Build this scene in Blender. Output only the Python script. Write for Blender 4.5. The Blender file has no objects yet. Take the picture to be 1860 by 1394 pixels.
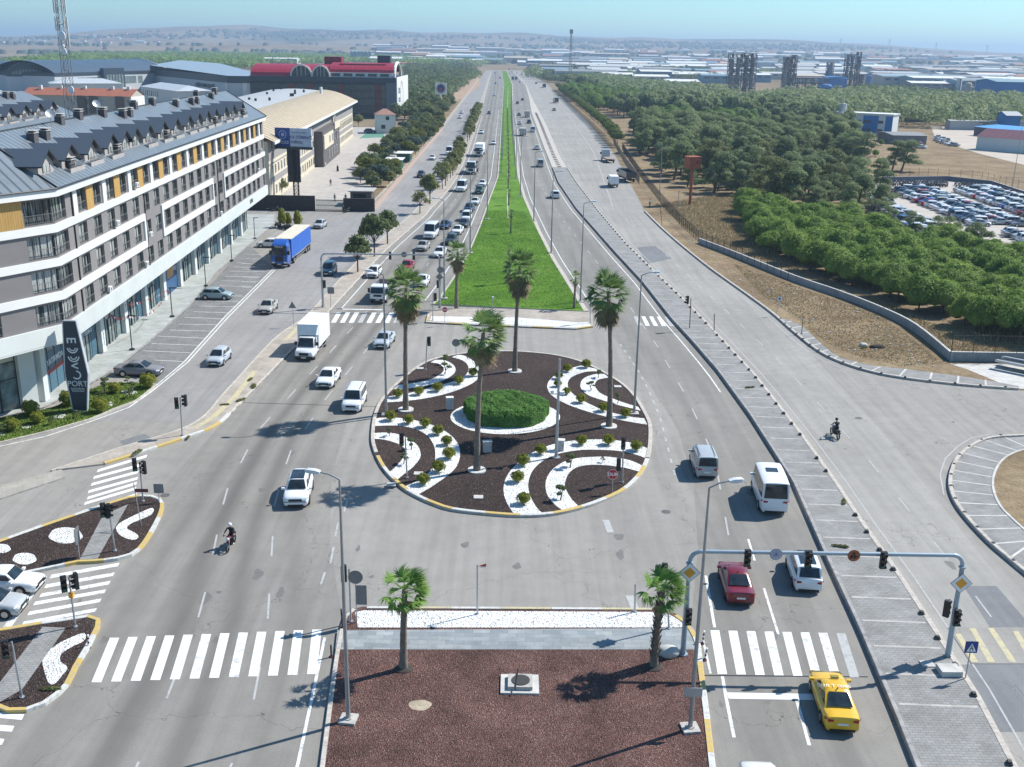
import bpy,bmesh,math,random
import numpy as np
from mathutils import Vector,Matrix
rnd=random.Random(7)
S=bpy.context.scene
COL=S.collection
FPX,CX,CY,HC=1900.0,930.0,697.0,32.0
TH=math.atan(610/FPX);RO=math.radians(.95)
Fw=Vector((0,math.cos(TH),-math.sin(TH)))
_r0=Vector((1,0,0));_u0=Vector((0,math.sin(TH),math.cos(TH)))
Rt=_r0*math.cos(RO)+_u0*math.sin(RO)
Up=-_r0*math.sin(RO)+_u0*math.cos(RO)
cd=bpy.data.cameras.new('camera');cam=bpy.data.objects.new('camera',cd);COL.objects.link(cam)
M=Matrix((Rt,Up,-Fw)).transposed().to_4x4();M.translation=Vector((0,0,HC))
cam.matrix_world=M
cd.sensor_fit='HORIZONTAL';cd.sensor_width=36;cd.lens=36*FPX/1860
cd.clip_start=.5;cd.clip_end=60000
S.camera=cam
SUN_AZ,SUN_EL=math.radians(27),math.radians(45.5)
w=bpy.data.worlds.new('World');S.world=w;w.use_nodes=True
nt=w.node_tree;bg=nt.nodes['Background']
sky=nt.nodes.new('ShaderNodeTexSky');sky.sky_type='NISHITA';sky.sun_disc=False
sky.sun_elevation=SUN_EL;sky.sun_rotation=math.pi/2-SUN_AZ
sky.altitude=50;sky.air_density=1.0;sky.dust_density=0.3;sky.ozone_density=3.0
tint=nt.nodes.new('ShaderNodeMix');tint.data_type='RGBA';tint.blend_type='MULTIPLY';tint.inputs[0].default_value=1
tint.inputs[7].default_value=(.64,.97,1.09,1);nt.links.new(sky.outputs[0],tint.inputs[6])
nt.links.new(tint.outputs[2],bg.inputs[0]);bg.inputs[1].default_value=.096
sl=bpy.data.lights.new('sun','SUN');sl.energy=4.6;sl.angle=math.radians(.5);sl.color=(1,.96,.9)
so=bpy.data.objects.new('sun',sl);COL.objects.link(so)
sd=Vector((math.cos(SUN_AZ)*math.cos(SUN_EL),math.sin(SUN_AZ)*math.cos(SUN_EL),math.sin(SUN_EL)))
so.rotation_euler=sd.to_track_quat('Z','Y').to_euler();so.location=(60,30,90)
S.view_settings.view_transform='Standard';S.view_settings.look='None'
S.view_settings.exposure=.56;S.view_settings.gamma=1
S.cycles.max_bounces=6;S.cycles.diffuse_bounces=2;S.cycles.glossy_bounces=3;S.cycles.transparent_max_bounces=6
S.cycles.volume_bounces=0
def at(px,py,z=0.0):
 d=Fw*FPX+Rt*(px-CX)-Up*(py-CY)
 t=(z-HC)/d.z
 return Vector((d.x*t,d.y*t,z))
def atY(px,py,Y):
 d=Fw*FPX+Rt*(px-CX)-Up*(py-CY)
 t=Y/d.y
 return Vector((d.x*t,Y,HC+d.z*t))
def cropf(ox,oy,sc,z=0.0):
 return lambda x,y:at(ox+x/sc,oy+y/sc,z)
def hgt(bx,by,ty,tx=None):
 b=at(bx,by);return max(.3,atY(tx if tx is not None else bx,ty,b.y).z)
def tag(o,label=None,cat=None,group=None,kind=None):
 if label:o['label']=label
 if cat:o['category']=cat
 if group:o['group']=group
 if kind:o['kind']=kind
 return o
def empty(name,loc=(0,0,0),rz=0.0,label=None,cat=None,group=None):
 o=bpy.data.objects.new(name,None);COL.objects.link(o)
 o.location=loc;o.rotation_euler=(0,0,rz);o.empty_display_size=.3
 return tag(o,label,cat,group)
def copy_tree(o,parent=None):
 c=o.copy();COL.objects.link(c)
 if parent is not None:c.parent=parent
 for ch in o.children:copy_tree(ch,c)
 return c
class MB:
 def __init__(s):s.v=[];s.f=[];s.m=[];s.sm=[];s.uv=None
 def face(s,pts,m=0,sm=False):
  n=len(s.v);s.v+=[tuple(p)for p in pts];s.f.append(tuple(range(n,n+len(pts))));s.m.append(m);s.sm.append(sm)
 def add(s,verts,faces,m=0,sm=False):
  n=len(s.v);s.v+=[tuple(p)for p in verts]
  for f in faces:s.f.append(tuple(i+n for i in f));s.m.append(m);s.sm.append(sm)
 def box(s,x0,x1,y0,y1,z0,z1,m=0,T=None,top=None):
  P=[(x0,y0,z0),(x1,y0,z0),(x1,y1,z0),(x0,y1,z0),(x0,y0,z1),(x1,y0,z1),(x1,y1,z1),(x0,y1,z1)]
  if T:P=[T(*p)for p in P]
  F=[(0,3,2,1),(4,5,6,7),(0,1,5,4),(1,2,6,5),(2,3,7,6),(3,0,4,7)]
  n=len(s.v);s.v+=[tuple(p)for p in P]
  for i,f in enumerate(F):
   s.f.append(tuple(a+n for a in f));s.m.append(top if(top is not None and i==1)else m);s.sm.append(False)
 def prism(s,poly,z0,z1,m=0,mtop=None,bottom=False):
  n=len(poly);b=len(s.v)
  s.v+=[(p[0],p[1],z0)for p in poly]+[(p[0],p[1],z1)for p in poly]
  s.f.append(tuple(b+n+i for i in range(n)));s.m.append(m if mtop is None else mtop);s.sm.append(False)
  if bottom:s.f.append(tuple(b+i for i in reversed(range(n))));s.m.append(m);s.sm.append(False)
  for i in range(n):
   j=(i+1)%n;s.f.append((b+i,b+j,b+n+j,b+n+i));s.m.append(m);s.sm.append(False)
 def cyl(s,p0,p1,r0,r1=None,n=10,m=0,caps=True,sm=True):
  r1=r0 if r1 is None else r1
  p0=Vector(p0);p1=Vector(p1);d=p1-p0
  if d.length<1e-6:return
  q=d.to_track_quat('Z','Y');b=len(s.v)
  for p,r in((p0,r0),(p1,r1)):
   for i in range(n):
    a=2*math.pi*i/n;s.v.append(tuple(p+q@Vector((r*math.cos(a),r*math.sin(a),0))))
  for i in range(n):
   j=(i+1)%n;s.f.append((b+i,b+j,b+n+j,b+n+i));s.m.append(m);s.sm.append(sm)
  if caps:
   s.f.append(tuple(b+i for i in reversed(range(n))));s.m.append(m);s.sm.append(False)
   s.f.append(tuple(b+n+i for i in range(n)));s.m.append(m);s.sm.append(False)
 def tube(s,pts,rs,n=8,m=0):
  if not hasattr(rs,'__len__'):rs=[rs]*len(pts)
  b=len(s.v);k=len(pts)
  for i,p in enumerate(pts):
   p=Vector(p);a=Vector(pts[max(0,i-1)]);c=Vector(pts[min(k-1,i+1)])
   q=(c-a).to_track_quat('Z','Y')
   for j in range(n):
    t=2*math.pi*j/n;s.v.append(tuple(p+q@Vector((rs[i]*math.cos(t),rs[i]*math.sin(t),0))))
  for i in range(k-1):
   for j in range(n):
    l=(j+1)%n;s.f.append((b+i*n+j,b+i*n+l,b+(i+1)*n+l,b+(i+1)*n+j));s.m.append(m);s.sm.append(True)
  s.f.append(tuple(b+(k-1)*n+j for j in range(n)));s.m.append(m);s.sm.append(False)
  s.f.append(tuple(b+j for j in reversed(range(n))));s.m.append(m);s.sm.append(False)
 def loft(s,rings,m=0,sm=True,closed=True,cap=True):
  k=len(rings);n=len(rings[0]);b=len(s.v)
  for r in rings:s.v+=[tuple(p)for p in r]
  for i in range(k-1):
   for j in range(n if closed else n-1):
    l=(j+1)%n;s.f.append((b+i*n+j,b+i*n+l,b+(i+1)*n+l,b+(i+1)*n+j));s.m.append(m);s.sm.append(sm)
  if cap:
   s.f.append(tuple(b+j for j in reversed(range(n))));s.m.append(m);s.sm.append(False)
   s.f.append(tuple(b+(k-1)*n+j for j in range(n)));s.m.append(m);s.sm.append(False)
 def ball(s,c,r,n=10,k=6,m=0,jit=0.0,rg=rnd):
  rings=[]
  if not hasattr(r,'__len__'):r=(r,r,r)
  b=len(s.v)
  for i in range(1,k):
   ph=math.pi*i/k
   for j in range(n):
    t=2*math.pi*j/n;q=1+rg.uniform(-jit,jit)
    s.v.append((c[0]+q*r[0]*math.sin(ph)*math.cos(t),c[1]+q*r[1]*math.sin(ph)*math.sin(t),c[2]+q*r[2]*math.cos(ph)))
  s.v.append((c[0],c[1],c[2]+r[2]));s.v.append((c[0],c[1],c[2]-r[2]));T=len(s.v)-2;B=T+1
  for i in range(k-2):
   for j in range(n):
    l=(j+1)%n;s.f.append((b+i*n+j,b+(i+1)*n+j,b+(i+1)*n+l,b+i*n+l));s.m.append(m);s.sm.append(True)
  for j in range(n):
   l=(j+1)%n;s.f.append((T,b+j,b+l));s.m.append(m);s.sm.append(True)
   s.f.append((B,b+(k-2)*n+l,b+(k-2)*n+j));s.m.append(m);s.sm.append(True)
 def mesh(s,name,mats,uvs=None):
  me=bpy.data.meshes.new(name);me.from_pydata(s.v,[],s.f)
  me.polygons.foreach_set('material_index',s.m);me.polygons.foreach_set('use_smooth',s.sm)
  for mt in(mats if isinstance(mats,(list,tuple))else[mats]):me.materials.append(mt)
  if uvs is not None:
   l=me.uv_layers.new(name='UVMap')
   for i,lp in enumerate(me.loops):l.data[i].uv=uvs[lp.vertex_index]
  try:me.set_sharp_from_angle(angle=math.radians(42))
  except Exception:pass
  me.update();return me
 def build(s,name,mats,parent=None,loc=None,rz=0.0,**k):
  o=bpy.data.objects.new(name,s.mesh(name,mats,k.pop('uvs',None)));COL.objects.link(o)
  if parent is not None:o.parent=parent
  if loc is not None:o.location=loc
  if rz:o.rotation_euler=(0,0,rz)
  return tag(o,**k)
def obj(name,me,parent=None,loc=None,rz=0.0,**k):
 o=bpy.data.objects.new(name,me);COL.objects.link(o)
 if parent is not None:o.parent=parent
 if loc is not None:o.location=loc
 if rz:o.rotation_euler=(0,0,rz)
 return tag(o,**k)
def np_mesh(name,V,Q,mats,mi=None,smooth=False):
 me=bpy.data.meshes.new(name);V=np.asarray(V,np.float32);Q=np.asarray(Q,np.int32);k=Q.shape[1]
 me.vertices.add(len(V));me.vertices.foreach_set('co',V.ravel())
 me.loops.add(Q.size);me.loops.foreach_set('vertex_index',Q.ravel())
 me.polygons.add(len(Q));me.polygons.foreach_set('loop_start',np.arange(0,Q.size,k,dtype=np.int32))
 me.polygons.foreach_set('loop_total',np.full(len(Q),k,np.int32))
 if mi is not None:me.polygons.foreach_set('material_index',np.asarray(mi,np.int32))
 if smooth:me.polygons.foreach_set('use_smooth',np.ones(len(Q),bool))
 for mt in(mats if isinstance(mats,(list,tuple))else[mats]):me.materials.append(mt)
 me.update(calc_edges=True);me.validate();return me
def smooth_line(P,sub=6,closed=False):
 P=[Vector(p)for p in P];n=len(P);out=[]
 rng=range(n)if closed else range(n-1)
 for i in rng:
  if closed:a,b,c,d=P[i-1],P[i],P[(i+1)%n],P[(i+2)%n]
  else:a,b,c,d=P[max(0,i-1)],P[i],P[i+1],P[min(n-1,i+2)]
  for k in range(sub):
   t=k/sub
   out.append(.5*((2*b)+(c-a)*t+(2*a-5*b+4*c-d)*t*t+(3*b-a-3*c+d)*t**3))
 if not closed:out.append(P[-1])
 return out
def resample(P,step):
 out=[Vector(P[0])];acc=0
 for a,b in zip(P[:-1],P[1:]):
  a=Vector(a);b=Vector(b);L=(b-a).length
  if L<1e-6:continue
  pos=step-acc
  while pos<=L:out.append(a.lerp(b,pos/L));pos+=step
  acc=(acc+L)%step
 return out
def offset_line(P,d):
 out=[]
 for i,p in enumerate(P):
  a=P[max(0,i-1)];b=P[min(len(P)-1,i+1)]
  t=Vector((b[0]-a[0],b[1]-a[1]));
  if t.length<1e-6:t=Vector((1,0))
  t.normalize();out.append(Vector((p[0]-t.y*d,p[1]+t.x*d,0)))
 return out
def newmat(name):
 m=bpy.data.materials.new(name);m.use_nodes=True;return m,m.node_tree,m.node_tree.nodes['Principled BSDF']
def N(nt,t,**k):
 n=nt.nodes.new(t)
 for a,b in k.items():
  if a in n.inputs:n.inputs[a].default_value=b
  else:setattr(n,a,b)
 return n
def ramp(nt,fac,stops):
 r=nt.nodes.new('ShaderNodeValToRGB');e=r.color_ramp.elements
 while len(e)<len(stops):e.new(.5)
 for i,(p,c)in enumerate(stops):e[i].position=p;e[i].color=(*c,1)if len(c)==3 else c
 nt.links.new(fac,r.inputs[0]);return r.outputs[0]
def coords(nt,scale=(1,1,1),kind='Object'):
 tc=nt.nodes.new('ShaderNodeTexCoord');mp=nt.nodes.new('ShaderNodeMapping');mp.inputs['Scale'].default_value=scale
 nt.links.new(tc.outputs[kind],mp.inputs[0]);return mp.outputs[0]
def wcoords(nt,scale=(1,1,1)):
 tc=nt.nodes.new('ShaderNodeNewGeometry');mp=nt.nodes.new('ShaderNodeMapping');mp.inputs['Scale'].default_value=scale
 nt.links.new(tc.outputs['Position'],mp.inputs[0]);return mp.outputs[0]
def noise(nt,vec,scale,detail=4,rough=.55):
 n=nt.nodes.new('ShaderNodeTexNoise');n.inputs['Scale'].default_value=scale;n.inputs['Detail'].default_value=detail;n.inputs['Roughness'].default_value=rough
 nt.links.new(vec,n.inputs['Vector']);return n.outputs['Fac']
def mixc(nt,fac,a,b,mode='MIX'):
 m=nt.nodes.new('ShaderNodeMix');m.data_type='RGBA';m.blend_type=mode
 for v,i in((fac,0),(a,6),(b,7)):
  if isinstance(v,(int,float)):m.inputs[i].default_value=v
  elif isinstance(v,tuple):m.inputs[i].default_value=(*v,1)if len(v)==3 else v
  else:nt.links.new(v,m.inputs[i])
 return m.outputs[2]
def math_(nt,op,a,b=0.0,c=None):
 m=nt.nodes.new('ShaderNodeMath');m.operation=op
 for i,v in enumerate((a,b)if c is None else(a,b,c)):
  if isinstance(v,(int,float)):m.inputs[i].default_value=v
  else:nt.links.new(v,m.inputs[i])
 return m.outputs[0]
def bump(nt,p,h,dist=.02,strength=.5):
 b=nt.nodes.new('ShaderNodeBump');b.inputs['Distance'].default_value=dist;b.inputs['Strength'].default_value=strength
 nt.links.new(h,b.inputs['Height']);nt.links.new(b.outputs[0],p.inputs['Normal'])
MC={}
def flat(name,c,rough=.7,metal=0.0,var=.12,sc=1.5,spec=None,coat=0.0):
 """plain surface with a little dirt-like variation of its own"""
 if name in MC:return MC[name]
 m,nt,p=newmat(name);v=wcoords(nt)
 n=noise(nt,v,sc,4);a=tuple(max(0,x*(1-var))for x in c);b=tuple(min(1,x*(1+var))for x in c)
 nt.links.new(ramp(nt,n,[(.3,a),(.7,b)]),p.inputs['Base Color'])
 p.inputs['Roughness'].default_value=rough;p.inputs['Metallic'].default_value=metal
 if spec is not None:p.inputs['Specular IOR Level'].default_value=spec
 if coat:p.inputs['Coat Weight'].default_value=coat
 MC[name]=m;return m
def paint(name,c,rough=.32):
 if name in MC:return MC[name]
 m,nt,p=newmat(name);v=coords(nt);n=noise(nt,v,3.0,3)
 nt.links.new(ramp(nt,n,[(.3,tuple(x*.93 for x in c)),(.7,c)]),p.inputs['Base Color'])
 p.inputs['Roughness'].default_value=rough;p.inputs['Coat Weight'].default_value=.6;p.inputs['Coat Roughness'].default_value=.08
 MC[name]=m;return m
def glass(name,c=(.012,.018,.022),rough=.06):
 if name in MC:return MC[name]
 m,nt,p=newmat(name);v=coords(nt,(1,1,1));n=noise(nt,v,1.2,2)
 nt.links.new(ramp(nt,n,[(.35,c),(.75,tuple(x*2.6+.01 for x in c))]),p.inputs['Base Color'])
 p.inputs['Roughness'].default_value=rough;p.inputs['Specular IOR Level'].default_value=.6
 MC[name]=m;return m
def speckle(name,stops,scale,big=(.35,.6,.75,1.2),bscale=.12,bumpd=.05,rough=.95,detail=2,strength=.8):
 """loose stones / soil: fine cells of the given colours, slow brightness change"""
 m,nt,p=newmat(name);v=wcoords(nt)
 vo=nt.nodes.new('ShaderNodeTexVoronoi');vo.inputs['Scale'].default_value=scale;nt.links.new(v,vo.inputs['Vector'])
 sep=nt.nodes.new('ShaderNodeSeparateColor');nt.links.new(vo.outputs['Color'],sep.inputs[0])
 c=ramp(nt,sep.outputs[0],stops)
 n=noise(nt,v,bscale,5,.65)
 g=ramp(nt,n,[(big[0],(big[2],)*3),(big[1],(big[3],)*3)])
 nt.links.new(mixc(nt,1.0,c,g,'MULTIPLY'),p.inputs['Base Color'])
 p.inputs['Roughness'].default_value=rough;p.inputs['Specular IOR Level'].default_value=.2
 bump(nt,p,vo.outputs['Distance'],bumpd,strength);return m
def asphalt(name,c,uvdark=None,amt=.3,patch=.12):
 m,nt,p=newmat(name)
 v=wcoords(nt);big=noise(nt,v,.06,5,.6);fine=noise(nt,v,14,3,.7);mid=noise(nt,v,.7,5,.65)
 st=noise(nt,wcoords(nt,(1.3,.035,1)),1.0,4,.6)
 a=ramp(nt,big,[(.3,tuple(x*(1-patch)for x in c)),(.7,tuple(x*(1+patch)for x in c))])
 b=ramp(nt,fine,[(.25,(.8,)*3),(.75,(1.16,)*3)])
 s=ramp(nt,st,[(.3,(.84,.84,.85)),(.6,(1.06,)*3)])
 o=mixc(nt,1.0,a,b,'MULTIPLY');o=mixc(nt,.8,o,s,'MULTIPLY')
 o=mixc(nt,.6,o,ramp(nt,mid,[(.3,(.86,)*3),(.62,(1.06,)*3)]),'MULTIPLY')
 if uvdark:
  tc=nt.nodes.new('ShaderNodeTexCoord');sx=nt.nodes.new('ShaderNodeSeparateXYZ');nt.links.new(tc.outputs['UV'],sx.inputs[0])
  wob=noise(nt,wcoords(nt,(.05,.02,1)),1.0,3)
  u=math_(nt,'ADD',sx.outputs[0],math_(nt,'MULTIPLY',math_(nt,'SUBTRACT',wob,.5),.10))
  tot=None
  for cen,wid,k in uvdark:
   d=math_(nt,'DIVIDE',math_(nt,'SUBTRACT',u,cen),wid)
   g=math_(nt,'MULTIPLY',math_(nt,'POWER',2.718,math_(nt,'MULTIPLY',math_(nt,'MULTIPLY',d,d),-1)),k)
   tot=g if tot is None else math_(nt,'MAXIMUM',tot,g)
  tot=math_(nt,'MULTIPLY',tot,ramp2(nt,noise(nt,wcoords(nt,(.4,.03,1)),1.0,4),.25,.7,.5,1.0))
  o=mixc(nt,tot,o,tuple(x*amt for x in c))
 vo=nt.nodes.new('ShaderNodeTexVoronoi');vo.feature='DISTANCE_TO_EDGE';vo.inputs['Scale'].default_value=.085
 dv=mixc(nt,.06,wcoords(nt),noise_col(nt,wcoords(nt),.5),'MIX')
 nt.links.new(dv,vo.inputs['Vector'])
 ck=math_(nt,'LESS_THAN',vo.outputs['Distance'],.0012)
 o=mixc(nt,math_(nt,'MULTIPLY',ck,.55),o,(.04,.04,.04))
 nt.links.new(o,p.inputs['Base Color']);p.inputs['Roughness'].default_value=.86;p.inputs['Specular IOR Level'].default_value=.3
 bump(nt,p,fine,.01,.35)
 return m
def noise_col(nt,vec,scale):
 n=nt.nodes.new('ShaderNodeTexNoise');n.inputs['Scale'].default_value=scale;n.inputs['Detail'].default_value=4;nt.links.new(vec,n.inputs['Vector'])
 mm=nt.nodes.new('ShaderNodeVectorMath');mm.operation='SCALE';mm.inputs['Scale'].default_value=60;nt.links.new(n.outputs['Color'],mm.inputs[0]);return mm.outputs[0]
def ramp2(nt,f,a,b,lo,hi):
 m=nt.nodes.new('ShaderNodeMapRange');m.inputs[1].default_value=a;m.inputs[2].default_value=b;m.inputs[3].default_value=lo;m.inputs[4].default_value=hi
 nt.links.new(f,m.inputs[0]);return m.outputs[0]
A_base=asphalt('asphalt_worn',(.285,.27,.245),patch=.1)
A_left=asphalt('asphalt_tyre_dark',(.25,.237,.213),uvdark=[(.24,.06,.55),(.43,.055,.95),(.62,.05,.8),(.84,.05,.4)],amt=.48)
A_right=asphalt('asphalt_grey',(.24,.228,.205),uvdark=[(.28,.09,.45),(.68,.09,.5)],amt=.6)
A_serv=asphalt('asphalt_service',(.28,.272,.262),uvdark=[(.5,.15,.25)],amt=.75)
A_rserv=asphalt('asphalt_pale',(.315,.302,.275),uvdark=[(.35,.08,.25),(.7,.08,.2)],amt=.75)
A_patch=asphalt('asphalt_patch',(.185,.19,.195))
def worn(name,c,c2,scale=2.2,thr=(.36,.5)):
 m,nt,p=newmat(name);v=wcoords(nt);n=noise(nt,v,scale,6,.75)
 nt.links.new(ramp(nt,n,[(thr[0],c2),(thr[1],c)]),p.inputs['Base Color']);p.inputs['Roughness'].default_value=.8;return m
M_white=worn('road_paint_white',(.72,.73,.71),(.36,.36,.36))
M_whiteN=worn('road_paint_fresh',(.70,.71,.69),(.40,.40,.39),scale=3,thr=(.30,.43))
M_whiteF=worn('road_paint_faded',(.42,.42,.41),(.3,.3,.3))
M_yel=worn('kerb_paint_yellow',(.53,.38,.11),(.38,.33,.24),scale=4,thr=(.38,.5))
M_yelF=worn('road_paint_yellow_faded',(.5,.44,.26),(.34,.33,.29))
M_kw=worn('kerb_paint_white',(.56,.56,.53),(.38,.37,.34),scale=4,thr=(.38,.5))
M_conc=flat('concrete',(.42,.40,.37),.9,var=.2,sc=2)
M_concL=flat('concrete_pale',(.5,.49,.46),.9,var=.18,sc=1.2)
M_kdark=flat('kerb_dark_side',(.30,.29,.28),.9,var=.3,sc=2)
M_kerbL=flat('kerb_stone',(.46,.42,.37),.9,var=.22,sc=3)
def pavers(name,c1,c2,mortar,scale=1.0,bw=.4,rh=.2,rot=0.0,off=.5):
 m,nt,p=newmat(name);tc=nt.nodes.new('ShaderNodeNewGeometry');mp=nt.nodes.new('ShaderNodeMapping');mp.inputs['Rotation'].default_value=(0,0,rot)
 nt.links.new(tc.outputs['Position'],mp.inputs[0])
 b=nt.nodes.new('ShaderNodeTexBrick');b.inputs['Scale'].default_value=scale;b.inputs['Brick Width'].default_value=bw;b.inputs['Row Height'].default_value=rh;b.inputs['Mortar Size'].default_value=.012;b.offset=off
 b.inputs['Color1'].default_value=(*c1,1);b.inputs['Color2'].default_value=(*c2,1);b.inputs['Mortar'].default_value=(*mortar,1)
 nt.links.new(mp.outputs[0],b.inputs['Vector'])
 n=noise(nt,wcoords(nt),.5,6,.7)
 nt.links.new(mixc(nt,1.0,b.outputs['Color'],ramp(nt,n,[(.3,(.72,.72,.7)),(.65,(1.12,1.12,1.12))]),'MULTIPLY'),p.inputs['Base Color'])
 p.inputs['Roughness'].default_value=.88;bump(nt,p,b.outputs['Fac'],-.01,.4);return m
M_pavG=pavers('pavers_grey',(.295,.29,.28),(.245,.243,.235),(.13,.13,.125))
M_pavB=pavers('pavers_bluegrey',(.33,.35,.355),(.22,.25,.265),(.2,.21,.21),bw=1.0,rh=.42)
M_pavP=pavers('pavers_pinkish',(.42,.37,.315),(.37,.33,.285),(.28,.25,.22),bw=.4,rh=.4)
M_pavT=pavers('pavers_tan',(.38,.355,.31),(.34,.32,.28),(.26,.24,.21),bw=.4,rh=.4)
M_pavS=pavers('plaza_slabs',(.40,.42,.40),(.36,.385,.375),(.27,.28,.27),bw=1.2,rh=.6)
M_pavPk=pavers('parking_pavers',(.22,.222,.222),(.175,.178,.18),(.14,.14,.14),bw=.4,rh=.2,rot=1.57)
M_gravW=speckle('white_stones',[(0,(.2,.2,.19)),(.12,(.62,.62,.6)),(.35,(.78,.78,.76)),(1,(.86,.86,.84))],11,big=(.3,.6,.85,1.05),bumpd=.08,strength=1)
M_mulchD=speckle('dark_mulch',[(0,(.028,.019,.016)),(.5,(.062,.043,.037)),(.93,(.085,.06,.052)),(1,(.24,.19,.165))],17.0,big=(.3,.7,.75,1.25),bumpd=.08,strength=1)
M_mulchR=speckle('red_lava_stones',[(0,(.08,.043,.036)),(.4,(.165,.088,.073)),(.8,(.225,.122,.102)),(.96,(.27,.165,.135)),(1,(.38,.31,.26))],20.0,big=(.32,.62,.62,1.15),bscale=.35,bumpd=.1,strength=1)
M_dirt=None
def terrain_mats():
 m,nt,p=newmat('dry_soil');v=wcoords(nt)
 n1=noise(nt,v,.10,6,.65);n2=noise(nt,v,1.2,6,.75);n3=noise(nt,v,6,4,.8)
 c=ramp(nt,n1,[(.3,(.17,.125,.08)),(.5,(.27,.20,.13)),(.72,(.36,.285,.19))])
 c=mixc(nt,.9,c,ramp(nt,n2,[(.3,(.6,.62,.58)),(.5,(.95,.95,.9)),(.7,(1.2,1.17,1.1))]),'MULTIPLY')
 c=mixc(nt,.8,c,ramp(nt,n3,[(.3,(.65,.65,.62)),(.65,(1.2,1.2,1.2))]),'MULTIPLY')
 g=ramp2(nt,noise(nt,v,.45,5,.7),.6,.72,0,.55);c=mixc(nt,g,c,(.075,.085,.035))
 nt.links.new(c,p.inputs['Base Color']);p.inputs['Roughness'].default_value=1;p.inputs['Specular IOR Level'].default_value=.1
 bump(nt,p,n2,.25,.8)
 return m
M_dirt=terrain_mats()
def lawnmat(name,c1,c2,c3):
 m,nt,p=newmat(name);v=wcoords(nt)
 n1=noise(nt,v,.13,6,.7);n2=noise(nt,v,.9,5,.8);n3=noise(nt,wcoords(nt,(4,1.2,1)),2.5,4,.8)
 c=ramp(nt,n1,[(.3,c1),(.52,c2),(.75,c3)])
 c=mixc(nt,.9,c,ramp(nt,n2,[(.3,(.62,.66,.6)),(.68,(1.25,1.2,1.2))]),'MULTIPLY')
 c=mixc(nt,.35,c,ramp(nt,n3,[(.3,(.6,.62,.6)),(.7,(1.3,1.25,1.3))]),'MULTIPLY')
 nt.links.new(c,p.inputs['Base Color']);p.inputs['Roughness'].default_value=.9;p.inputs['Specular IOR Level'].default_value=.2
 bump(nt,p,n3,.05,.5);return m
M_lawn=lawnmat('lawn_green',(.06,.14,.010),(.10,.22,.016),(.19,.30,.045))
M_lawn2=lawnmat('lawn_olive',(.10,.15,.03),(.13,.2,.04),(.17,.24,.06))
M_galv=flat('galvanised_steel',(.42,.44,.46),.45,.6,var=.08)
M_bluegrey=flat('painted_pipe_bluegrey',(.33,.40,.45),.4,.2,var=.08)
M_pole=flat('pole_grey',(.33,.33,.33),.5,.4,var=.12)
M_black=flat('black_plastic',(.012,.012,.013),.5,var=.2)
M_tyre=flat('tyre_rubber',(.014,.014,.014),.85,var=.2)
M_rim=flat('alloy',(.5,.5,.5),.3,.8,var=.1,sc=6)
M_rimd=flat('alloy_dark',(.06,.06,.06),.35,.6,var=.1,sc=6)
M_cg=glass('car_glass')
M_head=flat('lamp_lens_clear',(.75,.78,.8),.1,.2,var=.05)
M_tail=flat('lamp_lens_red',(.35,.01,.01),.2,var=.1)
M_plate=flat('number_plate',(.75,.75,.74),.5,var=.05)
M_chrome=flat('chrome',(.7,.7,.7),.15,.95,var=.03)
M_red=flat('sign_red',(.5,.02,.02),.5,var=.05);M_sw=flat('sign_white',(.8,.8,.8),.5,var=.04);M_sblue=flat('sign_blue',(.01,.045,.25),.45,var=.05)
M_syel=flat('sign_amber',(.75,.34,.02),.45,var=.05);M_sgrey=flat('sign_back',(.2,.21,.22),.5,.4,var=.08)
P={k:paint('paint_'+k,c)for k,c in dict(white=(.78,.79,.8),offwhite=(.68,.69,.68),silver=(.42,.44,.45),silverblue=(.45,.5,.56),beige=(.40,.39,.35),grey=(.20,.20,.22),dark=(.045,.05,.055),black=(.012,.012,.014),navy=(.02,.045,.11),teal=(.035,.09,.13),palegreen=(.30,.40,.42),red=(.33,.01,.02),crimson=(.17,.006,.016),yellow=(.72,.43,.012),blue=(.02,.1,.42),purple=(.09,.07,.13),green=(.03,.075,.06)).items()}
def struct(o):o['kind']='structure';return o
def poly_px(pts,f=None):
 return[(at(*p)if f is None else f(*p))for p in pts]
def sheet(name,poly,z,mat):
 b=MB();pts=[(p[0],p[1],z)for p in poly]
 me=bpy.data.meshes.new(name);bmx=bmesh.new();vs=[bmx.verts.new(p)for p in pts]
 fc=bmx.faces.new(vs);fc.normal_update()
 if fc.normal.z<0:fc.normal_flip()
 bmx.to_mesh(me);bmx.free();me.materials.append(mat)
 return struct(obj(name,me))
def area2(poly):
 return sum(poly[i-1][0]*poly[i][1]-poly[i][0]*poly[i-1][1]for i in range(len(poly)))
def slab(name,poly,z0,z1,mat,mside=None):
 p=[(q[0],q[1])for q in poly]
 if area2(p)<0:p=p[::-1]
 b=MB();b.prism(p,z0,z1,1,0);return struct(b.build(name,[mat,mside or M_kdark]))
def strip(name,L,R,z,mat,ustep=8.0):
 """ribbon between two polylines (functions of the same parameter), UV u across v along"""
 n=len(L);V=[];uv=[];F=[]
 for i in range(n):
  for k in range(5):
   t=k/4;V.append((L[i][0]*(1-t)+R[i][0]*t,L[i][1]*(1-t)+R[i][1]*t,z));uv.append((t,V[-1][1]/10))
 for i in range(n-1):
  for k in range(4):
   a=i*5+k;F.append((a,a+1,a+6,a+5))
 b=MB();b.add(V,F);return struct(b.build(name,[mat],uvs=uv))
def line_at_y(P,ys):
 P=sorted([(p[0],p[1])for p in P],key=lambda q:q[1]);xs=[p[0]for p in P];yy=[p[1]for p in P]
 return[(float(np.interp(y,yy,xs)),y)for y in ys]
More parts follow.
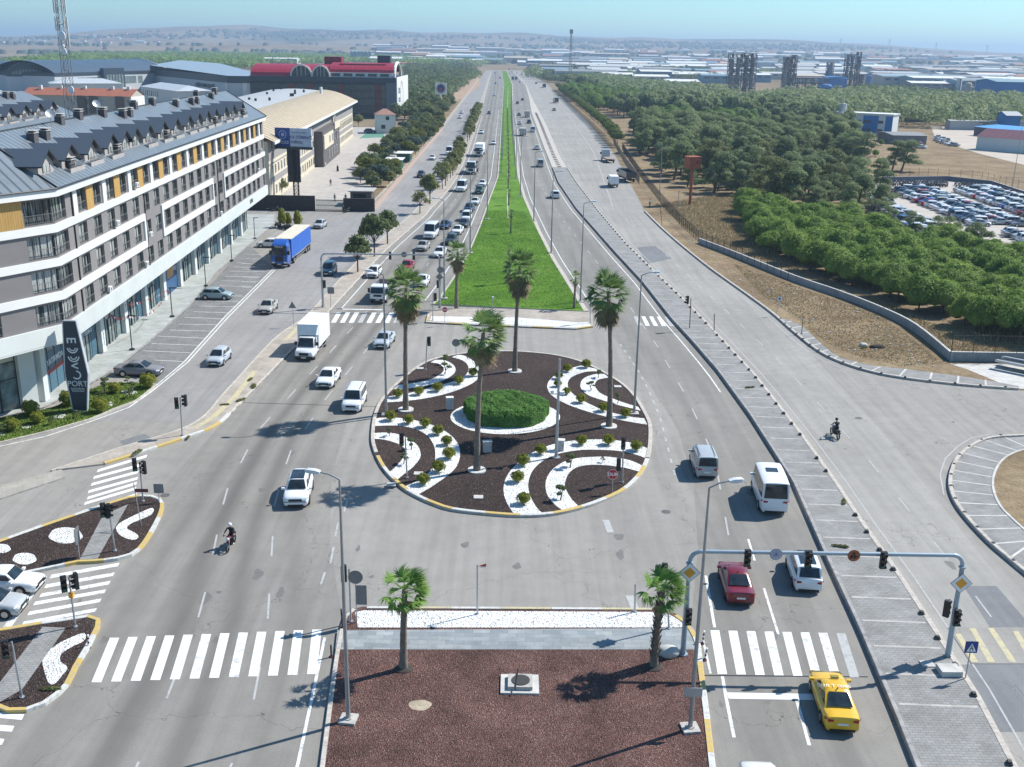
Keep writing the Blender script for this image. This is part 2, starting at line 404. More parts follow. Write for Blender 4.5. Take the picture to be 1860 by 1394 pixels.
def kerb(P,mats,w=.3,h=.16,seg=None,z0=0.0,name='kerb',side=1,closed=False):
 """kerbstone run along P; seg = paint length; side=+1 body lies left of the direction of travel"""
 P=[Vector((p[0],p[1],0))for p in P]
 if closed:P=P+[P[0]]
 P=resample(P,1.0 if seg is None else seg/3)
 A=P;B=offset_line(P,w*side);b=MB()
 for i in range(len(P)-1):
  m=0 if seg is None else int(i/3)%len(mats)
  a0,a1,b0,b1=A[i],A[i+1],B[i],B[i+1]
  g=.012
  t=(a1-a0);
  if t.length<1e-5:continue
  t=t.normalized()*g if i%3==2 or seg is None else Vector((0,0,0))
  a1=a1-t;b1=b1-t
  up=lambda q,z:(q[0],q[1],z)
  c=.03;a0i=a0.lerp(b0,c/w);a1i=a1.lerp(b1,c/w)
  quads=[[up(a0i,z0+h),up(a1i,z0+h),up(b1,z0+h),up(b0,z0+h)],[up(a0,z0),up(a1,z0),up(a1,z0+h-c),up(a0,z0+h-c)],[up(a0,z0+h-c),up(a1,z0+h-c),up(a1i,z0+h),up(a0i,z0+h)],[up(b1,z0),up(b0,z0),up(b0,z0+h),up(b1,z0+h)],[up(a0,z0),up(a0,z0+h-c),up(a0i,z0+h),up(b0,z0+h),up(b0,z0)],[up(a1,z0),up(b1,z0),up(b1,z0+h),up(a1i,z0+h),up(a1,z0+h-c)]]
  for q in quads:b.face(q if side>0 else q[::-1],m)
 return struct(b.build(name,mats))
def lines(name,segs,w,mat,z):
 b=MB()
 for a,c in segs:
  a=Vector((a[0],a[1],0));c=Vector((c[0],c[1],0));d=c-a
  if d.length<.01:continue
  n=Vector((-d.y,d.x,0)).normalized()*w/2
  q=[a+n,c+n,c-n,a-n];q=[(p.x,p.y,z)for p in q]
  b.face(q[::-1]if area2(q)<0 else q)
 return struct(b.build(name,[mat]))
def dashed(P,on,off):
 P=resample([Vector((p[0],p[1],0))for p in P],.5);out=[];k=int(on/.5);t=int((on+off)/.5);i=0
 while i+k<len(P):out.append((P[i],P[i+k]));i+=t
 return out
def solid(P):
 P=[Vector((p[0],p[1],0))for p in P];return list(zip(P[:-1],P[1:]))
def hill_h(x,y):
 d=math.hypot(x,y)
 if d<2500:return 0.0
 px=FPX*(x/y)*.95+915 if y>0 else 0
 prof=[(-2500,3),(0,3),(100,6),(200,16),(300,26),(420,31),(500,31),(600,30),(700,30),(800,29),(900,27),(960,27),(1040,22),(1100,23),(1200,24),(1280,24),(1380,22),(1500,16),(1600,10),(1700,6),(1860,1),(4000,0)]
 k=float(np.interp(px,[p[0]for p in prof],[p[1]for p in prof]))
 far=32+k*.80/FPX*7500
 wob=6*math.sin(x/310+1)*math.sin(y/800)+4*math.sin(x/130+2.2)+3*math.sin(x/67+y/500)
 h=0
 if d>2500:
  t=min(1,(d-2500)/1700);h=max(h,t*t*(3-2*t)*(10+.12*far+.5*wob))
 if d>4300:
  t=min(1,(d-4300)/3000);h=max(h,10+.12*far+t*t*(3-2*t)*(.86*far-8+wob*(k/25)))
 if d>8200:h*=max(.25,1-(d-8200)/9000)
 return max(0,h)if k>2 else h*.5
rings=[0,60,150,300,600,900,1300,1800,2500]+[2500+i*170 for i in range(1,36)]+[9200,10500,13000,18000,30000,50000]
V=[];F=[]
azs=[-math.pi*1.5+0.0]
fine=[math.radians(90-a)for a in np.arange(-38,38.01,.4)]
coarse=[math.radians(90-a)for a in np.arange(42,320,6)]
A=fine+coarse;nA=len(A)
V.append((0,0,-.02))
for r in rings[1:]:
 for a in A:
  x,y=r*math.cos(a),r*math.sin(a);V.append((x,y,hill_h(x,y)-.02))
for j in range(nA):F.append((0,1+(j+1)%nA,1+j))
for i in range(len(rings)-2):
 for j in range(nA):
  k=(j+1)%nA;F.append((1+i*nA+j,1+i*nA+k,1+(i+1)*nA+k,1+(i+1)*nA+j))
m,nt,p=newmat('countryside');v=wcoords(nt)
n1=noise(nt,wcoords(nt,(.0011,.00045,.001)),1.0,7,.62);n2=noise(nt,wcoords(nt,(.004,.0012,.001)),1.0,6,.7);n3=noise(nt,v,.08,6,.7)
c=ramp(nt,n2,[(.3,(.15,.125,.09)),(.45,(.22,.175,.125)),(.6,(.27,.225,.165)),(.72,(.15,.155,.095))])
g=ramp2(nt,n1,.52,.60,0,.85);c=mixc(nt,g,c,(.05,.075,.055))
vo=nt.nodes.new('ShaderNodeTexVoronoi');vo.inputs['Scale'].default_value=1;nt.links.new(wcoords(nt,(.0035,.0016,1)),vo.inputs['Vector'])
c=mixc(nt,.45,c,ramp(nt,vo.outputs['Distance'],[(.2,(.75,.75,.72)),(.7,(1.25,1.2,1.15))]),'MULTIPLY')
c=mixc(nt,.7,c,ramp(nt,n3,[(.3,(.75,.75,.72)),(.7,(1.15,1.15,1.12))]),'MULTIPLY')
nt.links.new(c,p.inputs['Base Color']);p.inputs['Roughness'].default_value=1;p.inputs['Specular IOR Level'].default_value=0
M_country=m
b=MB();b.add(V,F,0,True);struct(b.build('terrain',[M_country]))
sheet('dry_field',[(18,20),(260,20),(420,420),(330,760),(60,760),(26,700)],-.008,M_dirt)
kerbL=[at(*p)for p in[(191,845),(267,821),(341,796),(395,774),(440,731.7),(535.4,633.5),(598,568),(652.7,508),(707,451),(770,396),(783.5,380),(813,349),(834,316),(854,267),(872,210),(884,165),(893,130)]]
kerbL2=[at(*p)for p in[(92,857),(218,815),(349,772),(409,712),(494,620),(530,593),(560,571),(617,508),(680,445),(740,396),(756,380),(790,345),(815,316),(838,267),(864,210),(879,165),(889,135)]]
stripL=[at(*p)for p in[(965,204),(986,263),(1014,333),(1046,380),(1082,421),(1118,462),(1166,514),(1219,582),(1254,620),(1303,677),(1363,760),(1440,881),(1491,998),(1562,1153),(1628,1312),(1660,1394)]]
stripR=[at(*p)for p in[(965,176),(992,227),(1018,287),(1048,333),(1088,385),(1137,443),(1193,499),(1234,538),(1284,589),(1325,633),(1373,685),(1459,795),(1522,883),(1569,955),(1628,1038),(1693,1138),(1778,1270),(1843,1394)]]
FARX=-24.0;FARY=1560.0
stripL=[Vector((7.6,980,0)),Vector((8.2,720,0))]+stripL;stripR=[Vector((8.6,980,0)),Vector((10,747,0))]+stripR[1:]
stripL[0:0]=[Vector((-8,1600,0))];stripR[0:0]=[Vector((-7,1600,0))]
ext=lambda P:P+[P[-1]+(P[-1]-P[-2]).normalized()*25]
stripL=ext(stripL);stripR=ext(stripR)
rroadR=[at(*p)for p in[(1060,215),(1115,280),(1170,385),(1200,415),(1240,450),(1290,490),(1350,533),(1400,570),(1440,605),(1485,640),(1530,662),(1590,680),(1660,692),(1760,703),(1860,710)]]
servL=[(-44.7,85.8),(-31,207),(-29.1,212),(-29.0,227.6),(-29.4,323.6),(-29.9,433.4),(-33.3,692),(-42.1,1360),(-46,1600)]
sheet('road',[(-120,15),(80,15),(80,99.9),(51,100.1)]+[(p.x+.3,p.y)for p in rroadR[::-1][1:]]+[(27.6,1070),(5,1600),(-46,1600),(-42.1,1360),(-33.3,692),(-29.9,433),(-29.4,323),(-29,227),(-29.1,212),(-60,212),(-60,84),(-120,62)],0.0,A_base)
ys=[15,41,47,54,64,75,87,98,110,120,132,145,168,190,218,235,273,330,381,460,551,700,971,1250,1572]
lawnR=[at(*p)for p in[(1069,568),(1045,530),(1009,473),(982,421),(955,360),(944,320),(937,258),(932,206)]]+[Vector((-3.6,971,0)),Vector((-14.7,1578,0))]
lawnL=[at(*p)for p in[(786,558),(816,516),(849,462),(871,410),(889,360),(903,323),(908,258),(911,206)]]+[Vector((-11.8,971,0)),Vector((-22.5,1571,0))]
LL=line_at_y([(-25.5,15),(-26.5,60),(-26,80)]+[(p.x,p.y)for p in kerbL[4:]],ys)
LR=line_at_y([(-7,15),(-8.7,41),(-9.7,54),(-13.6,70),(-14.6,87),(-13.6,105),(-12,120)]+[(p.x,p.y)for p in lawnL],ys)
strip('carriageway_left',LL,LR,.004,A_left)
RL=line_at_y([(8.5,15),(9.8,41),(10.7,54),(14,70),(14.8,87),(13.5,105),(11.5,120)]+[(p.x,p.y)for p in lawnR],ys)
RR=line_at_y([(p.x,p.y)for p in stripL],ys)
strip('carriageway_right',RL,RR,.004,A_right)
ys2=[y for y in ys if y<1300]
strip('service_road_right',line_at_y([(p.x,p.y)for p in stripR],ys2),line_at_y([(30,15),(31.5,60),(33,86),(33.3,113)]+[(p.x,p.y)for p in rroadR if p.y>113]+[(30,700),(22,1300)],ys2),.0045,A_rserv)
ys3=[y for y in ys if y>=87 and y<1400]
strip('service_road_left',line_at_y([(-38,87),(-38.5,110),(-39,160),(-36,205),(-29,215)]+servL[3:],ys3),line_at_y([(p.x,p.y)for p in kerbL2],ys3),.0045,A_serv)
for pts in([(1660,1210),(1860,1205),(1860,1330),(1790,1330)],[(1750,1065),(1810,1065),(1875,1140),(1800,1142)],[(1158,450),(1190,447),(1220,470),(1175,480)],[(795,1180),(965,1130),(1010,1160),(830,1215)]):
 if pts[0][0]==795:
  q=[cropf(0,480,3.668)(*p)for p in pts]
 else:q=[at(*p)for p in pts]
 sheet('asphalt_patch',q,.009,A_patch)
sl_=resample(smooth_line(stripL,4),3.0);sr_=resample(smooth_line(stripR,4),3.0)
ysS=[18+i*2.0 for i in range(0,int((300-18)/2))]
a=line_at_y([(p.x,p.y)for p in stripL],ysS);c=line_at_y([(p.x-.25,p.y)for p in stripR],ysS)
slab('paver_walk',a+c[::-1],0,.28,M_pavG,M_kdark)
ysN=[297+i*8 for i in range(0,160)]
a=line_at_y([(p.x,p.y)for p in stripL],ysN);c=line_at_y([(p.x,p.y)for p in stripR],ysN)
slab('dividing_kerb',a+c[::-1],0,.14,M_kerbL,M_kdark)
yk=[18+i*1.0 for i in range(0,280)]
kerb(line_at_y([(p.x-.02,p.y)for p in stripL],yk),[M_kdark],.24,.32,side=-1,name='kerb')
kerb(line_at_y([(p.x+.02,p.y)for p in stripR],yk),[M_kerbL],.32,.30,side=1,name='kerb')
cw=[]
for k,y in enumerate(np.arange(24,295,2.75)):
 x0=line_at_y([(p.x,p.y)for p in stripL],[y])[0][0]+.4;x1=line_at_y([(p.x,p.y)for p in stripR],[y])[0][0]-.45
 if y<44 and k%2:continue
 cw.append(((x0,y+.15),(x1,y)))
lines('paver_band',cw,.16,M_conc,.2845)
rr=smooth_line(rroadR[2:],5)
kerb(rr,[M_kerbL],.3,.24,side=1)
inner=[at(*p)for p in[(1411,577),(1452,592),(1490,625),(1520,648),(1545,657),(1590,667),(1640,672),(1700,680),(1760,688),(1815,697),(1850,704)]]
outer=[at(*p)for p in[(1408,574),(1440,605),(1485,640),(1530,662),(1590,680),(1660,692),(1760,703),(1850,709)]]
slab('paver_walk',smooth_line(outer,4)+smooth_line(inner,4)[::-1],0,.12,M_pavG)
cw=[]
ri=resample(smooth_line(inner,6),2.6)
for q in ri[1:-1]:
 o_=min(resample(smooth_line(outer,6),.3),key=lambda r:(r-(q+Vector((-.6,-1.0,0)))).length);cw.append((q,o_))
lines('paver_band',cw,.2,M_concL,.1245)
bank=[(p.x+.3,p.y)for p in rroadR[3:8]]+[(p.x,p.y)for p in inner[:-1]]+[tuple(at(*p)[:2])for p in[(1755,672),(1722,662),(1715,657),(1600,568),(1440,514),(1290,448),(1225,398),(1200,375)]]
slab('earth_bank',bank,0,.10,M_dirt,M_dirt)
slab('concrete_apron',[tuple(at(*p)[:2])for p in[(1722,662),(1860,662),(1900,668),(1900,712),(1853,707),(1800,694),(1755,672)]],0,.05,M_concL)
isl=smooth_line([at(*p)for p in[(1900,788),(1860,793),(1800,797),(1765,810),(1735,835),(1722,870),(1725,900),(1745,935),(1790,985),(1830,1020),(1860,1045),(1900,1080)]],6)
far_=[(52,61),(52,87)]
slab('paver_walk',[(p.x,p.y)for p in isl]+far_,0,.13,M_pavG)
kerb(isl,[M_kerbL],.3,.27,side=1)
isli=smooth_line([at(*p)for p in[(1900,812),(1860,818),(1825,832),(1806,855),(1800,885),(1812,920),(1840,950),(1880,985)]],6)
slab('earth_island',[(p.x,p.y)for p in isli]+[(50,64),(50,84)],.0,.15,M_dirt,M_conc)
kerb(isli,[M_concL],.2,.18,side=1)
cw=[]
for q in resample(isl,2.3):
 o_=min(isli,key=lambda r:(r-q).length)
 if(o_-q).length<6:cw.append((q,o_))
lines('paver_band',cw,.16,M_concL,.1345)
a=smooth_line(kerbL[:],4);c=smooth_line(kerbL2[:],4)
slab('tree_pavement',[(p.x,p.y)for p in a]+[(p.x,p.y)for p in c[::-1]],0,.13,M_pavP)
kerb(a,[M_kerbL],.25,.16,side=1);kerb(c,[M_kerbL],.22,.16,side=-1)
nose=[p for p in a if p.y<90]
kerb([(p.x+.02,p.y-.02)for p in nose],[M_yel,M_kw],.3,.19,seg=2.4,side=1)
q=cropf(0,820,2.428)
slab('pavement',[q(*p)[:2]for p in[(0,155),(270,85),(280,95),(285,120),(0,215)]]+[(-60,72)],0,.11,M_pavT)
lines('tactile_paving',solid([cropf(0,480,3.668,0)(*p)for p in[(1700,720),(1560,900),(1420,1030),(1300,1100)]]),.55,M_yelF,.1335)
lines('tactile_paving',solid([cropf(440,380,3.668,0)(*p)for p in[(380,790),(290,880)]]),.55,M_yelF,.1335)
yL=[132.6+i*3 for i in range(0,60)]+[312+i*20 for i in range(63)]
l=line_at_y([(p.x,p.y)for p in lawnL],yL);r=line_at_y([(p.x,p.y)for p in lawnR],yL)
l[0]=(-10.6,132.4);r[0]=(9.6,129.9)
slab('lawn',[(x+.3,y)for x,y in l]+[(x-.3,y)for x,y in r[::-1]],0,.17,M_lawn,M_conc)
kerb(l,[M_kerbL],.32,.2,side=-1);kerb(r,[M_kerbL],.6,.2,side=1)
g=cropf(440,380,3.668);h_=cropf(900,380,3.668)
blk=[g(1270,672),g(1834,672),h_(300,680),h_(625,692),h_(645,700),h_(650,790),h_(540,806),h_(20,785),g(1600,782),g(1220,762),g(1235,705)]
slab('paver_walk',[(p.x,p.y)for p in blk],0,.14,M_pavP)
kerb([blk[5],blk[6],blk[7],blk[8],blk[9],blk[10]],[M_yel,M_kw],.25,.2,seg=2.6,side=-1)
gv=[g(1262,722),g(1834,730),h_(540,762),h_(630,762),h_(632,785),h_(540,797),h_(20,775),g(1600,772),g(1250,752)]
sheet('white_gravel',gv,.1445,M_gravW)
medL=[at(*p)for p in[(575,1440),(581,1394),(590,1324),(599,1256),(609,1188),(616,1150),(625,1120),(640,1110),(661,1106)]]
medT=[at(*p)for p in[(900,1107),(1183,1109),(1215,1113),(1240,1126),(1255,1140)]]
medR=[at(*p)for p in[(1272,1170),(1277,1217),(1287,1292),(1299,1394),(1304,1440)]]
out=medL+medT+medR
slab('lava_stone_bed',[(p.x,p.y)for p in out],0,.15,M_mulchR,M_conc)
kerb(medR[::-1]+medT[::-1][:3],[M_kw,M_yel],.3,.2,seg=2.6,side=1)
kerb(medT[1::-1]+medL[::-1][:2],[M_yelF,M_kw],.25,.19,seg=3,side=1)
kerb(medL[::-1][1:],[M_kerbL],.25,.19,side=1)
sheet('paved_crossing',[at(*p,.155)for p in[(613,1145),(1256,1141),(1272,1180),(609,1180)]],.157,M_pavB)
sheet('white_gravel',[at(*p,.16)for p in[(645,1112),(661,1109),(1183,1112),(1215,1116),(1236,1128),(1245,1140),(650,1140)]],.161,M_gravW)
R1=cropf(640,620,3.1,.0)
ro=[(105,520),(110,600),(165,720),(270,830),(370,890),(450,925),(560,960),(780,985),(960,995),(1130,985),(1290,950),(1430,900),(1540,845),(1620,770),(1665,690),(1685,600),(1685,480),(1650,400),(1600,320),(1530,250),(1420,180),(1290,120),(1150,85),(1000,68),(870,62),(690,68),(540,88),(430,115),(340,165),(250,240),(160,335),(120,420)]
rp=smooth_line([R1(*p)for p in ro],4,True)
slab('planting_bed',[(p.x,p.y)for p in rp],0,.17,M_mulchD,M_conc)
ra=[p for p in rp];lo=[p for p in rp if p.y<80];k0=max(range(len(rp)),key=lambda i:(rp[i].y<80)and not(rp[i-1].y<80));rq=rp[k0:]+rp[:k0];nl=len(lo)
kerb(rq[:nl],[M_yel,M_kw],.32,.22,seg=2.5,side=1);kerb(rq[nl-1:]+[rq[0]],[M_kerbL],.32,.22,side=1)
ZG=.1745
R2=cropf(640,620,3.1,.17)
bands=[([(1668,605),(1600,580),(1500,560),(1400,553),(1300,556),(1200,566),(1100,590),(1020,625),(950,670),(890,730),(858,790),(852,850),(870,910),(905,965),(915,975)],[(1075,972),(1040,940),(1005,880),(990,820),(1000,760),(1030,710),(1080,670),(1130,645),(1200,625),(1300,612),(1400,612),(1500,618),(1600,640),(1652,660)]),([(1636,702),(1560,670),(1450,652),(1350,652),(1260,660),(1190,680),(1130,720),(1095,770),(1088,820),(1100,870),(1140,920),(1185,952)],[(1280,935),(1235,890),(1205,840),(1197,800),(1215,750),(1255,715),(1320,698),(1420,698),(1530,712),(1615,735)]),([(124,435),(220,430),(320,440),(420,462),(500,495),(560,535),(598,585),(607,640),(590,700),(550,745),(490,790),(430,830),(372,862)],[(288,822),(360,790),(420,750),(458,700),(468,640),(460,590),(430,540),(380,505),(320,485),(240,475),(118,478)]),([(118,518),(200,515),(260,525),(310,545),(360,580),(382,620),(380,660),(340,710),(290,750),(242,788)],[(198,748),(240,710),(285,660),(298,620),(280,590),(230,568),(170,553),(120,550)]),([(184,345),(300,337),(450,315),(580,280),(680,235),(715,195),(712,150),(680,110),(630,82),(592,78)],[(560,90),(620,108),(652,140),(650,175),(615,208),(540,235),(440,262),(330,290),(205,312)]),([(228,275),(330,265),(420,250),(510,222),(565,190),(582,160),(565,130),(520,108),(470,105),(440,120)],[(480,125),(505,140),(515,165),(490,190),(440,215),(370,232),(255,248)]),([(1285,138),(1220,155),(1160,180),(1115,215),(1097,250),(1110,290),(1150,325),(1220,360),(1320,395),(1430,425),(1540,450),(1660,470)],[(1645,435),(1560,425),(1450,400),(1370,370),(1290,330),(1235,290),(1213,250),(1222,215),(1260,190),(1320,172),(1395,168),(1370,155)]),([(1420,185),(1370,185),(1310,205),(1285,235),(1290,270),(1330,305),(1400,330),(1480,355),(1560,375),(1625,392)],[(1608,370),(1540,350),(1470,325),(1400,295),(1370,262),(1368,235),(1390,215),(1445,205)]),]
for o_,i_ in bands:
 pts=smooth_line([R2(*p)for p in o_],3)+smooth_line([R2(*p)for p in i_],3)
 sheet('white_gravel',pts,ZG,M_gravW)
el=[R2(861+309*math.cos(t),427+97*math.sin(t))for t in np.linspace(0,2*math.pi,49)[:-1]]
sheet('white_gravel',el,ZG,M_gravW)
M_soil=flat('bare_dark_soil',(.05,.04,.033),.95,var=.3,sc=2)
q=cropf(0,820,2.428,.0)
L1=smooth_line([q(*p)for p in[(-80,440),(0,410),(180,345),(370,280),(560,217),(640,208),(690,218),(706,245),(690,300),(640,390),(590,450),(520,475),(430,487)]],3)+[q(345,490),q(180,525),q(0,560),q(-80,580)]
slab('planting_bed',[(p.x,p.y)for p in L1],0,.15,M_mulchD,M_conc)
kerb(L1[::-1],[M_yel,M_kw],.28,.2,seg=2.4,side=-1)
slab('paver_path',[q(*p)[:2]for p in[(455,292),(565,243),(430,484),(352,488)]],.0,.165,M_pavG)
L2=[q(-80,812),q(0,805),q(190,772),q(280,760),q(395,742)]+smooth_line([q(*p)for p in[(410,745),(427,768),(410,800),(375,870),(320,960),(280,1040),(210,1100),(140,1138),(30,1142),(0,1125),(-40,1100)]],4)
slab('planting_bed',[(p.x,p.y)for p in L2],0,.15,M_mulchD,M_conc)
kerb(L2[::-1],[M_yel,M_kw],.28,.2,seg=2.4,side=-1)
slab('paver_path',[q(*p)[:2]for p in[(190,785),(290,790),(100,1060),(0,1118),(-60,1110)]],.0,.165,M_pavG)
for cx,cy,a_,b_ in((291,380,74,36),(110,483,52,26),(10,438,38,20)):
 sheet('white_gravel',[q(cx+a_*math.cos(t)*(1+.05*math.sin(5*t)),cy+b_*math.sin(t))for t in np.linspace(0,2*math.pi,29)[:-1]],.1545,M_gravW)
sheet('white_gravel',smooth_line([q(*p)for p in[(672,258),(600,288),(530,325),(513,352),(535,382),(585,400),(612,388),(598,370),(562,350),(575,330),(620,310),(672,285)]],3,True),.1545,M_gravW)
sheet('white_gravel',smooth_line([q(*p)for p in[(372,812),(300,838),(245,868),(195,910),(190,950),(212,1025),(240,1038),(275,1000),(300,965),(268,938),(272,905),(320,872),(372,846)]],3,True),.1545,M_gravW)
pav=[(-41.5,91.0),(-41.2,97),(-41.6,110),(-42.6,140),(-43.6,165),(-44.4,185),(-44.2,205),(-62,205),(-70,60),(-62,62),(-47,80)]
q3=cropf(0,480,3.668)
pav=[q3(*p)[:2]for p in[(0,1030),(300,960),(560,830),(780,700),(1000,520),(1260,290)]]+[cropf(0,220,3.668)(*p)[:2]for p in[(1450,1010),(1830,690),(1834,620)]]+[(-47.5,205),(-75,205),(-75,70)]
pav=[tuple(p)for p in pav]
slab('shop_pavement',pav,0,.14,M_pavS)
kerb([(*p,0)for p in pav[:9]],[M_kdark],.2,.15,side=1)
q5=cropf(180,400,5.81);bays=[]
pk=[q3(*p)[:2]for p in[(790,700),(1100,800),(1830,60)]]
sheet('parking_bays',[q3(760,740),q3(1080,800),q3(1230,640),q3(1500,340),q5(1640,720),q5(1820,530),cropf(440,380,3.668)(200,390),cropf(440,380,3.668)(60,250),q5(1500,300),q5(1240,620),q5(760,1050),q5(430,1350)],.0085,M_pavPk)
for l0,r0_ in(((1030,640),(1220,650)),((950,578),(1270,592)),((1010,530),(1320,542)),((1050,480),(1370,495)),((1130,440),(1410,448)),((1190,400),(1445,405)),((1230,355),(1480,365)),((1290,318),(1520,325)),((1330,280),(1560,285)),((1380,246),(1590,250)),((1560,213),(1620,214)),((1460,145),(1680,150)),((1475,112),(1710,116)),((1500,82),(1735,86))):
 bays.append((q3(*l0),q3(*r0_)))
for l0,r0_ in(((1380,540),(1740,545)),((1420,495),(1600,500)),((1450,450),(1600,460))):bays.append((q5(*l0),q5(*r0_)))
gq=cropf(440,380,3.668)
for yy,x0,x1 in((300,20,140),(330,20,150),(365,0,160),(400,0,140),(452,0,110),(485,0,90),(520,0,70)):bays.append((gq(x0,yy),gq(x1,yy+6)))
lines('bay_line',bays,.11,M_white,.013)
lines('edge_line',solid([q3(*p)for p in[(1040,810),(1230,650),(1500,350),(1834,18)]])+solid([q3(*p)for p in[(0,1215),(300,1150),(620,1045),(860,955),(1010,850),(1250,655),(1520,355),(1834,38)]]),.13,M_white,.0135)
sl1=smooth_line([q3(*p)for p in[(0,1010),(60,1020),(200,985),(370,1000),(480,975),(560,800),(700,790),(1010,790),(1020,830),(900,920),(760,970),(600,1040),(300,1120),(0,1190)]],1)
lawnp=[q3(*p)for p in[(-120,1070),(0,1040),(170,1000),(350,970),(520,880),(640,830),(720,800),(1010,800),(1022,822),(900,920),(760,970),(600,1040),(300,1125),(0,1195),(-120,1225)]]
slab('garden_lawn',[(p.x,p.y)for p in lawnp],0,.16,M_lawn2,M_conc)
kerb(lawnp[7:],[M_kerbL],.2,.18,side=1)
slab('yard',[(-62,213),(-34.2,213),(-32.6,236),(-33,260),(-33.4,330),(-34,400),(-40,440),(-72,440)],0,.03,flat('yard_concrete',(.40,.37,.335),.9,var=.14,sc=.4))
sheet('sports_court',[at(*p)for p in[(652,252),(672,238),(700,236),(696,250)]],.04,flat('court_green',(.09,.24,.17),.9))
slab('verge_bed',[(-33.4,232),(-29.6,222),(-29.6,330),(-30.2,430),(-33.6,690),(-37,690),(-41,470),(-40,400),(-36,330)],0,.12,M_dirt)
slab('roadside_pavement',line_at_y(servL[2:],[212+i*12 for i in range(80)])+[(x-1.6,y)for x,y in line_at_y(servL[2:],[212+i*12 for i in range(80)])][::-1],0,.135,M_pavP)
slab('parking_ground',[tuple(at(*p)[:2])for p in[(1575,345),(1600,332),(1730,330),(1860,372),(1900,385),(1900,470),(1760,440),(1590,400)]],0,.04,flat('car_park_ground',(.44,.40,.355),.95,var=.1,sc=.3))
sheet('bare_plot',[tuple(at(*p))for p in[(806,152),(868,140),(874,155),(815,200),(800,190)]],.03,flat('plot_soil',(.36,.25,.17),.95,var=.2,sc=.2))
sheet('yard_gravel',[tuple(at(*p))for p in[(1690,228),(1770,232),(1860,262),(1900,300),(1860,300),(1780,280),(1700,255)]],.03,flat('pale_gravel',(.46,.40,.33),.95,var=.12,sc=.1))
def zebra(tl0,tld,bl0,bld,n,wt,wb,mats,z=.012,skip=()):
 for k in range(n):
  if k in skip:continue
  a=(tl0[0]+tld[0]*k,tl0[1]+tld[1]*k);b_=(bl0[0]+bld[0]*k,bl0[1]+bld[1]*k)
  sheet('zebra_stripe',[at(*a),at(a[0]+wt,a[1]),at(b_[0]+wb,b_[1]),at(*b_)],z,mats[k%len(mats)])
zebra((199.7,1159),(33.4,-1.35),(166,1240),(35.6,-1.35),12,17,18,[M_whiteN,M_whiteN,M_whiteN,M_whiteN,M_whiteN,M_white,M_whiteN,M_white])
zebra((1290.2,1145.5),(32.7,.75),(1303.6,1225),(34.3,.8),8,16.3,17,[M_whiteN,M_whiteN,M_white,M_white,M_whiteN,M_white,M_white,M_whiteF])
zebra((612,568),(15.9,.1),(601,586.5),(16.1,.1),9,8.5,9,[M_whiteN,M_whiteN,M_whiteN,M_whiteF])
zebra((1151,575),(13.9,.2),(1158,592),(14.8,.3),5,7,8,[M_whiteF,M_white,M_white,M_white])
q=cropf(0,820,2.428)
for(a_,b_)in(((432,88),(650,22)),((415,118),(622,62)),((405,148),(612,92)),((392,180),(610,120)),((388,208),(605,142)),((375,232),(602,165)),((365,268),(605,192))):
 sheet('zebra_stripe',[q(a_[0],a_[1]-7),q(b_[0],b_[1]-7),q(b_[0]-5,b_[1]+6),q(a_[0]-5,a_[1]+6)],.012,M_whiteN)
for(a_,b_)in(((228,545),(528,492)),((205,588),(506,535)),((183,628),(488,572)),((155,664),(468,610)),((130,708),(448,650)),((105,752),(428,692))):
 sheet('zebra_stripe',[q(*a_),q(*b_),q(b_[0]-8,b_[1]+16),q(a_[0]-10,a_[1]+17)],.012,M_white)
for(a_,b_)in(((-40,1147),(108,1160)),((-40,1205),(64,1212)),((-40,1262),(20,1270))):
 sheet('zebra_stripe',[q(*a_),q(*b_),q(b_[0]-12,b_[1]+26),q(a_[0]-12,a_[1]+26)],.012,M_whiteN)
q=cropf(0,820,2.428)
lines('stop_line',[(q(190,552),q(30,778))],.45,M_white,.0125)
lines('stop_line',[(cropf(1230,980,3.872)(355,1100),cropf(1230,980,3.872)(960,1110))],.55,M_whiteN,.0125)
lines('stop_line',[(gq(668,667),gq(935,672))],.45,M_white,.0125)
E_=cropf(1660,980,5.36)
slab('speed_table',[E_(*p)[:2]for p in[(330,862),(1080,862),(1080,1215),(560,1215)]],0,.035,A_base,A_base)
for k,(a_,b_)in enumerate((((400,925),(560,1200)),((540,870),(720,1200)),((720,870),(930,1200)),((960,900),(1080,1110)))):
 sheet('zebra_stripe',[E_(*a_),E_(a_[0]+55,a_[1]),E_(b_[0]+70,b_[1]),E_(*b_)],.04,M_yelF)
c1=line_at_y([(-12.7,30),(-12.8,44.7),(-13.8,52.7),(-17.2,70),(-18.2,80),(-17.6,95),(-16.2,110),(-15,126),(-12.8,168),(-9.9,235),(-9.7,330),(-11.5,551),(-26,1560)],[30+i*2 for i in range(330)])
c2=line_at_y([(-16.6,30),(-17.3,44.7),(-18.2,55),(-21.3,72),(-22,85),(-20.9,98),(-19.5,115),(-18.6,126),(-16.6,168),(-12.9,235),(-13,330),(-14,551),(-30,1560)],[30+i*2 for i in range(330)])
lines('lane_dash',dashed([p for p in c1 if p[1]<400],3,5),.12,M_whiteF,.0106)
lines('lane_dash',dashed([p for p in c2 if p[1]<400],3,5),.12,M_whiteF,.0106)
el=line_at_y([(-9.6,28),(-9.7,41),(-10.4,52.5)],[28+i for i in range(25)]);lines('edge_line',solid(el),.16,M_white,.0106)
lines('edge_line',solid([(x+1.1,y)for x,y in line_at_y([(p.x,p.y)for p in kerbL[6:]],[130+i*5 for i in range(80)])]),.14,M_white,.0106)
lines('edge_line',solid([(x-1.6,y)for x,y in line_at_y([(p.x,p.y)for p in lawnL],[135+i*5 for i in range(90)])]),.14,M_white,.0106)
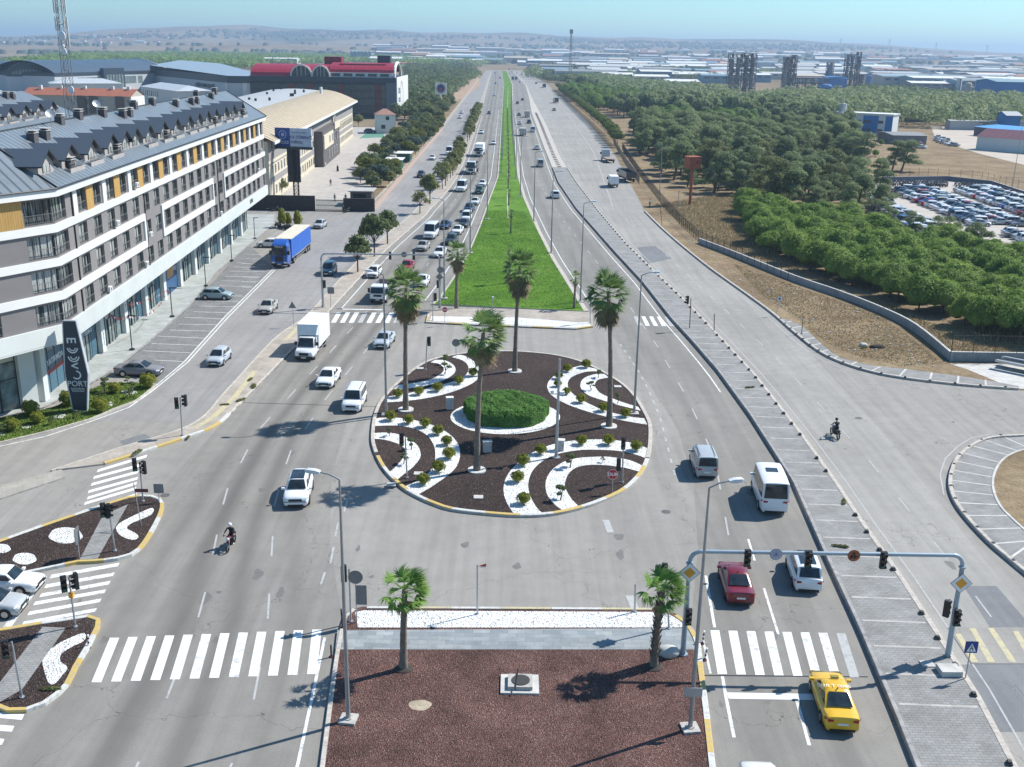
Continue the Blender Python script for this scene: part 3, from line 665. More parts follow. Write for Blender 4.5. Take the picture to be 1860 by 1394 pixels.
lines('edge_line',solid([(x+1.0,y)for x,y in line_at_y([(p.x,p.y)for p in lawnR],[133+i*5 for i in range(90)])]),.14,M_white,.0106)
lines('edge_line',solid([(x-1.1,y)for x,y in line_at_y([(p.x,p.y)for p in stripL],[98+i*5 for i in range(90)])]),.14,M_white,.0106)
cr=cropf(1230,980,3.872)
lines('lane_dash',[(cr(610,345),cr(712,668)),(cr(500,0),cr(545,150))],.15,M_white,.0106)
lines('edge_line',[(cr(318,965),cr(345,1120)),(cr(345,1120),cr(400,1394)),(cr(840,1130),cr(930,1450)),(at(1282,1046),at(1298,1140))],.17,M_white,.0106)
lines('edge_line',[(cr(180,700),cr(235,945))],.12,M_white,.0106)
d1=line_at_y([(15.2,66),(16.8,80),(17,95),(16.4,115),(14.2,150),(9.8,200),(6,260),(4.6,330),(3,500)],[66+i*2 for i in range(200)])
lines('lane_dash',dashed(d1,3,5),.12,M_whiteF,.0106)
c_=cropf(900,380,3.668)
arc=smooth_line([c_(*p)for p in[(830,900),(900,1000),(990,1150),(1050,1280),(1095,1390)]]+[at(1207,790),at(1222,850),at(1228,870)],5)
lines('lane_dash',dashed(arc,1.2,1.4),.18,M_whiteF,.0125)
rs=line_at_y([(28.6,48),(29.2,62),(29.6,80),(29.4,95),(29,110),(27.7,130),(25.7,160),(22.6,200),(20,230)],[48+i*2 for i in range(92)])
lines('lane_dash',dashed(rs,2.5,5),.1,M_whiteF,.0106)
lines('edge_line',solid([(x+.9,y)for x,y in line_at_y([(p.x,p.y)for p in stripR],[20+i*4 for i in range(85)])]),.1,M_whiteF,.0106)
lines('edge_line',solid([(x-6.2,y)for x,y in line_at_y([(p.x,p.y)for p in rroadR[:4]]+[(31,700)],[225+i*8 for i in range(60)])]),.2,M_whiteF,.0106)
lines('edge_line',solid([p-Vector((.9,.6,0))for p in rr[20:]]),.1,M_whiteF,.0106)
lines('edge_line',solid([cropf(1440,740,2.131)(*p)for p in[(585,340),(570,260),(590,200),(640,150),(690,120),(760,105)]]),.1,M_whiteF,.0106)
lines('lane_dash',[(at(590,1040),at(583,1062)),(at(606,994),at(600,1024)),(at(614,950),at(609,975)),(at(632,905),at(625,930))],.14,M_whiteF,.0106)
for a_,b_ in(((1100,945),(1109,968)),((1143,1082),(1153,1105))):
 lines('road_mark',[(at(*a_),at(*b_))],.5,M_whiteF,.012)
lines('trench_joint',[(cropf(480,560,6.34)(-400,1085),cropf(480,560,6.34)(1300,1137)),(cr(190,958),cr(1340,968))],.09,M_black,.0115)
for yy in(30,):pass
M_film=worn('tyre_film',(.285,.265,.232),(.235,.22,.195),scale=.5,thr=(.42,.62));tc_=Vector((0.2,89,0))
for i in range(0):
 k=1.2+.09*i+rnd.uniform(-.01,.01);a0=rnd.uniform(3.9,4.6);a1=a0+rnd.uniform(.4,1.3)
 lines('tyre_mark',solid([(tc_.x+13*k*math.cos(t)*(1+.1*(k-1)),tc_.y+22*(1+(k-1)*.62)*math.sin(t),0)for t in np.linspace(a0,min(a1,5.7),26)]),.13,M_film,.0085+.0001*i)
for px,py,r in((763,1286,.42),):sheet('sandy_patch',[(at(px,py).x+r*1.4*math.cos(t)*(1+.08*math.sin(3*t)),at(px,py).y+r*1.1*math.sin(t)*(1+.08*math.cos(5*t)),0)for t in np.linspace(0,6.28,17)[:-1]],.1552,flat('dusty_sand',(.36,.3,.22),1,var=.3,sc=3))
M_stain=flat('oil_stain',(.155,.148,.135),.7,var=.15,sc=3)
rs_=random.Random(4)
for i in range(34):
 px,py=[(430,1100),(520,1050),(360,1180),(690,1020),(900,1010),(1150,1000),(1360,1180),(1450,1150),(1340,1250),(1330,900),(1250,760),(560,800),(610,650),(480,900),(200,1180),(160,1080),(1600,850),(1700,760),(1500,700),(1680,1000)][i%20]
 p=at(px+rs_.uniform(-60,60),py+rs_.uniform(-30,30));r_=rs_.uniform(.08,.32);el_=rs_.uniform(1,3.2)
 sheet('oil_stain',[(p.x+r_*math.cos(t)*(1+.3*math.sin(3*t+i)),p.y+r_*el_*math.sin(t)*(1+.25*math.cos(2*t+i)),0)for t in np.linspace(0,6.283,15)[:-1]],.0078+.00012*i if i<12 else.0078+.00001*i,M_stain)
for i,(px,py)in enumerate(((1210,930),(1560,760),(300,900))):
 p=at(px,py);sheet('manhole_lid',[(p.x+.34*math.cos(t),p.y+.34*math.sin(t),0)for t in np.linspace(0,6.283,17)[:-1]],.0132,flat('iron_lid',(.13,.125,.12),.6,.3))
M_bw=flat('render_white',(.66,.66,.645),.7,var=.03,sc=.5)
M_bw2=flat('panel_palegreen_white',(.58,.61,.59),.6,var=.05,sc=.4)
M_bg=flat('render_taupe_grey',(.21,.195,.19),.8,var=.05,sc=.6)
M_bb=flat('chimney_brick_dark',(.085,.075,.08),.85,var=.2,sc=3)
M_bc=flat('render_greige',(.36,.33,.31),.8,var=.08,sc=1)
M_bm=flat('metal_dark',(.03,.033,.036),.5,.3)
M_rail=flat('railing_grey',(.22,.22,.22),.5,.4)
def roofmat(name,c,seam=.5,dark=.55,rough=.42):
 m,nt,p=newmat(name);tc=nt.nodes.new('ShaderNodeTexCoord');sx=nt.nodes.new('ShaderNodeSeparateXYZ');nt.links.new(tc.outputs['UV'],sx.inputs[0])
 fr=math_(nt,'FRACT',math_(nt,'DIVIDE',sx.outputs[0],seam));k=math_(nt,'LESS_THAN',fr,.22)
 n=noise(nt,wcoords(nt),.5,5,.7);base=ramp(nt,n,[(.3,tuple(x*.85 for x in c)),(.7,tuple(x*1.12 for x in c))])
 nt.links.new(mixc(nt,k,base,tuple(x*dark for x in c)),p.inputs['Base Color']);p.inputs['Roughness'].default_value=rough;p.inputs['Metallic'].default_value=.25
 bump(nt,p,k,.04,1);return m
M_roof=roofmat('standing_seam_blue_grey',(.20,.235,.26),seam=.95,dark=.45)
M_roofd=roofmat('standing_seam_slate',(.17,.21,.26),seam=.5)
def woodmat():
 m,nt,p=newmat('cladding_amber');sx=nt.nodes.new('ShaderNodeSeparateXYZ');nt.links.new(wcoords(nt),sx.inputs[0])
 fr=math_(nt,'FRACT',math_(nt,'MULTIPLY',sx.outputs[1],5));k=math_(nt,'LESS_THAN',fr,.14)
 n=noise(nt,wcoords(nt,(2,2,.3)),2,4);nt.links.new(mixc(nt,k,ramp(nt,n,[(.3,(.42,.25,.07)),(.7,(.52,.32,.1))]),(.25,.14,.04)),p.inputs['Base Color']);p.inputs['Roughness'].default_value=.6;return m
M_wood=woodmat()
def windowmat():
 """glazing with curtains drawn to a different degree in every window"""
 m,nt,p=newmat('window_curtained');oi=nt.nodes.new('ShaderNodeObjectInfo');tc=nt.nodes.new('ShaderNodeTexCoord')
 vm=nt.nodes.new('ShaderNodeVectorMath');vm.operation='ADD';cm=nt.nodes.new('ShaderNodeCombineXYZ')
 nt.links.new(math_(nt,'MULTIPLY',oi.outputs['Random'],90),cm.inputs[0]);nt.links.new(tc.outputs['Object'],vm.inputs[0]);nt.links.new(cm.outputs[0],vm.inputs[1])
 mp=nt.nodes.new('ShaderNodeMapping');mp.inputs['Scale'].default_value=(6,6,.35);nt.links.new(vm.outputs[0],mp.inputs[0])
 n=noise(nt,mp.outputs[0],1.2,3,.6);lo=ramp2(nt,oi.outputs['Random'],0,1,-.10,.14)
 f=ramp2(nt,math_(nt,'ADD',n,lo),.44,.62,0,1)
 nt.links.new(mixc(nt,f,(.045,.055,.055),(.42,.44,.42)),p.inputs['Base Color']);p.inputs['Roughness'].default_value=.1;p.inputs['Specular IOR Level'].default_value=.5;return m
M_win=windowmat()
M_shopgl=glass('shop_glass',(.10,.13,.13),.1)
M_cream=flat('shop_blind_cream',(.55,.53,.45),.8,var=.06)
M_adblue=flat('shop_film_blue',(.055,.13,.18),.5,var=.08)
M_addark=flat('banner_blue',(.03,.09,.2),.5,var=.06)
FNT=None
def text_mesh(name,body,size,mat,parent,origin,ux,uz,nrm,ext=.01,bold=0.0,align='CENTER',sx=1.0):
 cu=bpy.data.curves.new(name,'FONT');cu.body=body;cu.size=size;cu.extrude=ext;cu.align_x=align;cu.align_y='CENTER';cu.offset=bold
 t=bpy.data.objects.new(name,cu);COL.objects.link(t)
 me=bpy.data.meshes.new_from_object(t.evaluated_get(bpy.context.evaluated_depsgraph_get()));bpy.data.objects.remove(t);bpy.data.curves.remove(cu)
 ux=Vector(ux).normalized();uz=Vector(uz).normalized();nn=Vector(nrm).normalized()
 Mx=Matrix((ux*sx,uz,nn)).transposed().to_4x4();Mx.translation=Vector(origin);me.transform(Mx)
 me.materials.clear();me.materials.append(mat);me.name=name
 return obj(name,me,parent)
Cc=Vector((-39.9,90.5,0));u1=Vector((-.0472,.9989,0));n1v=Vector((-.9989,-.0472,0))
u2=Vector((-.503,-.864,0)).normalized();n2v=Vector((-.864,.503,0)).normalized()
def FT(o,u,n):return lambda s,d,z:(o.x+u.x*s+n.x*d,o.y+u.y*s+n.y*d,z)
T1=FT(Cc,u1,n1v);T2=FT(Cc,u2,n2v)
def fb(b,T,s0,s1,z0,z1,d0,d1,m=0):
 P=[T(s0,d0,z0),T(s1,d0,z0),T(s1,d1,z0),T(s0,d1,z0),T(s0,d0,z1),T(s1,d0,z1),T(s1,d1,z1),T(s0,d1,z1)]
 v1=Vector(P[1])-Vector(P[0]);v2=Vector(P[3])-Vector(P[0])
 F=[(0,3,2,1),(4,5,6,7),(0,1,5,4),(1,2,6,5),(2,3,7,6),(3,0,4,7)]
 if v1.cross(v2).z<0:F=[f[::-1]for f in F]
 b.add(P,F,m)
LEN1=98.0;LEN2=24.0
apt=empty('apartment_block',(-48,92,0),0,'long white and taupe apartment block with a blue-grey seamed roof and shops below','building')
apt.location=(0,0,0)
b=MB()
for T,L in((T1,LEN1),(T2,LEN2)):
 fb(b,T,.6,L-.1,6.5,19.2,.55,.75,0)
b.build('inner_wall',[flat('interior_dark',(.05,.048,.045),.9)],apt)
mod=8.1;s0=5.0;nm=11
rows=[(7.95,10.15),(10.9,13.15),(13.85,16.1),(16.8,19.2)]
wob=MB();wh=MB();wood=MB();opens=[]
def infill(T,holes,z0,z1,L,mat=0,start=0):
 x=start
 for h0,h1 in sorted(holes):
  if h0>x:fb(wob,T,x,h0,z0,z1,0.02,.5,mat)
  fb(wob,T,h0,h1,z1-.22,z1,0.02,.5,mat);fb(wob,T,h0,h1,z0,z0+.12,0.02,.5,mat)
  opens.append((T,h0,h1,z0+.12,z1-.22));x=h1
 if x<L:fb(wob,T,x,L,z0,z1,0.02,.5,mat)
for fi,(z0,z1)in enumerate(rows):
 hs=[]
 if fi<3:
  k=0;s=5.75
  while s<LEN1-2:
   w_=2.3;sk=s-.3+rnd.uniform(-.12,.12)
   hs.append((sk,sk+w_));s+=4.05
  hs=[h for h in hs if not(fi==1 and False)]
  hs+=[(LEN1-1.9,LEN1-.6)];hs=[h for h in hs if h[1]<LEN1-2 or h[0]>LEN1-2.1]
 else:
  for k in range(nm+1):
   a=s0+k*mod
   if a+7.2<LEN1:hs+=[(a+.75,a+3.0),(a+4.9,a+7.2)]
   elif a+3.3<LEN1:hs+=[(a+1.1,a+2.8)]
 infill(T1,[(0.0,2.9)]+hs,z0,z1,LEN1)
 infill(T2,[(0.0,2.9),(6.2,12.2),(15.5,21.5)],z0,z1,LEN2)
wob.build('wall',[M_bg],apt)
for k in range(nm+1):
 a=s0+k*mod
 if a<LEN1:fb(wh,T1,a-.5,a+.5,16.8,19.2,-.12,.4)
 if a+4.9<LEN1:
  wood=MB();fb(wood,T1,a+3.02,a+4.88,16.82,19.18,-.10,.3);wood.build('cladding_panel',[M_wood],apt)
for a,c in((3.1,6.0),(12.4,15.3)):
 wood=MB();fb(wood,T2,a,c,16.82,19.18,-.10,.3);wood.build('cladding_panel',[M_wood],apt)
def band(z0,z1,sA,sB,d=-.16,corner=True):
 fb(wh,T1,sA,sB,z0,z1,d,.45)
CB=Vector((0,0,0))
def cband(z0,z1,L1,L2,pr,b=wh):
 """band that turns the corner"""
 den=1+n1v.dot(n2v);o=Cc+(n1v+n2v)*(-pr/den);i_=Cc+(n1v+n2v)*(.4/den)
 A=o+u1*L1;Bp=i_+u1*L1;Cx=o+u2*L2;D=i_+u2*L2
 P=[A,o,Cx,D,i_,Bp];poly=[(p.x,p.y)for p in P]
 if area2(poly)<0:poly=poly[::-1]
 b.prism(poly,z0,z1,0,bottom=True)
cband(19.2,19.88,LEN1+.5,LEN2,.55);cband(16.1,16.8,LEN1,LEN2,.16)
cband(13.15,13.85,21.0+4.5,LEN2,.16);cband(10.15,10.9,25.5,LEN2,.16)
fb(wh,T1,24.95,25.5,10.9,13.15,-.16,.4)
for a,c in((32.1,58.3),(65.1,LEN1)):
 band(13.15,13.85,a,c);band(10.15,10.9,a,c);fb(wh,T1,a,a+.5,10.9,13.15,-.16,.4)
 if c<LEN1:fb(wh,T1,c-.5,c,10.9,13.15,-.16,.4)
for a,c in((25.5,32.1),(58.3,65.1)):
 for z0,z1 in((10.15,10.9),(13.15,13.85)):gm=MB();fb(gm,T1,a,c,z0,z1,.02,.5);gm.build('wall',[M_bg],apt)
wh.build('band',[M_bw],apt)
fs=MB();cband(6.45,7.95,LEN1+.3,LEN2,.3,fs)
fs.build('fascia',[M_bw2],apt)
sof=MB()
den=1+n1v.dot(n2v);o=Cc+(n1v+n2v)*(-.28/den);i_=Cc+(n1v+n2v)*(4.4/den)
poly=[(p.x,p.y)for p in(o+u1*LEN1,o,o+u2*LEN2,i_+u2*LEN2,i_,i_+u1*LEN1)]
if area2(poly)<0:poly=poly[::-1]
sof.prism(poly,6.3,6.46,0,bottom=True);sof.build('soffit',[M_bw2],apt)
wcache={}
def win_unit(T,h0,h1,z0,z1,u,name='window'):
 w_=h1-h0;h=z1-z0;key=(round(w_,1),round(h,2),name)
 if key not in wcache:
  g=MB();g.box(.05,w_-.05,.0,.04,.05,h-.05,0)
  for a in(0,w_-.07):g.box(a,a+.07,-.05,.05,0,h,1)
  nb=max(1,int(round(w_/.75)))
  for k in range(1,nb):g.box(w_*k/nb-.03,w_*k/nb+.03,-.04,-.001,.07,h-.07,1)
  g.box(.07,w_-.07,-.05,.05,0,.06,1);g.box(.07,w_-.07,-.05,.05,h-.07,h,1)
  r=MB();rh=.85
  r.box(.03,w_-.03,-.34,-.3,rh-.04,rh,0);r.box(.03,w_-.03,-.34,-.3,.12,.15,0)
  for k in range(int(w_/.22)+1):
   x=.04+k*(w_-.08)/max(1,int(w_/.22));r.box(x-.011,x+.011,-.33,-.31,.15,rh-.04,0)
  wcache[key]=(g.mesh(name,[M_win,M_bm]),r.mesh('railing',[M_rail]))
 g,r=wcache[key]
 p=T(h0,.34,z0);o=obj(name,g,apt);ang=math.atan2(u.y,u.x)
 nn=n1v if u is u1 else n2v
 Mx=Matrix((u,nn,Vector((0,0,1)))).transposed().to_4x4();Mx.translation=Vector(p);o.matrix_world=Mx;o.matrix_basis=Mx
 q=obj('railing',r,o);return o
for T,h0,h1,z0,z1 in opens:win_unit(T,h0,h1,z0,z1,u1 if T is T1 else u2)
G0=3.7
col=MB();
spans=[]
s=1.6
for k in range(12):
 a=s+k*8.1;col=MB();fb(col,T1,a-.55,a+.55,0.1,6.35,G0-.55,G0+.5);col.build('column',[M_bw2],apt)
 spans.append((a+.55,a+7.55))
for a in(2.3,11,19.5):col=MB();fb(col,T2,a-.8,a+.8,0.1,6.35,G0-.5,G0+.5);col.build('column',[M_bw2],apt)
gd=[(1.6,1)]
den=1+n1v.dot(n2v)
for k,(a,c)in enumerate(spans):
 if a>LEN1-3:continue
 c=min(c,LEN1-.3);b=MB()
 fb(b,T1,a,c,5.55,6.3,G0,G0+.05,0);fb(b,T1,a,c,4.75,5.5,G0+.02,G0+.05,2);fb(b,T1,a,c,.15,4.7,G0,G0+.05,0)
 n_=4
 for j in range(n_+1):
  x=a+(c-a)*j/n_;fb(b,T1,x-.05,x+.05,.1,6.3,G0-.06,G0+.0-.002,1)
 for z in(4.7,5.5):fb(b,T1,a,c,z,z+.06,G0-.05,G0-.003,1)
 f=b.build('shop_front',[M_shopgl,M_bm,M_cream],apt)
 if k in(0,3,4,7,8,9,10):
  w_=(c-a);d=MB()
  if k==0:fb(d,T1,a+.1,c-.1,.2,4.0,G0-.03,G0-.01)
  else:
   fb(d,T1,a+.1,a+w_*.3,.2,3.9,G0-.03,G0-.01);d.build('window_film',[M_adblue],f);d=MB();fb(d,T1,a+w_*.7,c-.1,.2,3.9,G0-.03,G0-.01)
  fl=d.build('window_film',[M_adblue],f)
 if k!=0 and k!=5:
  d=MB();m_=(a+c)/2;fb(d,T1,m_-.95,m_+.95,.15,2.9,G0-.09,G0-.07,0)
  for xx in(m_-.95,m_,m_+.95):fb(d,T1,xx-.06,xx+.06,.1,2.95,G0-.14,G0-.092,1)
  d.build('door',[M_shopgl,M_bm],f)
for a,c in((3.1,10.2),(11.8,18.7),(20.3,24)):
 b=MB();fb(b,T2,a,c,5.5,6.3,G0,G0+.05,0);fb(b,T2,a,c,4.6,5.4,G0+.02,G0+.05,2);fb(b,T2,a,c,.15,4.55,G0,G0+.05,0)
 for j in range(5):x=a+(c-a)*j/4;fb(b,T2,x-.06,x+.06,.1,6.3,G0-.07,G0-.002,1)
 for z in(4.55,5.4,3.0):fb(b,T2,a,c,z,z+.07,G0-.05,G0-.003,1)
 b.build('shop_front',[M_shopgl,M_bm,M_cream],apt)
acm=MB();acm.box(-.36,.36,-.26,0,0,.48,0);acm.cyl((0,-.27,.24),(0,-.261,.24),.18,n=14,m=1,sm=False);acme=acm.mesh('air_conditioner',[M_bw,M_sgrey])
RA=Matrix((u1,n1v,Vector((0,0,1)))).transposed().to_4x4();ra=random.Random(8)
for k in range(9):
 s=ra.uniform(4,94);z_=(8.2,11.2,14.2,17.1)[k%4];o=obj('air_conditioner',acme,apt);Mx=RA.copy();Mx.translation=Vector(T1(s,-.2 if k%4 else-.02,z_));o.matrix_basis=Mx
for s in(4.3,61.5,25.8):dp=MB();fb(dp,T1,s,s+.12,7.95,19.2,-.1,-.0);dp.build('downpipe',[M_bm],apt)
zz=Vector((0,0,1))
def ftext(body,size,mat,s,z,dd=G0-.05,T=T1,u=u1,n=n1v,bold=.01,name='lettering',parent=None,sx=1.0):
 return text_mesh(name,body,size,mat,parent or apt,T(s,dd,z),u,zz,-n,bold=bold,sx=sx)
M_tw=flat('print_white',(.8,.8,.8),.5,var=.02);M_tr=flat('print_red',(.65,.08,.05),.5,var=.02);M_ty=flat('print_yellow',(.7,.6,.2),.5,var=.02);M_tk=flat('print_black',(.02,.02,.02),.5)
ftext('YATIRIMDA',.78,M_tw,5.6,3.0);ftext('YENİ ADRESİNİZ',.58,M_tr,5.6,2.1)
spx=Vector(T1(1,0,0))
b=MB();fb(b,T1,13.3-2.9,13.3+3.5,.0+.2,4.1,G0-.045,G0-.03);b.build('window_film',[M_adblue],apt)
ftext('BİR DEĞİL YÜZLERCE',.5,M_tw,13.5,3.1);ftext('FIRSAT',.55,M_ty,13.5,2.2)
a,c=spans[5];b=MB();fb(b,T1,a+.05,c-.05,.2,5.9,G0-.1,G0-.05);b.build('banner',[M_addark],apt)
ftext('1,49',1.9,M_tw,a+2.3,4.6,G0-.11,sx=.8);ftext('ORANLA',.7,M_tw,a+5.2,5.0,G0-.11);ftext('GÜN SATIŞ',.7,M_tw,a+4.8,3.0,G0-.11)
b=MB();fb(b,T1,a+2.2,a+5.2,2.2,3.5,G0-.125,G0-.112);b.build('banner_panel',[flat('print_orange',(.5,.25,.08),.5)],apt)
a,c=spans[2];b=MB();fb(b,T1,a+.6,a+5.4,4.3,5.4,G0-.35,G0-.2);sg=b.build('shop_sign',[M_sw],apt);ftext('Emlak',1.1,M_tk,a+3,4.85,G0-.37,parent=sg)
ftext('LIDYA',.9,M_tk,LEN1-15,7.2,-.33)
RZ=19.9;K=.60;RD=6.3
def ring(d):
 den=1+n1v.dot(n2v);return Cc+(n1v+n2v)*(d/den)
def roof_face(b,uv,pts,u):
 b.face(pts);
 for p in pts:uv.append((Vector(p).dot(u),p[2]))
b=MB();uv=[]
ov=-.65
P0=ring(ov);P1=ring(RD);P2=ring(2*RD+.6)
z=lambda d:RZ+K*(d-ov)if d<=RD else RZ+K*(RD-ov)-K*(d-RD)
e=LEN1+.6
def V3(p,zv):return(p.x,p.y,zv)
A0=P0+u1*(e);A1=P1+u1*(e-1);A2=P2+u1*(e)
B0=P0+u2*LEN2;B1=P1+u2*LEN2;B2=P2+u2*LEN2
roof_face(b,uv,[V3(P0,z(ov)),V3(A0,z(ov)),V3(A1,z(RD)),V3(P1,z(RD))],u1)
roof_face(b,uv,[V3(B0,z(ov)),V3(P0,z(ov)),V3(P1,z(RD)),V3(B1,z(RD))],u2)
roof_face(b,uv,[V3(P1,z(RD)),V3(A1,z(RD)),V3(A2,z(2*RD)),V3(P2,z(2*RD))],u1)
roof_face(b,uv,[V3(B1,z(RD)),V3(P1,z(RD)),V3(P2,z(2*RD)),V3(B2,z(2*RD))],u2)
roof=b.build('roof',[M_roof],apt,uvs=uv)
b=MB()
def edge(p,q,r=.09):b.cyl(p,q,r,n=6)
edge(V3(P1,z(RD)+.02),V3(A1,z(RD)+.02));edge(V3(P0,z(ov)+.03),V3(P1,z(RD)+.03),.1);edge(V3(A0,z(ov)+.02),V3(A1,z(RD)+.02),.12)
edge(V3(P1,z(RD)+.02),V3(B1,z(RD)+.02));edge(V3(P0,z(ov)),V3(A0,z(ov)),.07);edge(V3(P0,z(ov)),V3(B0,z(ov)),.07)
b.build('ridge_cap',[M_bm],roof)
b=MB();
gp=[T1(LEN1,0,6.4),T1(LEN1,G0,6.4),T1(LEN1,G0,.1),T1(LEN1,2*RD,.1),T1(LEN1,2*RD,z(2*RD)-.3),T1(LEN1,RD,z(RD)-.3),T1(LEN1,0,19.8)]
b.face(gp[::-1]);gp=[T1(0,2*RD,.1),T1(LEN1,2*RD,.1),T1(LEN1,2*RD,19.5),T1(0,2*RD,19.5)];b.face(gp)
b.build('gable_wall',[M_bg],apt)
def dormer_mesh():
 b=MB();uv=[]
 w=1.95;z0=RZ+K*(1.0+.65);zt=23.0;ze=21.75;d0=1.0
 de=d0+(ze-z0)/K;dr=d0+(zt-z0)/K
 def p(s,d,zv):return(s,d,zv)
 F=[p(-w+.2,d0,z0-.1),p(w-.2,d0,z0-.1),p(w-.2,d0,ze),p(0,d0,zt-.1),p(-w+.2,d0,ze)]
 b.face(F,0);b.face([p(-w+.2,d0,z0-.1),p(-w+.2,d0,ze),p(-w+.2,de,ze)],0);b.face([p(w-.2,d0,z0-.1),p(w-.2,de,ze),p(w-.2,d0,ze)],0)
 for sgn in(-1,1):
  q=[p(0,d0-.45,zt),p(0,dr+.2,zt),p(sgn*(w+.15),de+.35,ze-.08),p(sgn*(w+.15),d0-.45,ze-.08)]
  b.face(q if sgn<0 else q[::-1],1)
  q2=[(a,c,zv-.12)for a,c,zv in q];b.face(q2[::-1]if sgn<0 else q2,2)
  b.face([q[0],q[3],q2[3],q2[0]],2);b.face([q[3],q[2],q2[2],q2[3]],2)
 b.box(-.75,.75,d0-.04,d0-.01,z0+.15,ze-.1,3);b.box(-.82,-.75,d0-.07,d0-.005,z0+.1,ze-.03,2);b.box(.75,.82,d0-.07,d0-.005,z0+.1,ze-.03,2);b.box(-.03,.03,d0-.06,d0-.041,z0+.15,ze-.1,2)
 return b.mesh('dormer',[M_bc,M_roofd,M_bm,M_win])
dm=dormer_mesh()
bal=MB();zb=RZ+K*(.5+.65)-.2
bal.box(-1.9,1.9,.3,.42,zb-.3,zb+.45,0);bal.box(-1.9,-1.78,.42,1.6,zb-.3,zb+.45,0);bal.box(1.78,1.9,.42,1.6,zb-.3,zb+.45,0);bal.box(-1.75,1.75,.43,.95,zb+.05,zb+.15,1)
for k in range(12):bal.box(-1.85+k*.33,-1.82+k*.33,.34,.37,zb+.45,zb+.9,2)
bal.box(-1.9,1.9,.33,.38,zb+.9,zb+.94,2)
balm=bal.mesh('roof_balcony',[M_bc,M_conc,M_rail])
chm=MB();chm.box(-.5,.5,-.35,.35,-1.6,.15,0);chm.box(-.58,.58,-.43,.43,.15,.21,1);
for a in(-.42,-.1,.22):chm.box(a,a+.2,-.2,.2,.21,.36,0)
chm.box(-.58,.58,-.43,.43,.36,.42,1)
chmesh=chm.mesh('chimney',[M_bb,M_conc])
R1M=Matrix((u1,n1v,Vector((0,0,1)))).transposed().to_4x4()
def place_u(me,name,s,d,zv,par,O=Cc,extra=0):
 o=obj(name,me,par);Mx=R1M.copy();Mx.translation=Vector((O.x+u1.x*s+n1v.x*d,O.y+u1.y*s+n1v.y*d,zv));o.matrix_basis=Mx;return o
DY=[92.5,98.0,104.0,109.9,114.5,118.2,123.2,129.3,135.2,141.5,146.7,151.8,156.8,163.3,169.1,175.6]
for i,y in enumerate(DY):
 o=place_u(dm,'dormer',y-90.5,0,0,roof)
 if i not in(0,4,5):place_u(balm,'roof_balcony',y-90.5+(.3 if i%2 else-.2),0,0,roof)
for s,d in((7.3,.9),(21,.9),(40,.9),(66,.9),(86,.9),(9,4.6),(12,4.6),(20,6.0),(26,6.2),(33,5.9),(38,5.2),(40.5,5.2),(46,6.2),(54,6.2),(62,5.2),(70,5.0),(73,5.0),(78,6.2),(84,5.3),(90,6.1)):
 place_u(chmesh,'chimney',s,d,RZ+K*(min(d,RD)+.65)+.55,roof)
def dish(px_s,d,zv):
 b=MB();c=Vector(T1(px_s,d,zv));b.cyl(c-Vector((0,0,1.2)),c,.04,n=6,m=1)
 dirv=Vector((.55,-.65,.5)).normalized();q=dirv.to_track_quat('Z','Y');rs=[]
 for r,h in((.03,0),(.2,.03),(.36,.08),(.46,.13)):rs.append([c+q@Vector((r*math.cos(t),r*math.sin(t),h))for t in np.linspace(0,2*math.pi,15)[:-1]])
 b.loft(rs,0,cap=False);b.cyl(c,c+dirv*.8,.02,n=5,m=1)
 tag(b.build('satellite_dish',[M_galv,M_pole]),'grey satellite dish on a post on the seamed roof ridge %s'%('nearest the corner' if px_s<25 else 'halfway along'),'satellite dish','dishes on the apartment roof')
dish(16.5,5.6,25.0);dish(31.5,6.0,25.2)
b2=empty('apartment_block',(0,0,0),0,'second apartment block with slate roof and dormers behind the long one, under the mast','building')
Ce=at(139,211,19.7);Cs=at(-90,256,19.7)
U=(Ce-Cs);U.z=0;L_=U.length;U.normalize();Nn=Vector((-U.y,U.x,0))
T3=FT(Cs,U,Nn);b=MB()
fb(b,T3,0,L_,19.1,19.7,-.1,.3);b.build('band',[M_bw],b2)
b=MB();fb(b,T3,0,L_-.3,.1,19.1,0.2,12.6);b.build('wall',[M_bg],b2)
b=MB();uv=[]
roof_face(b,uv,[T3(-1,-.6,19.75),T3(L_+.5,-.6,19.75),T3(L_-6,6.3,24.0),T3(-1,6.3,24.0)],U)
roof_face(b,uv,[T3(L_+.5,-.6,19.75),T3(L_+.5,13,19.75),T3(L_-6,6.3,24.0)],Nn)
roof_face(b,uv,[T3(-1,6.3,24.0),T3(L_-6,6.3,24.0),T3(L_+.5,13,19.75),T3(-1,13,19.75)],U)
r2=b.build('roof',[M_roof],b2,uvs=uv)
M3=Matrix((U,Nn,Vector((0,0,1)))).transposed().to_4x4()
for k in range(8):
 s=L_-9-k*6.0
 if s<2:break
 o=obj('dormer',dm,r2);Mx=M3.copy();Mx.translation=Vector(T3(s,0,-.3));o.matrix_basis=Mx
 o=obj('roof_balcony',balm,r2);o.matrix_basis=Mx.copy()
 if k%2==0:
  o=obj('chimney',chmesh,r2);Mx=M3.copy();Mx.translation=Vector(T3(s+3,1.5,21.3));o.matrix_basis=Mx
for s,d in((L_-14,5),(L_-16,5.2),(L_-26,5.5),(L_-33,5)):
 o=obj('chimney',chmesh,r2);Mx=M3.copy();Mx.translation=Vector(T3(s,d,RZ+K*(d+.65)+.5));o.matrix_basis=Mx
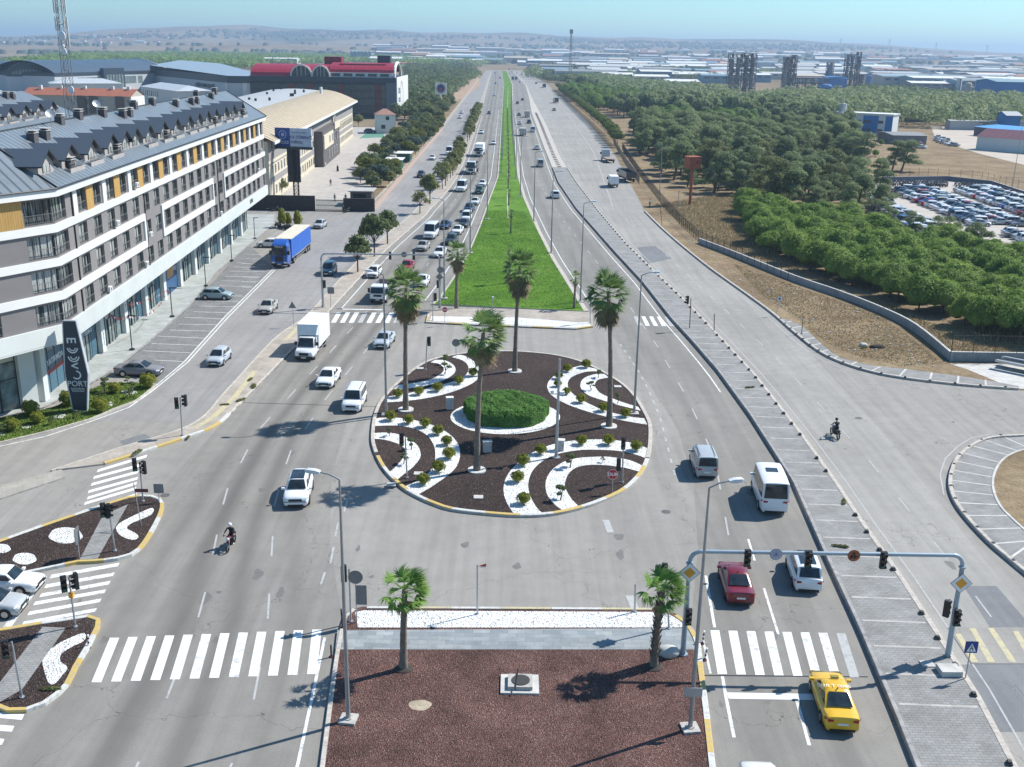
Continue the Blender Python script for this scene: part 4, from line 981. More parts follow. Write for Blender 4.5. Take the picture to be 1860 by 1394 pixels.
def wall_building(name,A,B,depth,h,mats,label,roof='gable',rise=2.0,windows=(),parent=None,over=.4,cat='building',group=None,roofuv=True):
 """A left end, B right end of the front wall; the body lies behind it"""
 root=empty(name,(0,0,0),0,label,cat,group)
 U=Vector((B.x-A.x,B.y-A.y,0));L=U.length;U.normalize();Nn=Vector((-U.y,U.x,0))
 T=FT(Vector((A.x,A.y,0)),U,Nn)
 b=MB();fb(b,T,0,L,0,h,0,depth);b.build('wall',[mats[0]],root)
 b=MB();uv=[];o=over
 if roof=='gable':
  roof_face(b,uv,[T(-o,-o,h),T(L+o,-o,h),T(L+o,depth/2,h+rise),T(-o,depth/2,h+rise)],U)
  roof_face(b,uv,[T(-o,depth/2,h+rise),T(L+o,depth/2,h+rise),T(L+o,depth+o,h),T(-o,depth+o,h)],U)
  g=MB();
  for s in(0,L):g.face([T(s,0,h-.01),T(s,depth,h-.01),T(s,depth/2,h+rise-.1)]if s else[T(s,0,h-.01),T(s,depth/2,h+rise-.1),T(s,depth,h-.01)])
  g.build('gable',[mats[0]],root)
 elif roof=='hip':
  q=min(depth/2,L/2*.8);R0=T(q,depth/2,h+rise);R1_=T(L-q,depth/2,h+rise)
  c=[T(-o,-o,h),T(L+o,-o,h),T(L+o,depth+o,h),T(-o,depth+o,h)]
  roof_face(b,uv,[c[0],c[1],R1_,R0],U);roof_face(b,uv,[c[1],c[2],R1_],Nn);roof_face(b,uv,[c[2],c[3],R0,R1_],U);roof_face(b,uv,[c[3],c[0],R0],Nn)
 else:
  fb(b,T,-o,L+o,h,h+.25,-o,depth+o);uv=None
 b.build('roof',[mats[1]],root,uvs=uv)
 for(s0_,s1_,z0,z1,n,ww)in windows:
  for k in range(n):
   s=s0_+(s1_-s0_)*(k+.5)/n;w=MB();fb(w,T,s-ww/2,s+ww/2,z0,z1,-.03,-.005);w.build('window',[mats[2]if len(mats)>2 else M_win],root)
 return root,T,L
M_terra=roofmat('roof_tiles_terracotta',(.42,.15,.09),seam=.35,dark=.75,rough=.8)
M_wroof=roofmat('white_metal_roof',(.66,.68,.68),seam=1.0,dark=.8)
M_beige=flat('render_beige',(.42,.39,.34),.8,var=.06);M_brown=flat('render_brown',(.13,.1,.09),.8,var=.06)
M_offw=flat('render_offwhite',(.66,.65,.61),.8,var=.05)
A=at(40,172,11.5);B=at(237,176,11.5)
rt,T,L=wall_building('tiled_apartment_house',A,B,13,11.5,[M_beige,M_terra,M_win],'long apartment house with terracotta tiled roof behind the slate-roofed block','gable',2.6,windows=[(L_*0+18,46,8.2,10.2,5,2.4),(18,46,4.8,6.8,5,2.4)])
b=MB()
for s in(L*.55,L*.66,L*.90):fb(b,T,s-1.6,s+1.6,3,11.6,-.8,-.02)
b.build('bay',[M_brown],rt)
g=MB();fb(g,T,L+.02,L+.1,0,11.4,.2,12.8);g.build('gable_wall',[M_offw],rt)
g=MB()
for s,d in((L*.12,5),(L*.30,6),(L*.52,6.2),(L*.78,6),(L*.93,6)):fb(g,T,s-.6,s+.6,12.5,15,d-.5,d+.5)
g.build('chimney',[M_offw],rt)
A=at(255,157,10.5);B=at(322,166,10.5)
wall_building('white_roofed_house',A,B,16,10.5,[M_offw,M_wroof,M_win],'white metal-roofed house right of the red tiled one','hip',2.2,windows=[(0,30,6.5,9.2,9,1.6)])
A=at(92,152,10.0);B=at(222,152,10.0)
wall_building('white_roofed_house',A,B,18,10.0,[M_offw,M_wroof,M_win],'long low white-roofed house just behind the red tiles','hip',2.4)
A=at(-30,168,10.0);B=at(4,166,10.0)
wall_building('white_roofed_house',A,B,14,10.0,[M_offw,M_wroof,M_win],'white-roofed house cut by the left picture edge','hip',2.2)
M_colw=flat('panel_blue_white',(.47,.50,.53),.6,var=.04);M_cold=flat('panel_navy_grey',(.035,.052,.07),.5,.2,var=.08)
M_colr=roofmat('barrel_roof_slate',(.09,.125,.16),seam=1.2,dark=.7,rough=.35)
col=empty('college_hall',(0,0,0),0,'wide college building with slate barrel roofs and pale walls behind the rooftops at left','building')
ZE=11.0
A=at(98,133,ZE+2);B=at(280,128,ZE+2);U=(B-A);U.z=0;LC=U.length;U.normalize();Nn=Vector((-U.y,U.x,0));T=FT(Vector((A.x,A.y,0)),U,Nn)
DC=46.0
b=MB();fb(b,T,0,LC+14,0,ZE,0,DC);b.build('wall',[M_colw],col)
b=MB();fb(b,T,0,LC+14,ZE,ZE+2,-.3,DC);
fb(b,T,LC*.42,LC*.63,3,ZE+4.2,-3,-.32)
b.build('parapet',[M_cold],col)
b=MB();uv=[];n=14;prof=[(DC*(k/n),ZE+2+7.0*math.sin(math.pi*k/n)**.8)for k in range(n+1)]
for(d0,z0),(d1,z1)in zip(prof[:-1],prof[1:]):roof_face(b,uv,[T(0,d0,z0),T(LC+14,d0,z0),T(LC+14,d1,z1),T(0,d1,z1)],U)
b.build('barrel_roof',[M_colr],col,uvs=uv)
b=MB();pts=[T(LC+14.1,d,zv)for d,zv in prof];b.face(pts[::-1]);b.build('arched_gable',[M_shopgl],col)
b=MB()
for p,q in zip(pts[:-1],pts[1:]):b.cyl(p,q,.6,n=6)
b.build('arch_trim',[M_colw],col)
for a,c in((.2,.27),(.28,.41),(.66,.79),(.81,.86)):
 b=MB();fb(b,T,LC*a,LC*c,5.0,9.8,-.06,-.01);b.build('window',[M_shopgl],col)
for k in range(6):
 b=MB();s=LC*(.445+k*.03);fb(b,T,s,s+LC*.02,3,ZE+.2,-3.1,-3.02);b.build('window',[M_shopgl],col)
A=at(11,134,ZE+1.2);B=at(88,134,ZE+1.2);U=(B-A);U.z=0;LA=U.length;U.normalize();Nn=Vector((-U.y,U.x,0));T=FT(Vector((A.x,A.y,0)),U,Nn)
b=MB();fb(b,T,0,LA*.39,0,ZE-.5,0,60);fb(b,T,LA*.53,LA,0,ZE-.5,0,60);b.build('wall',[M_colw],col)
b=MB();fb(b,T,LA*.39,LA*.53,0,ZE-.5,.6,58)
n=16;arc=[(LA*(k/n),ZE+1.2+6.6*math.sin(math.pi*k/n)**.75)for k in range(n+1)]
b.face([T(s,-.2,zv)for s,zv in arc]+[T(LA,-.2,ZE-.5),T(0,-.2,ZE-.5)][::1]);b.build('dark_front',[M_cold],col)
b=MB();uv=[]
for(s0_,z0),(s1_,z1)in zip(arc[:-1],arc[1:]):roof_face(b,uv,[T(s0_,-.6,z0),T(s1_,-.6,z1),T(s1_,60,z1),T(s0_,60,z0)],Nn)
b.build('barrel_roof',[M_colr],col,uvs=uv)
b=MB()
for p,q in zip(arc[:-1],arc[1:]):b.cyl(T(p[0],-.5,p[1]),T(q[0],-.5,q[1]),.5,n=6)
b.build('arch_trim',[M_cold],col)
for k in range(9):
 s=LA*(.14+.08*k);hh=2.4*math.sin(math.pi*(.14+.08*k))
 b=MB();fb(b,T,s,s+LA*.055,ZE+.8,ZE+1.4+hh,-.3,-.22);b.build('window',[M_shopgl],col)
col2=empty('college_hall',(0,0,0),0,'college sports hall with pale sloping metal roof, dark band and black lettering','building')
A=at(276,126,ZE+2.6);B=at(412,138,ZE+2.6);C_=at(484,139,ZE+2.6)
U=(B-A);U.z=0;LB=U.length;U.normalize();Nn=Vector((-U.y,U.x,0));T=FT(Vector((A.x,A.y,0)),U,Nn)
poly=[A,B,C_,at(400,124,ZE+3),at(330,120,ZE+3)]
pl=[(p.x,p.y)for p in poly]
if area2(pl)<0:pl=pl[::-1]
b=MB();b.prism(pl,0,ZE-1.5,0);b.build('wall',[M_colw],col2)
b=MB();b.prism(pl,ZE-1.5,ZE+2.6,0);b.build('dark_band',[M_cold],col2)
b=MB();uv=[]
cxy=Vector((sum(p[0]for p in pl)/len(pl),sum(p[1]for p in pl)/len(pl),0))
top=[(cxy.x+(p[0]-cxy.x)*1.04,cxy.y+(p[1]-cxy.y)*1.04,ZE+2.7+.02*(p[1]-min(q[1]for q in pl)))for p in pl]
roof_face(b,uv,top,U);b.build('roof',[roofmat('pale_blue_roof',(.35,.42,.47),seam=14,dark=.75,rough=.4)],col2,uvs=uv)
lt=T(LB*.735,-.25,6.6);text_mesh('lettering','ÇAĞRI KARMA KOLEJİ',3.1,M_tk,col2,lt,U,zz,-Nn,ext=.1,bold=.04,sx=1.15,align='CENTER').location=(0,0,0)
for x0,x1 in((.985,1.0),):
 b=MB();fb(b,T,LB*x0,LB*x1+.6,0,ZE-1.4,-.5,-.05);b.build('pilaster',[M_bw],col2)
U2=(C_-B);U2.z=0;l2=U2.length;U2.normalize();N2=Vector((-U2.y,U2.x,0));Tq=FT(Vector((B.x,B.y,0)),U2,N2)
b=MB()
for a,c in((.38,.5),(.72,.8),(.92,1.0)):fb(b,Tq,l2*a,l2*c,0,ZE-1.4,-.6,-.05)
b.build('pilaster',[M_bw],col2)
M_dc=flat('render_cream',(.60,.53,.40),.8,var=.05);M_dg=flat('render_band_grey',(.27,.25,.24),.8,var=.06);M_dt=flat('render_dark_taupe',(.105,.092,.088),.8,var=.06)
M_droof=roofmat('beige_sheet_roof',(.52,.42,.28),seam=3.4,dark=.35,rough=.6);M_droof2=roofmat('pale_membrane_roof',(.48,.49,.48),seam=6,dark=.8,rough=.6)
dorm=empty('dormitory',(0,0,0),0,'long cream dormitory with curved beige sheet roof beside the yard','building')
D1=Vector((-51.6,222,0));D2=Vector((-59.8,393,0))
U=(D2-D1);LD=U.length;U.normalize();Nn=Vector((-U.y,U.x,0));T=FT(D1,U,Nn);HD=12.6
b=MB();fb(b,T,0,LD,0,HD,0,28);b.build('wall',[M_dc],dorm)
b=MB()
for z0,z1 in((3.7,4.9),(7.6,7.9),(8.6,9.6)):fb(b,T,-.05,LD+.05,z0,z1,-.07,-.0)
fb(b,T,-.05,LD+.05,9.6,HD,-.05,0)
b.build('grey_band',[M_dg],dorm)
sa,sb=LD*.40,LD*.63
b=MB();fb(b,T,sa,sb,0,9.5,-2.4,-.08);b.build('entrance_wing',[M_dt],dorm)
b=MB();fb(b,T,sa+1,sa+(sb-sa)*.55,4.6,8.4,-2.7,-2.42);fb(b,T,sa+(sb-sa)*.66,sb,8.2,10.2,-2.7,-2.42);b.build('entrance_wing',[M_dc],dorm)
b=MB();fb(b,T,sb+.4,sb+7,0,11.6,-.6,-.08);b.build('stair_bay',[M_dc],dorm)
dwm=MB();dwm.box(0,1.0,-.07,-.0,0,1.9,1);dwm.box(.08,.92,-.09,-.071,.08,1.82,0)
dw=dwm.mesh('window',[M_cg,M_bw]);MD=Matrix((U,Nn,Vector((0,0,1)))).transposed().to_4x4()
nwin=0
for zf in(1.1,5.5,10.2):
 s=3.0
 while s<LD-3:
  if not(sa-1<s<sb+8):
   o=obj('window',dw,dorm);Mx=MD.copy();Mx.translation=Vector(T(s,-.075,zf));o.matrix_basis=Mx;nwin+=1
  s+=3.9
for zf in(1.4,5.6):
 for k in range(4):
  o=obj('window',dw,dorm);Mx=MD.copy();Mx=Mx@Matrix.Diagonal((1.5,1,1.1,1));Mx.translation=Vector(T(sa+12+k*6,-2.45 if zf<4 else-2.73,zf));o.matrix_basis=Mx
for zf in(1.4,5.6,9.0):
 for k in range(2):
  o=obj('window',dw,dorm);Mx=MD.copy();Mx.translation=Vector(T(sb+2+k*2.6,-.62,zf));o.matrix_basis=Mx
b=MB();uv=[];n=10;Wd=11.0
pr=[(-1.6+(Wd+1.6)*k/n,HD+.1+3.7*math.sin(math.pi/2*k/n))for k in range(n+1)]
for(d0,z0),(d1,z1)in zip(pr[:-1],pr[1:]):
 roof_face(b,uv,[T(-1.5,d0,z0),T(LD+2+d0*.0,d0,z0),T(LD+2,d1,z1),T(-1.5,d1,z1)],U)
rf=b.build('roof',[M_droof],dorm,uvs=uv)
b=MB();uv=[]
pr2=[(Wd+17*k/6,HD+3.8+.5*math.sin(k/6*3.14))for k in range(7)]
for(d0,z0),(d1,z1)in zip(pr2[:-1],pr2[1:]):roof_face(b,uv,[T(-1.5,d0,z0),T(LD-6,d0,z0),T(LD-6,d1,z1),T(-1.5,d1,z1)],U)
b.build('roof',[M_droof2],dorm,uvs=uv)
b=MB();fb(b,T,-1.6,LD+2.1,HD-.45,HD+.12,-1.8,-1.5);fb(b,T,LD+1.9,LD+2.2,HD-.4,HD+.3,-1.6,2);b.build('gutter',[M_bw],dorm)
b=MB()
for k in range(14):
 s=rnd.uniform(20,LD-10);d=rnd.uniform(12,26);p=Vector(T(s,d,HD+4.0));b.cyl(p,p+Vector((0,0,.9)),.35,n=8)
b.build('roof_vent',[M_bm],rf)
b=MB()
for q in(0,1.6):p=Vector(T(LD*.86+q,8,HD+3.0));b.cyl(p,p+Vector((0,0,2.6)),.4,n=8)
b.build('flue',[M_bw],rf)
b=MB();end=[T(LD+.2,d,zv-.1)for d,zv in pr if d>-.1];b.face([T(LD+.2,0,HD-.1)]+end+[T(LD+.2,Wd,0),T(LD+.2,0,0)]);b.build('gable',[M_dc],dorm)
M_crim=roofmat('crimson_sheet_roof',(.36,.018,.045),seam=2,dark=.85,rough=.5);M_curt=glass('curtain_wall_teal',(.012,.035,.04),.08)
M_brick=flat('brick_red_panel',(.16,.05,.035),.8,var=.15);M_ring=flat('emblem_grey',(.3,.3,.32),.6)
gl=empty('glass_school',(0,0,0),0,'big dark glass school with crimson barrel roofs and a pale emblem side wall','building')
Yg=495.8;XR=-55.2;XL=-122.0;HG=18.0
def bx(name,x0,x1,y0,y1,z0,z1,mat,par=gl):
 b=MB();b.box(x0,x1,y0,y1,z0,z1);return b.build(name,[mat],par)
bx('wall',XL,XR,Yg+.5,Yg+50,0,HG-.5,M_cold)
for k in range(22):
 x=XL+.5+k*(XR-4.5-XL)/22;wd=(XR-4.5-XL)/22
 if k in(6,9,14,20):bx('brick_panel',x,x+wd,Yg+.2,Yg+.48,2,HG-3,M_brick)
 else:bx('glazing',x+.06,x+wd-.06,Yg+.2,Yg+.45,1.5,HG-3.2,M_curt)
b=MB()
for z in(2,5.2,8.6,12,HG-3):b.box(XL,XR-4.6,Yg+.02,Yg+.18,z,z+.35)
b.build('mullion',[M_bm],gl)
bx('parapet',XL,XR,Yg-.3,Yg+50,HG-2.2,HG,M_cold)
bx('corner_pier',XR-4.4,XR,Yg-.2,Yg+.45,0,HG-2.3,flat('panel_slate',(.12,.14,.17),.5))
b=MB();b.box(XR+.02,XR+.5,Yg,Yg+50,2.5,HG+.2);sw=b.build('side_wall',[M_offw],gl)
b=MB()
cyv=Yg+20;r1=8.0;rg=[]
for r in(5.4,6.4):rg.append([(XR+.56,cyv+r*math.cos(t)*.9,10+r*math.sin(t))for t in np.linspace(0,2*math.pi,33)[:-1]])
b.loft(rg[::-1],cap=False);b.build('emblem_ring',[M_ring],sw)
text_mesh('lettering','ÖZEL',3.4,flat('emblem_blue',(.05,.12,.35),.5),sw,(XR+.58,Yg+9,12),(0,1,0),zz,(1,0,0),bold=.05)
text_mesh('lettering','OKUL',3.0,flat('emblem_blue',(.05,.12,.35),.5),sw,(XR+.58,Yg+9,8),(0,1,0),zz,(1,0,0),bold=.05)
def barrel(x0,x1,y0,y1,z0,rise,mat,name='barrel_roof',full=True):
 b=MB();uv=[];n=10
 for k in range(n):
  a0=math.pi/2*k/n if not full else math.pi*k/n;a1=math.pi/2*(k+1)/n if not full else math.pi*(k+1)/n
  f=lambda a:(y0+(y1-y0)*(1-math.cos(a))/(2 if full else 1),z0+rise*math.sin(a))
  ya,za=f(a0);yb,zb=f(a1);roof_face(b,uv,[(x0,ya,za),(x1,ya,za),(x1,yb,zb),(x0,yb,zb)],Vector((1,0,0)))
 return b.build(name,[mat],gl,uvs=uv)
barrel(XL,-86.5,Yg+2,Yg+34,HG,5.2,M_crim);barrel(-86,XR-1.2,Yg+3,Yg+30,HG+2.0,4.2,M_crim)
bx('clerestory',-86,XR-2,Yg+2.6,Yg+3.2,HG,HG+2.0,M_offw)
for k in range(5):bx('window',-85+k*5.6,-81+k*5.6,Yg+2.4,Yg+2.58,HG+.4,HG+1.6,M_curt)
def arch_x(cx,r,y,z0,h):
 b=MB();pts=[(cx+r*math.cos(t),y,z0+h*math.sin(t))for t in np.linspace(math.pi,0,17)];b.face(pts);a=b.build('arched_window',[M_curt],gl)
 b=MB()
 for p,q in zip(pts[:-1],pts[1:]):b.cyl(p,q,.4,n=6)
 for t in(.3,.5,.7):b.cyl((cx-r+2*r*t,y-.1,z0),(cx-r+2*r*t,y-.1,z0+h*math.sin(math.acos(1-2*t))),.12,n=5)
 b.build('arch_trim',[M_offw],a)
 b=MB();uv=[]
 for p,q in zip(pts[:-1],pts[1:]):roof_face(b,uv,[p,q,(q[0],y+9,q[2]),(p[0],y+9,p[2])],Vector((0,1,0)))
 b.build('barrel_roof',[M_crim],gl,uvs=uv)
arch_x(-98.5,4.8,Yg+1.5,HG,5.0);arch_x(-89.6,4.0,Yg+1.4,HG,4.8)
b=MB();pts=[(XR-1,Yg+3+27*(1-math.cos(t))/2,HG+6.4*math.sin(t))for t in np.linspace(0,math.pi,15)]
for p,q in zip(pts[:-1],pts[1:]):b.cyl(p,q,.7,n=6)
b.build('arch_trim',[M_offw],gl)
bx('roof_plant_room',-91,-83,Yg+20,Yg+28,HG+3,HG+8.6,flat('plant_crimson',(.2,.01,.03),.6));bx('roof_plant_room',-66,-60,Yg+20,Yg+27,HG+3,HG+9.5,M_cold)
for k in range(11):bx('solar_panel',-82+k*1.95,-80.2+k*1.95,Yg+8.2,Yg+11.4,HG+5.6,HG+5.75,flat('solar_cells',(.03,.04,.07),.15,.1))
A=Vector((-54.7,428,0));B=Vector((-47.8,428,0))
A=at(684,243);B=at(719,243)
wall_building('gate_house',A,B,7.5,7.0,[M_offw,flat('tile_faded_red',(.32,.17,.13),.8,var=.15),M_cg],'small two-storey white house with faded red hip roof by the trees','hip',2.0,windows=[(1.2,4,1.8,3.2,1,1.6),(3,5.5,5.0,6.3,1,1.3)])
M_gwall=flat('wall_charcoal',(.035,.03,.03),.8,var=.2)
b=MB();A=at(440,385);b.box(-56,-40.3,211.4,211.9,0,3.0);tag(b.build('yard_wall',[M_gwall]),'charcoal wall between the shop corner and the green sliding gate','wall')
b=MB();b.box(-34.6,-28.3,211.6,212.1,0,2.6);tag(b.build('yard_wall',[M_gwall]),'short charcoal wall to the right of the green sliding gate','wall')
gt=empty('sliding_gate',(0,0,0),0,'green barred sliding gate closing the dormitory yard','gate')
M_green=flat('gate_green',(.02,.10,.075),.5)
b=MB();b.box(-40.2,-34.7,211.7,211.78,.1,.25);b.box(-40.2,-34.7,211.7,211.78,2.1,2.25);b.box(-40.2,-34.7,211.7,211.78,1.1,1.2)
b.build('gate_frame',[M_green],gt)
b=MB()
for k in range(38):b.box(-40.15+k*.147,-40.09+k*.147,211.71,211.77,.25,2.1)
b.build('bars',[M_green],gt)
bo=empty('security_booth',(0,0,0),0,'small dark security booth with a flat pale roof behind the gate','booth')
b=MB();b.box(-34.3,-29.9,219,224,0,3.0);b.build('wall',[M_dt],bo)
b=MB();b.box(-34.7,-29.5,218.5,224.4,3.0,3.2);b.build('roof',[M_conc],bo)
b=MB();b.box(-33.6,-31.0,218.93,218.98,1.1,2.5);b.build('window',[M_cg],bo)
b=MB();pts=[(-28.6,212.3),(-28.5,228),(-28.8,260),(-29.2,330),(-29.6,430)]
for p,q in zip(pts[:-1],pts[1:]):
 U=Vector((q[0]-p[0],q[1]-p[1],0));L=U.length;U.normalize();T=FT(Vector((p[0],p[1],0)),U,Vector((-U.y,U.x,0)));fb(b,T,0,L-.02,0,1.1,0,.25)
vw=b.build('verge_wall',[flat('wall_terracotta_plaster',(.42,.31,.25),.85)]);tag(vw,'low pinkish wall with a pale rail beside the left service road','wall')
b=MB()
for p,q in zip(pts[:-1],pts[1:]):
 b.cyl((p[0]-.12,p[1],1.75),(q[0]-.12,q[1],1.75),.035,n=5);L=math.dist(p,q)
 for k in range(int(L/2.2)):t=k*2.2/L;x=p[0]+(q[0]-p[0])*t-.12;y=p[1]+(q[1]-p[1])*t;b.cyl((x,y,1.05),(x,y,1.76),.03,n=5)
b.build('railing',[flat('rail_pale_yellow',(.5,.46,.3),.6)],vw)
for i,(x0,x1,y0,y1)in enumerate(((-34,-30.4,305,311),(-35,-31,287,293))):
 b=MB();b.box(x0,x1,y0,y1,0,2.6,1);b.box(x0-.5,x1+.5,y0-.6,y1+.6,2.6,2.75,0)
 tag(b.build('garden_canopy',[M_bw,M_green]),'flat white canopy roof among the willows, %s one'%('farther' if i==0 else 'nearer'),'shed')
GH={}
def lamp_mesh(h=12.9,arm=.95):
 r=MB();r.tube([(0,0,.05),(0,0,h*.5),(0,0,h)],[.125,.09,.05],8);pole=r.mesh('pole',[M_pole])
 r=MB();r.tube([(0,0,h),(arm*.5,0,h+.22),(arm,0,h+.3)],[.045,.04,.035],6);ar=r.mesh('arm',[M_pole])
 r=MB();x=arm;
 rg=[[(x-.05,y*.12,h+.26+z)for y,z in((-1,0),(1,0),(1,.08),(-1,.08))],[(x+.18,y*.17,h+.24+z)for y,z in((-1,0),(1,0),(.8,.17),(-.8,.17))],[(x+.55,y*.17,h+.28+z)for y,z in((-1,0),(1,0),(.8,.14),(-.8,.14))],[(x+.65,y*.10,h+.31+z)for y,z in((-1,0),(1,0),(1,.06),(-1,.06))]]
 r.loft(rg,0);hd=r.mesh('lamp_head',[flat('lamp_housing',(.62,.64,.65),.4)])
 r=MB();r.prism([(-.42,-.42),(.42,-.42),(.42,.42),(-.42,.42)],0,.12,0);
 r.cyl((0,0,.12),(0,0,.17),.22,n=10);
 for a in(-.15,.15):
  for c in(-.15,.15):r.cyl((a,c,.17),(a,c,.23),.02,n=5)
 bs=r.mesh('base_plate',[M_conc]);return pole,ar,hd,bs
LMP=lamp_mesh()
def lamp(p,rz,z0,label,group='tall street lamps along the median'):
 o=empty('street_lamp',(p[0],p[1],z0),rz,label,'street lamp',group)
 for n_,me in zip(('pole','arm','lamp_head','base_plate'),LMP):obj(n_,me,o)
 return o
lamp(at(1253,1329),math.radians(8),.15,'street lamp at the right edge of the lava-stone bed, head over the nearest right lane')
lamp(at(633,1313),math.radians(172),.15,'street lamp at the left edge of the lava-stone bed, arm to the left')
lamp(at(1151.5,755),0,.17,'street lamp on the right rim of the round flower bed')
lamp(at(702,757),math.pi,.17,'street lamp on the left rim of the round flower bed')
ordn=['first','second','third','fourth','fifth','sixth','seventh','eighth','ninth','tenth','eleventh','twelfth']
RL_=[(at(1054,551)),(at(1001,462)),(at(969.5,403))];LL_=[at(807,545),at(854,462),at(885,400),at(910.5,313)]
y=RL_[-1].y
while y<520:y+=34;RL_.append(Vector((line_at_y([(p.x-1.2,p.y)for p in lawnR],[y])[0][0],y,0)))
y=LL_[-1].y
while y<520:y+=34;LL_.append(Vector((line_at_y([(p.x+1.2,p.y)for p in lawnL],[y])[0][0],y,0)))
for i,p in enumerate(RL_):lamp(p,0,.17,'%s street lamp on the right lawn edge, counting away from the roundabout'%ordn[i]if i<12 else 'far street lamp on the right lawn edge')
for i,p in enumerate(LL_):lamp(p,math.pi,.17,'%s street lamp on the left lawn edge, counting away from the roundabout'%ordn[i]if i<12 else 'far street lamp on the left lawn edge')
def sig_mesh():
 r=MB();r.box(-.16,.16,-.10,.10,0,.98,0)
 for k in range(3):
  z=.16+k*.33;n=10;rg=[]
  for y_,sh in((-.10,1),(-.30,.75)):rg.append([(.135*math.cos(t),y_*1.0-(.0 if sh==1 else 0),z+.135*math.sin(t))for t in np.linspace(-.5,math.pi+.5,n)])
  r.loft(rg,0,closed=False,cap=False)
 hs=r.mesh('housing',[M_black]);L=[]
 for k,(nm,c)in enumerate((('green',(.01,.16,.10)),('amber',(.06,.03,.005)),('red',(.06,.006,.005)))):
  g=MB();z=.16+k*.33;g.cyl((0,-.101,z),(0,-.115,z),.105,n=12,sm=False);L.append(g.mesh('lens',[flat('signal_lens_'+nm,c,.2)]))
 return hs,L
SG=sig_mesh()
def head(parent,loc,rz=0.0,back=True):
 h=obj('signal_head',SG[0],parent,loc,rz)
 for l in SG[1]:obj('lens',l,h)
 return h
def rpole(b,p0,p1,r0,r1,n=8,m=0):b.tube([p0,tuple((a+c)/2 for a,c in zip(p0,p1)),p1],[r0,(r0+r1)/2,r1],n,m)
def gantry(a,c,h,label,heads,r=.14,mat=M_bluegrey,z0=.14,flip=1):
 """legs at a and c, heads: list of fractions"""
 o=empty('signal_gantry',(a[0],a[1],z0),0,label,'traffic signal gantry')
 d=Vector((c[0]-a[0],c[1]-a[1],0));L=d.length;u=d.normalized()
 for base in((0,0,0),(d.x,d.y,0)):
  b=MB();s=1 if base[0]==0 else-1
  pts=[base,(base[0],base[1],h*.5),(base[0],base[1],h-.75)]+[(base[0]+s*u.x*.55*(1-math.cos(t)),base[1]+s*u.y*.55*(1-math.cos(t)),h-.75+.62*math.sin(t))for t in(.4,.8,1.2,1.57)]
  b.tube(pts,[r*1.15,r*1.05,r*.92]+[r*.85]*4,10);b.cyl((base[0],base[1],h-.85),(base[0],base[1],h-.75),r*1.45,n=10);b.cyl((base[0],base[1],0),(base[0],base[1],.08),r*1.9,n=12)
  for k in range(4):t=k*math.pi/2+.4;b.cyl((base[0]+r*1.1*math.cos(t),base[1]+r*1.1*math.sin(t),.08),(base[0]+r*1.5*math.cos(t),base[1]+r*1.5*math.sin(t),.3),.03,n=5)
  b.build('leg',[mat],o)
 b=MB();zb=h-.13;b.cyl((u.x*.5,u.y*.5,zb),(d.x-u.x*.5,d.y-u.y*.5,zb),r*.8,n=10)
 for f in(.42,.6):b.cyl((d.x*f,d.y*f,zb),(d.x*f+u.x*.06,d.y*f+u.y*.06,zb),r*1.5,n=10)
 b.build('beam',[mat],o)
 for f in heads:head(o,(d.x*f,d.y*f-.26*flip,zb-.7),0 if flip>0 else math.pi)
 return o,u,L,zb
ga=at(1240,1193);gc=at(1720,1200)
G1,gu,gL,gz=gantry(ga,gc,6.45,'blue-grey signal gantry spanning the right lanes at the bottom, with two amber diamond signs',[.205,.427,.70])
def disc(parent,name,c,r,mats,n=24,y=-.02,ring=None,tilt=None):
 b=MB();x,yy,z=c
 b.cyl((x,yy,z),(x,yy+.02,z),r,n=n,m=1,sm=False);b.cyl((x,yy-.006,z),(x,yy-.001,z),r*.985,n=n,m=0,sm=False)
 return b.build(name,mats,parent)
def diamond(parent,c,s=.62):
 b=MB();x,y,z=c
 for k,(q,m_)in enumerate(((s,1),(s*.93,0),(s*.55,2))):
  yy=y-.006*k;b.face([(x-q,yy,z),(x,yy,z-q),(x+q,yy,z),(x,yy,z+q)],m_)
 b.face([(x-s,y+.01,z),(x,y+.01,z+s),(x+s,y+.01,z),(x,y+.01,z-s)],1)
 return b.build('priority_sign',[M_sw,M_sgrey,M_syel],parent)
diamond(G1,(0.0,-.2,5.15),.6);diamond(G1,(gc.x-ga.x,gc.y-ga.y-.2,4.75),.6)
head(G1,(.12,-.22,2.0));head(G1,(gc.x-ga.x+.05,gc.y-ga.y-.25,2.2));head(G1,(gc.x-ga.x-.42,gc.y-ga.y+.1,2.55),math.pi*.75)
f=(1406-1252)/(1750-1252);e1=disc(G1,'round_plate',(gu.x*gL*f,gu.y*gL*f-.2,gz),.34,[flat('emblem_pale',(.45,.47,.55),.5),M_sgrey])
b=MB();
for r_ in(.29,.16):
 for k in range(20):
  t=k*math.pi/10;b.box(-.012,.012,-.003,.003,-.02,.02,T=lambda x,y,z,t=t,r_=r_:(gu.x*gL*f+x+r_*math.cos(t),gu.y*gL*f-.214+y,gz+z+r_*math.sin(t)))
b.face([(gu.x*gL*f+a,gu.y*gL*f-.212,gz+c)for a,c in((-.1,-.07),(.1,-.07),(.0,.12))]);b.build('emblem',[flat('emblem_violet',(.16,.12,.3),.5)],e1)
f=(1547-1252)/(1750-1252);e2=disc(G1,'round_plate',(gu.x*gL*f,gu.y*gL*f-.22,gz),.34,[flat('sign_brown_orange',(.35,.09,.03),.5),M_sgrey])
b=MB();X=gu.x*gL*f;Y=gu.y*gL*f-.235
for q in([(-.2,-.2),(-.12,-.2),(.0,.2),(-.08,.2)],[(.02,-.2),(.1,-.2),(.06,.2),(-.02,.2)],[(-.22,-.1),(.24,-.1),(.22,-.02),(-.2,-.02)]):b.face([(X+a,Y,gz+c)for a,c in q])
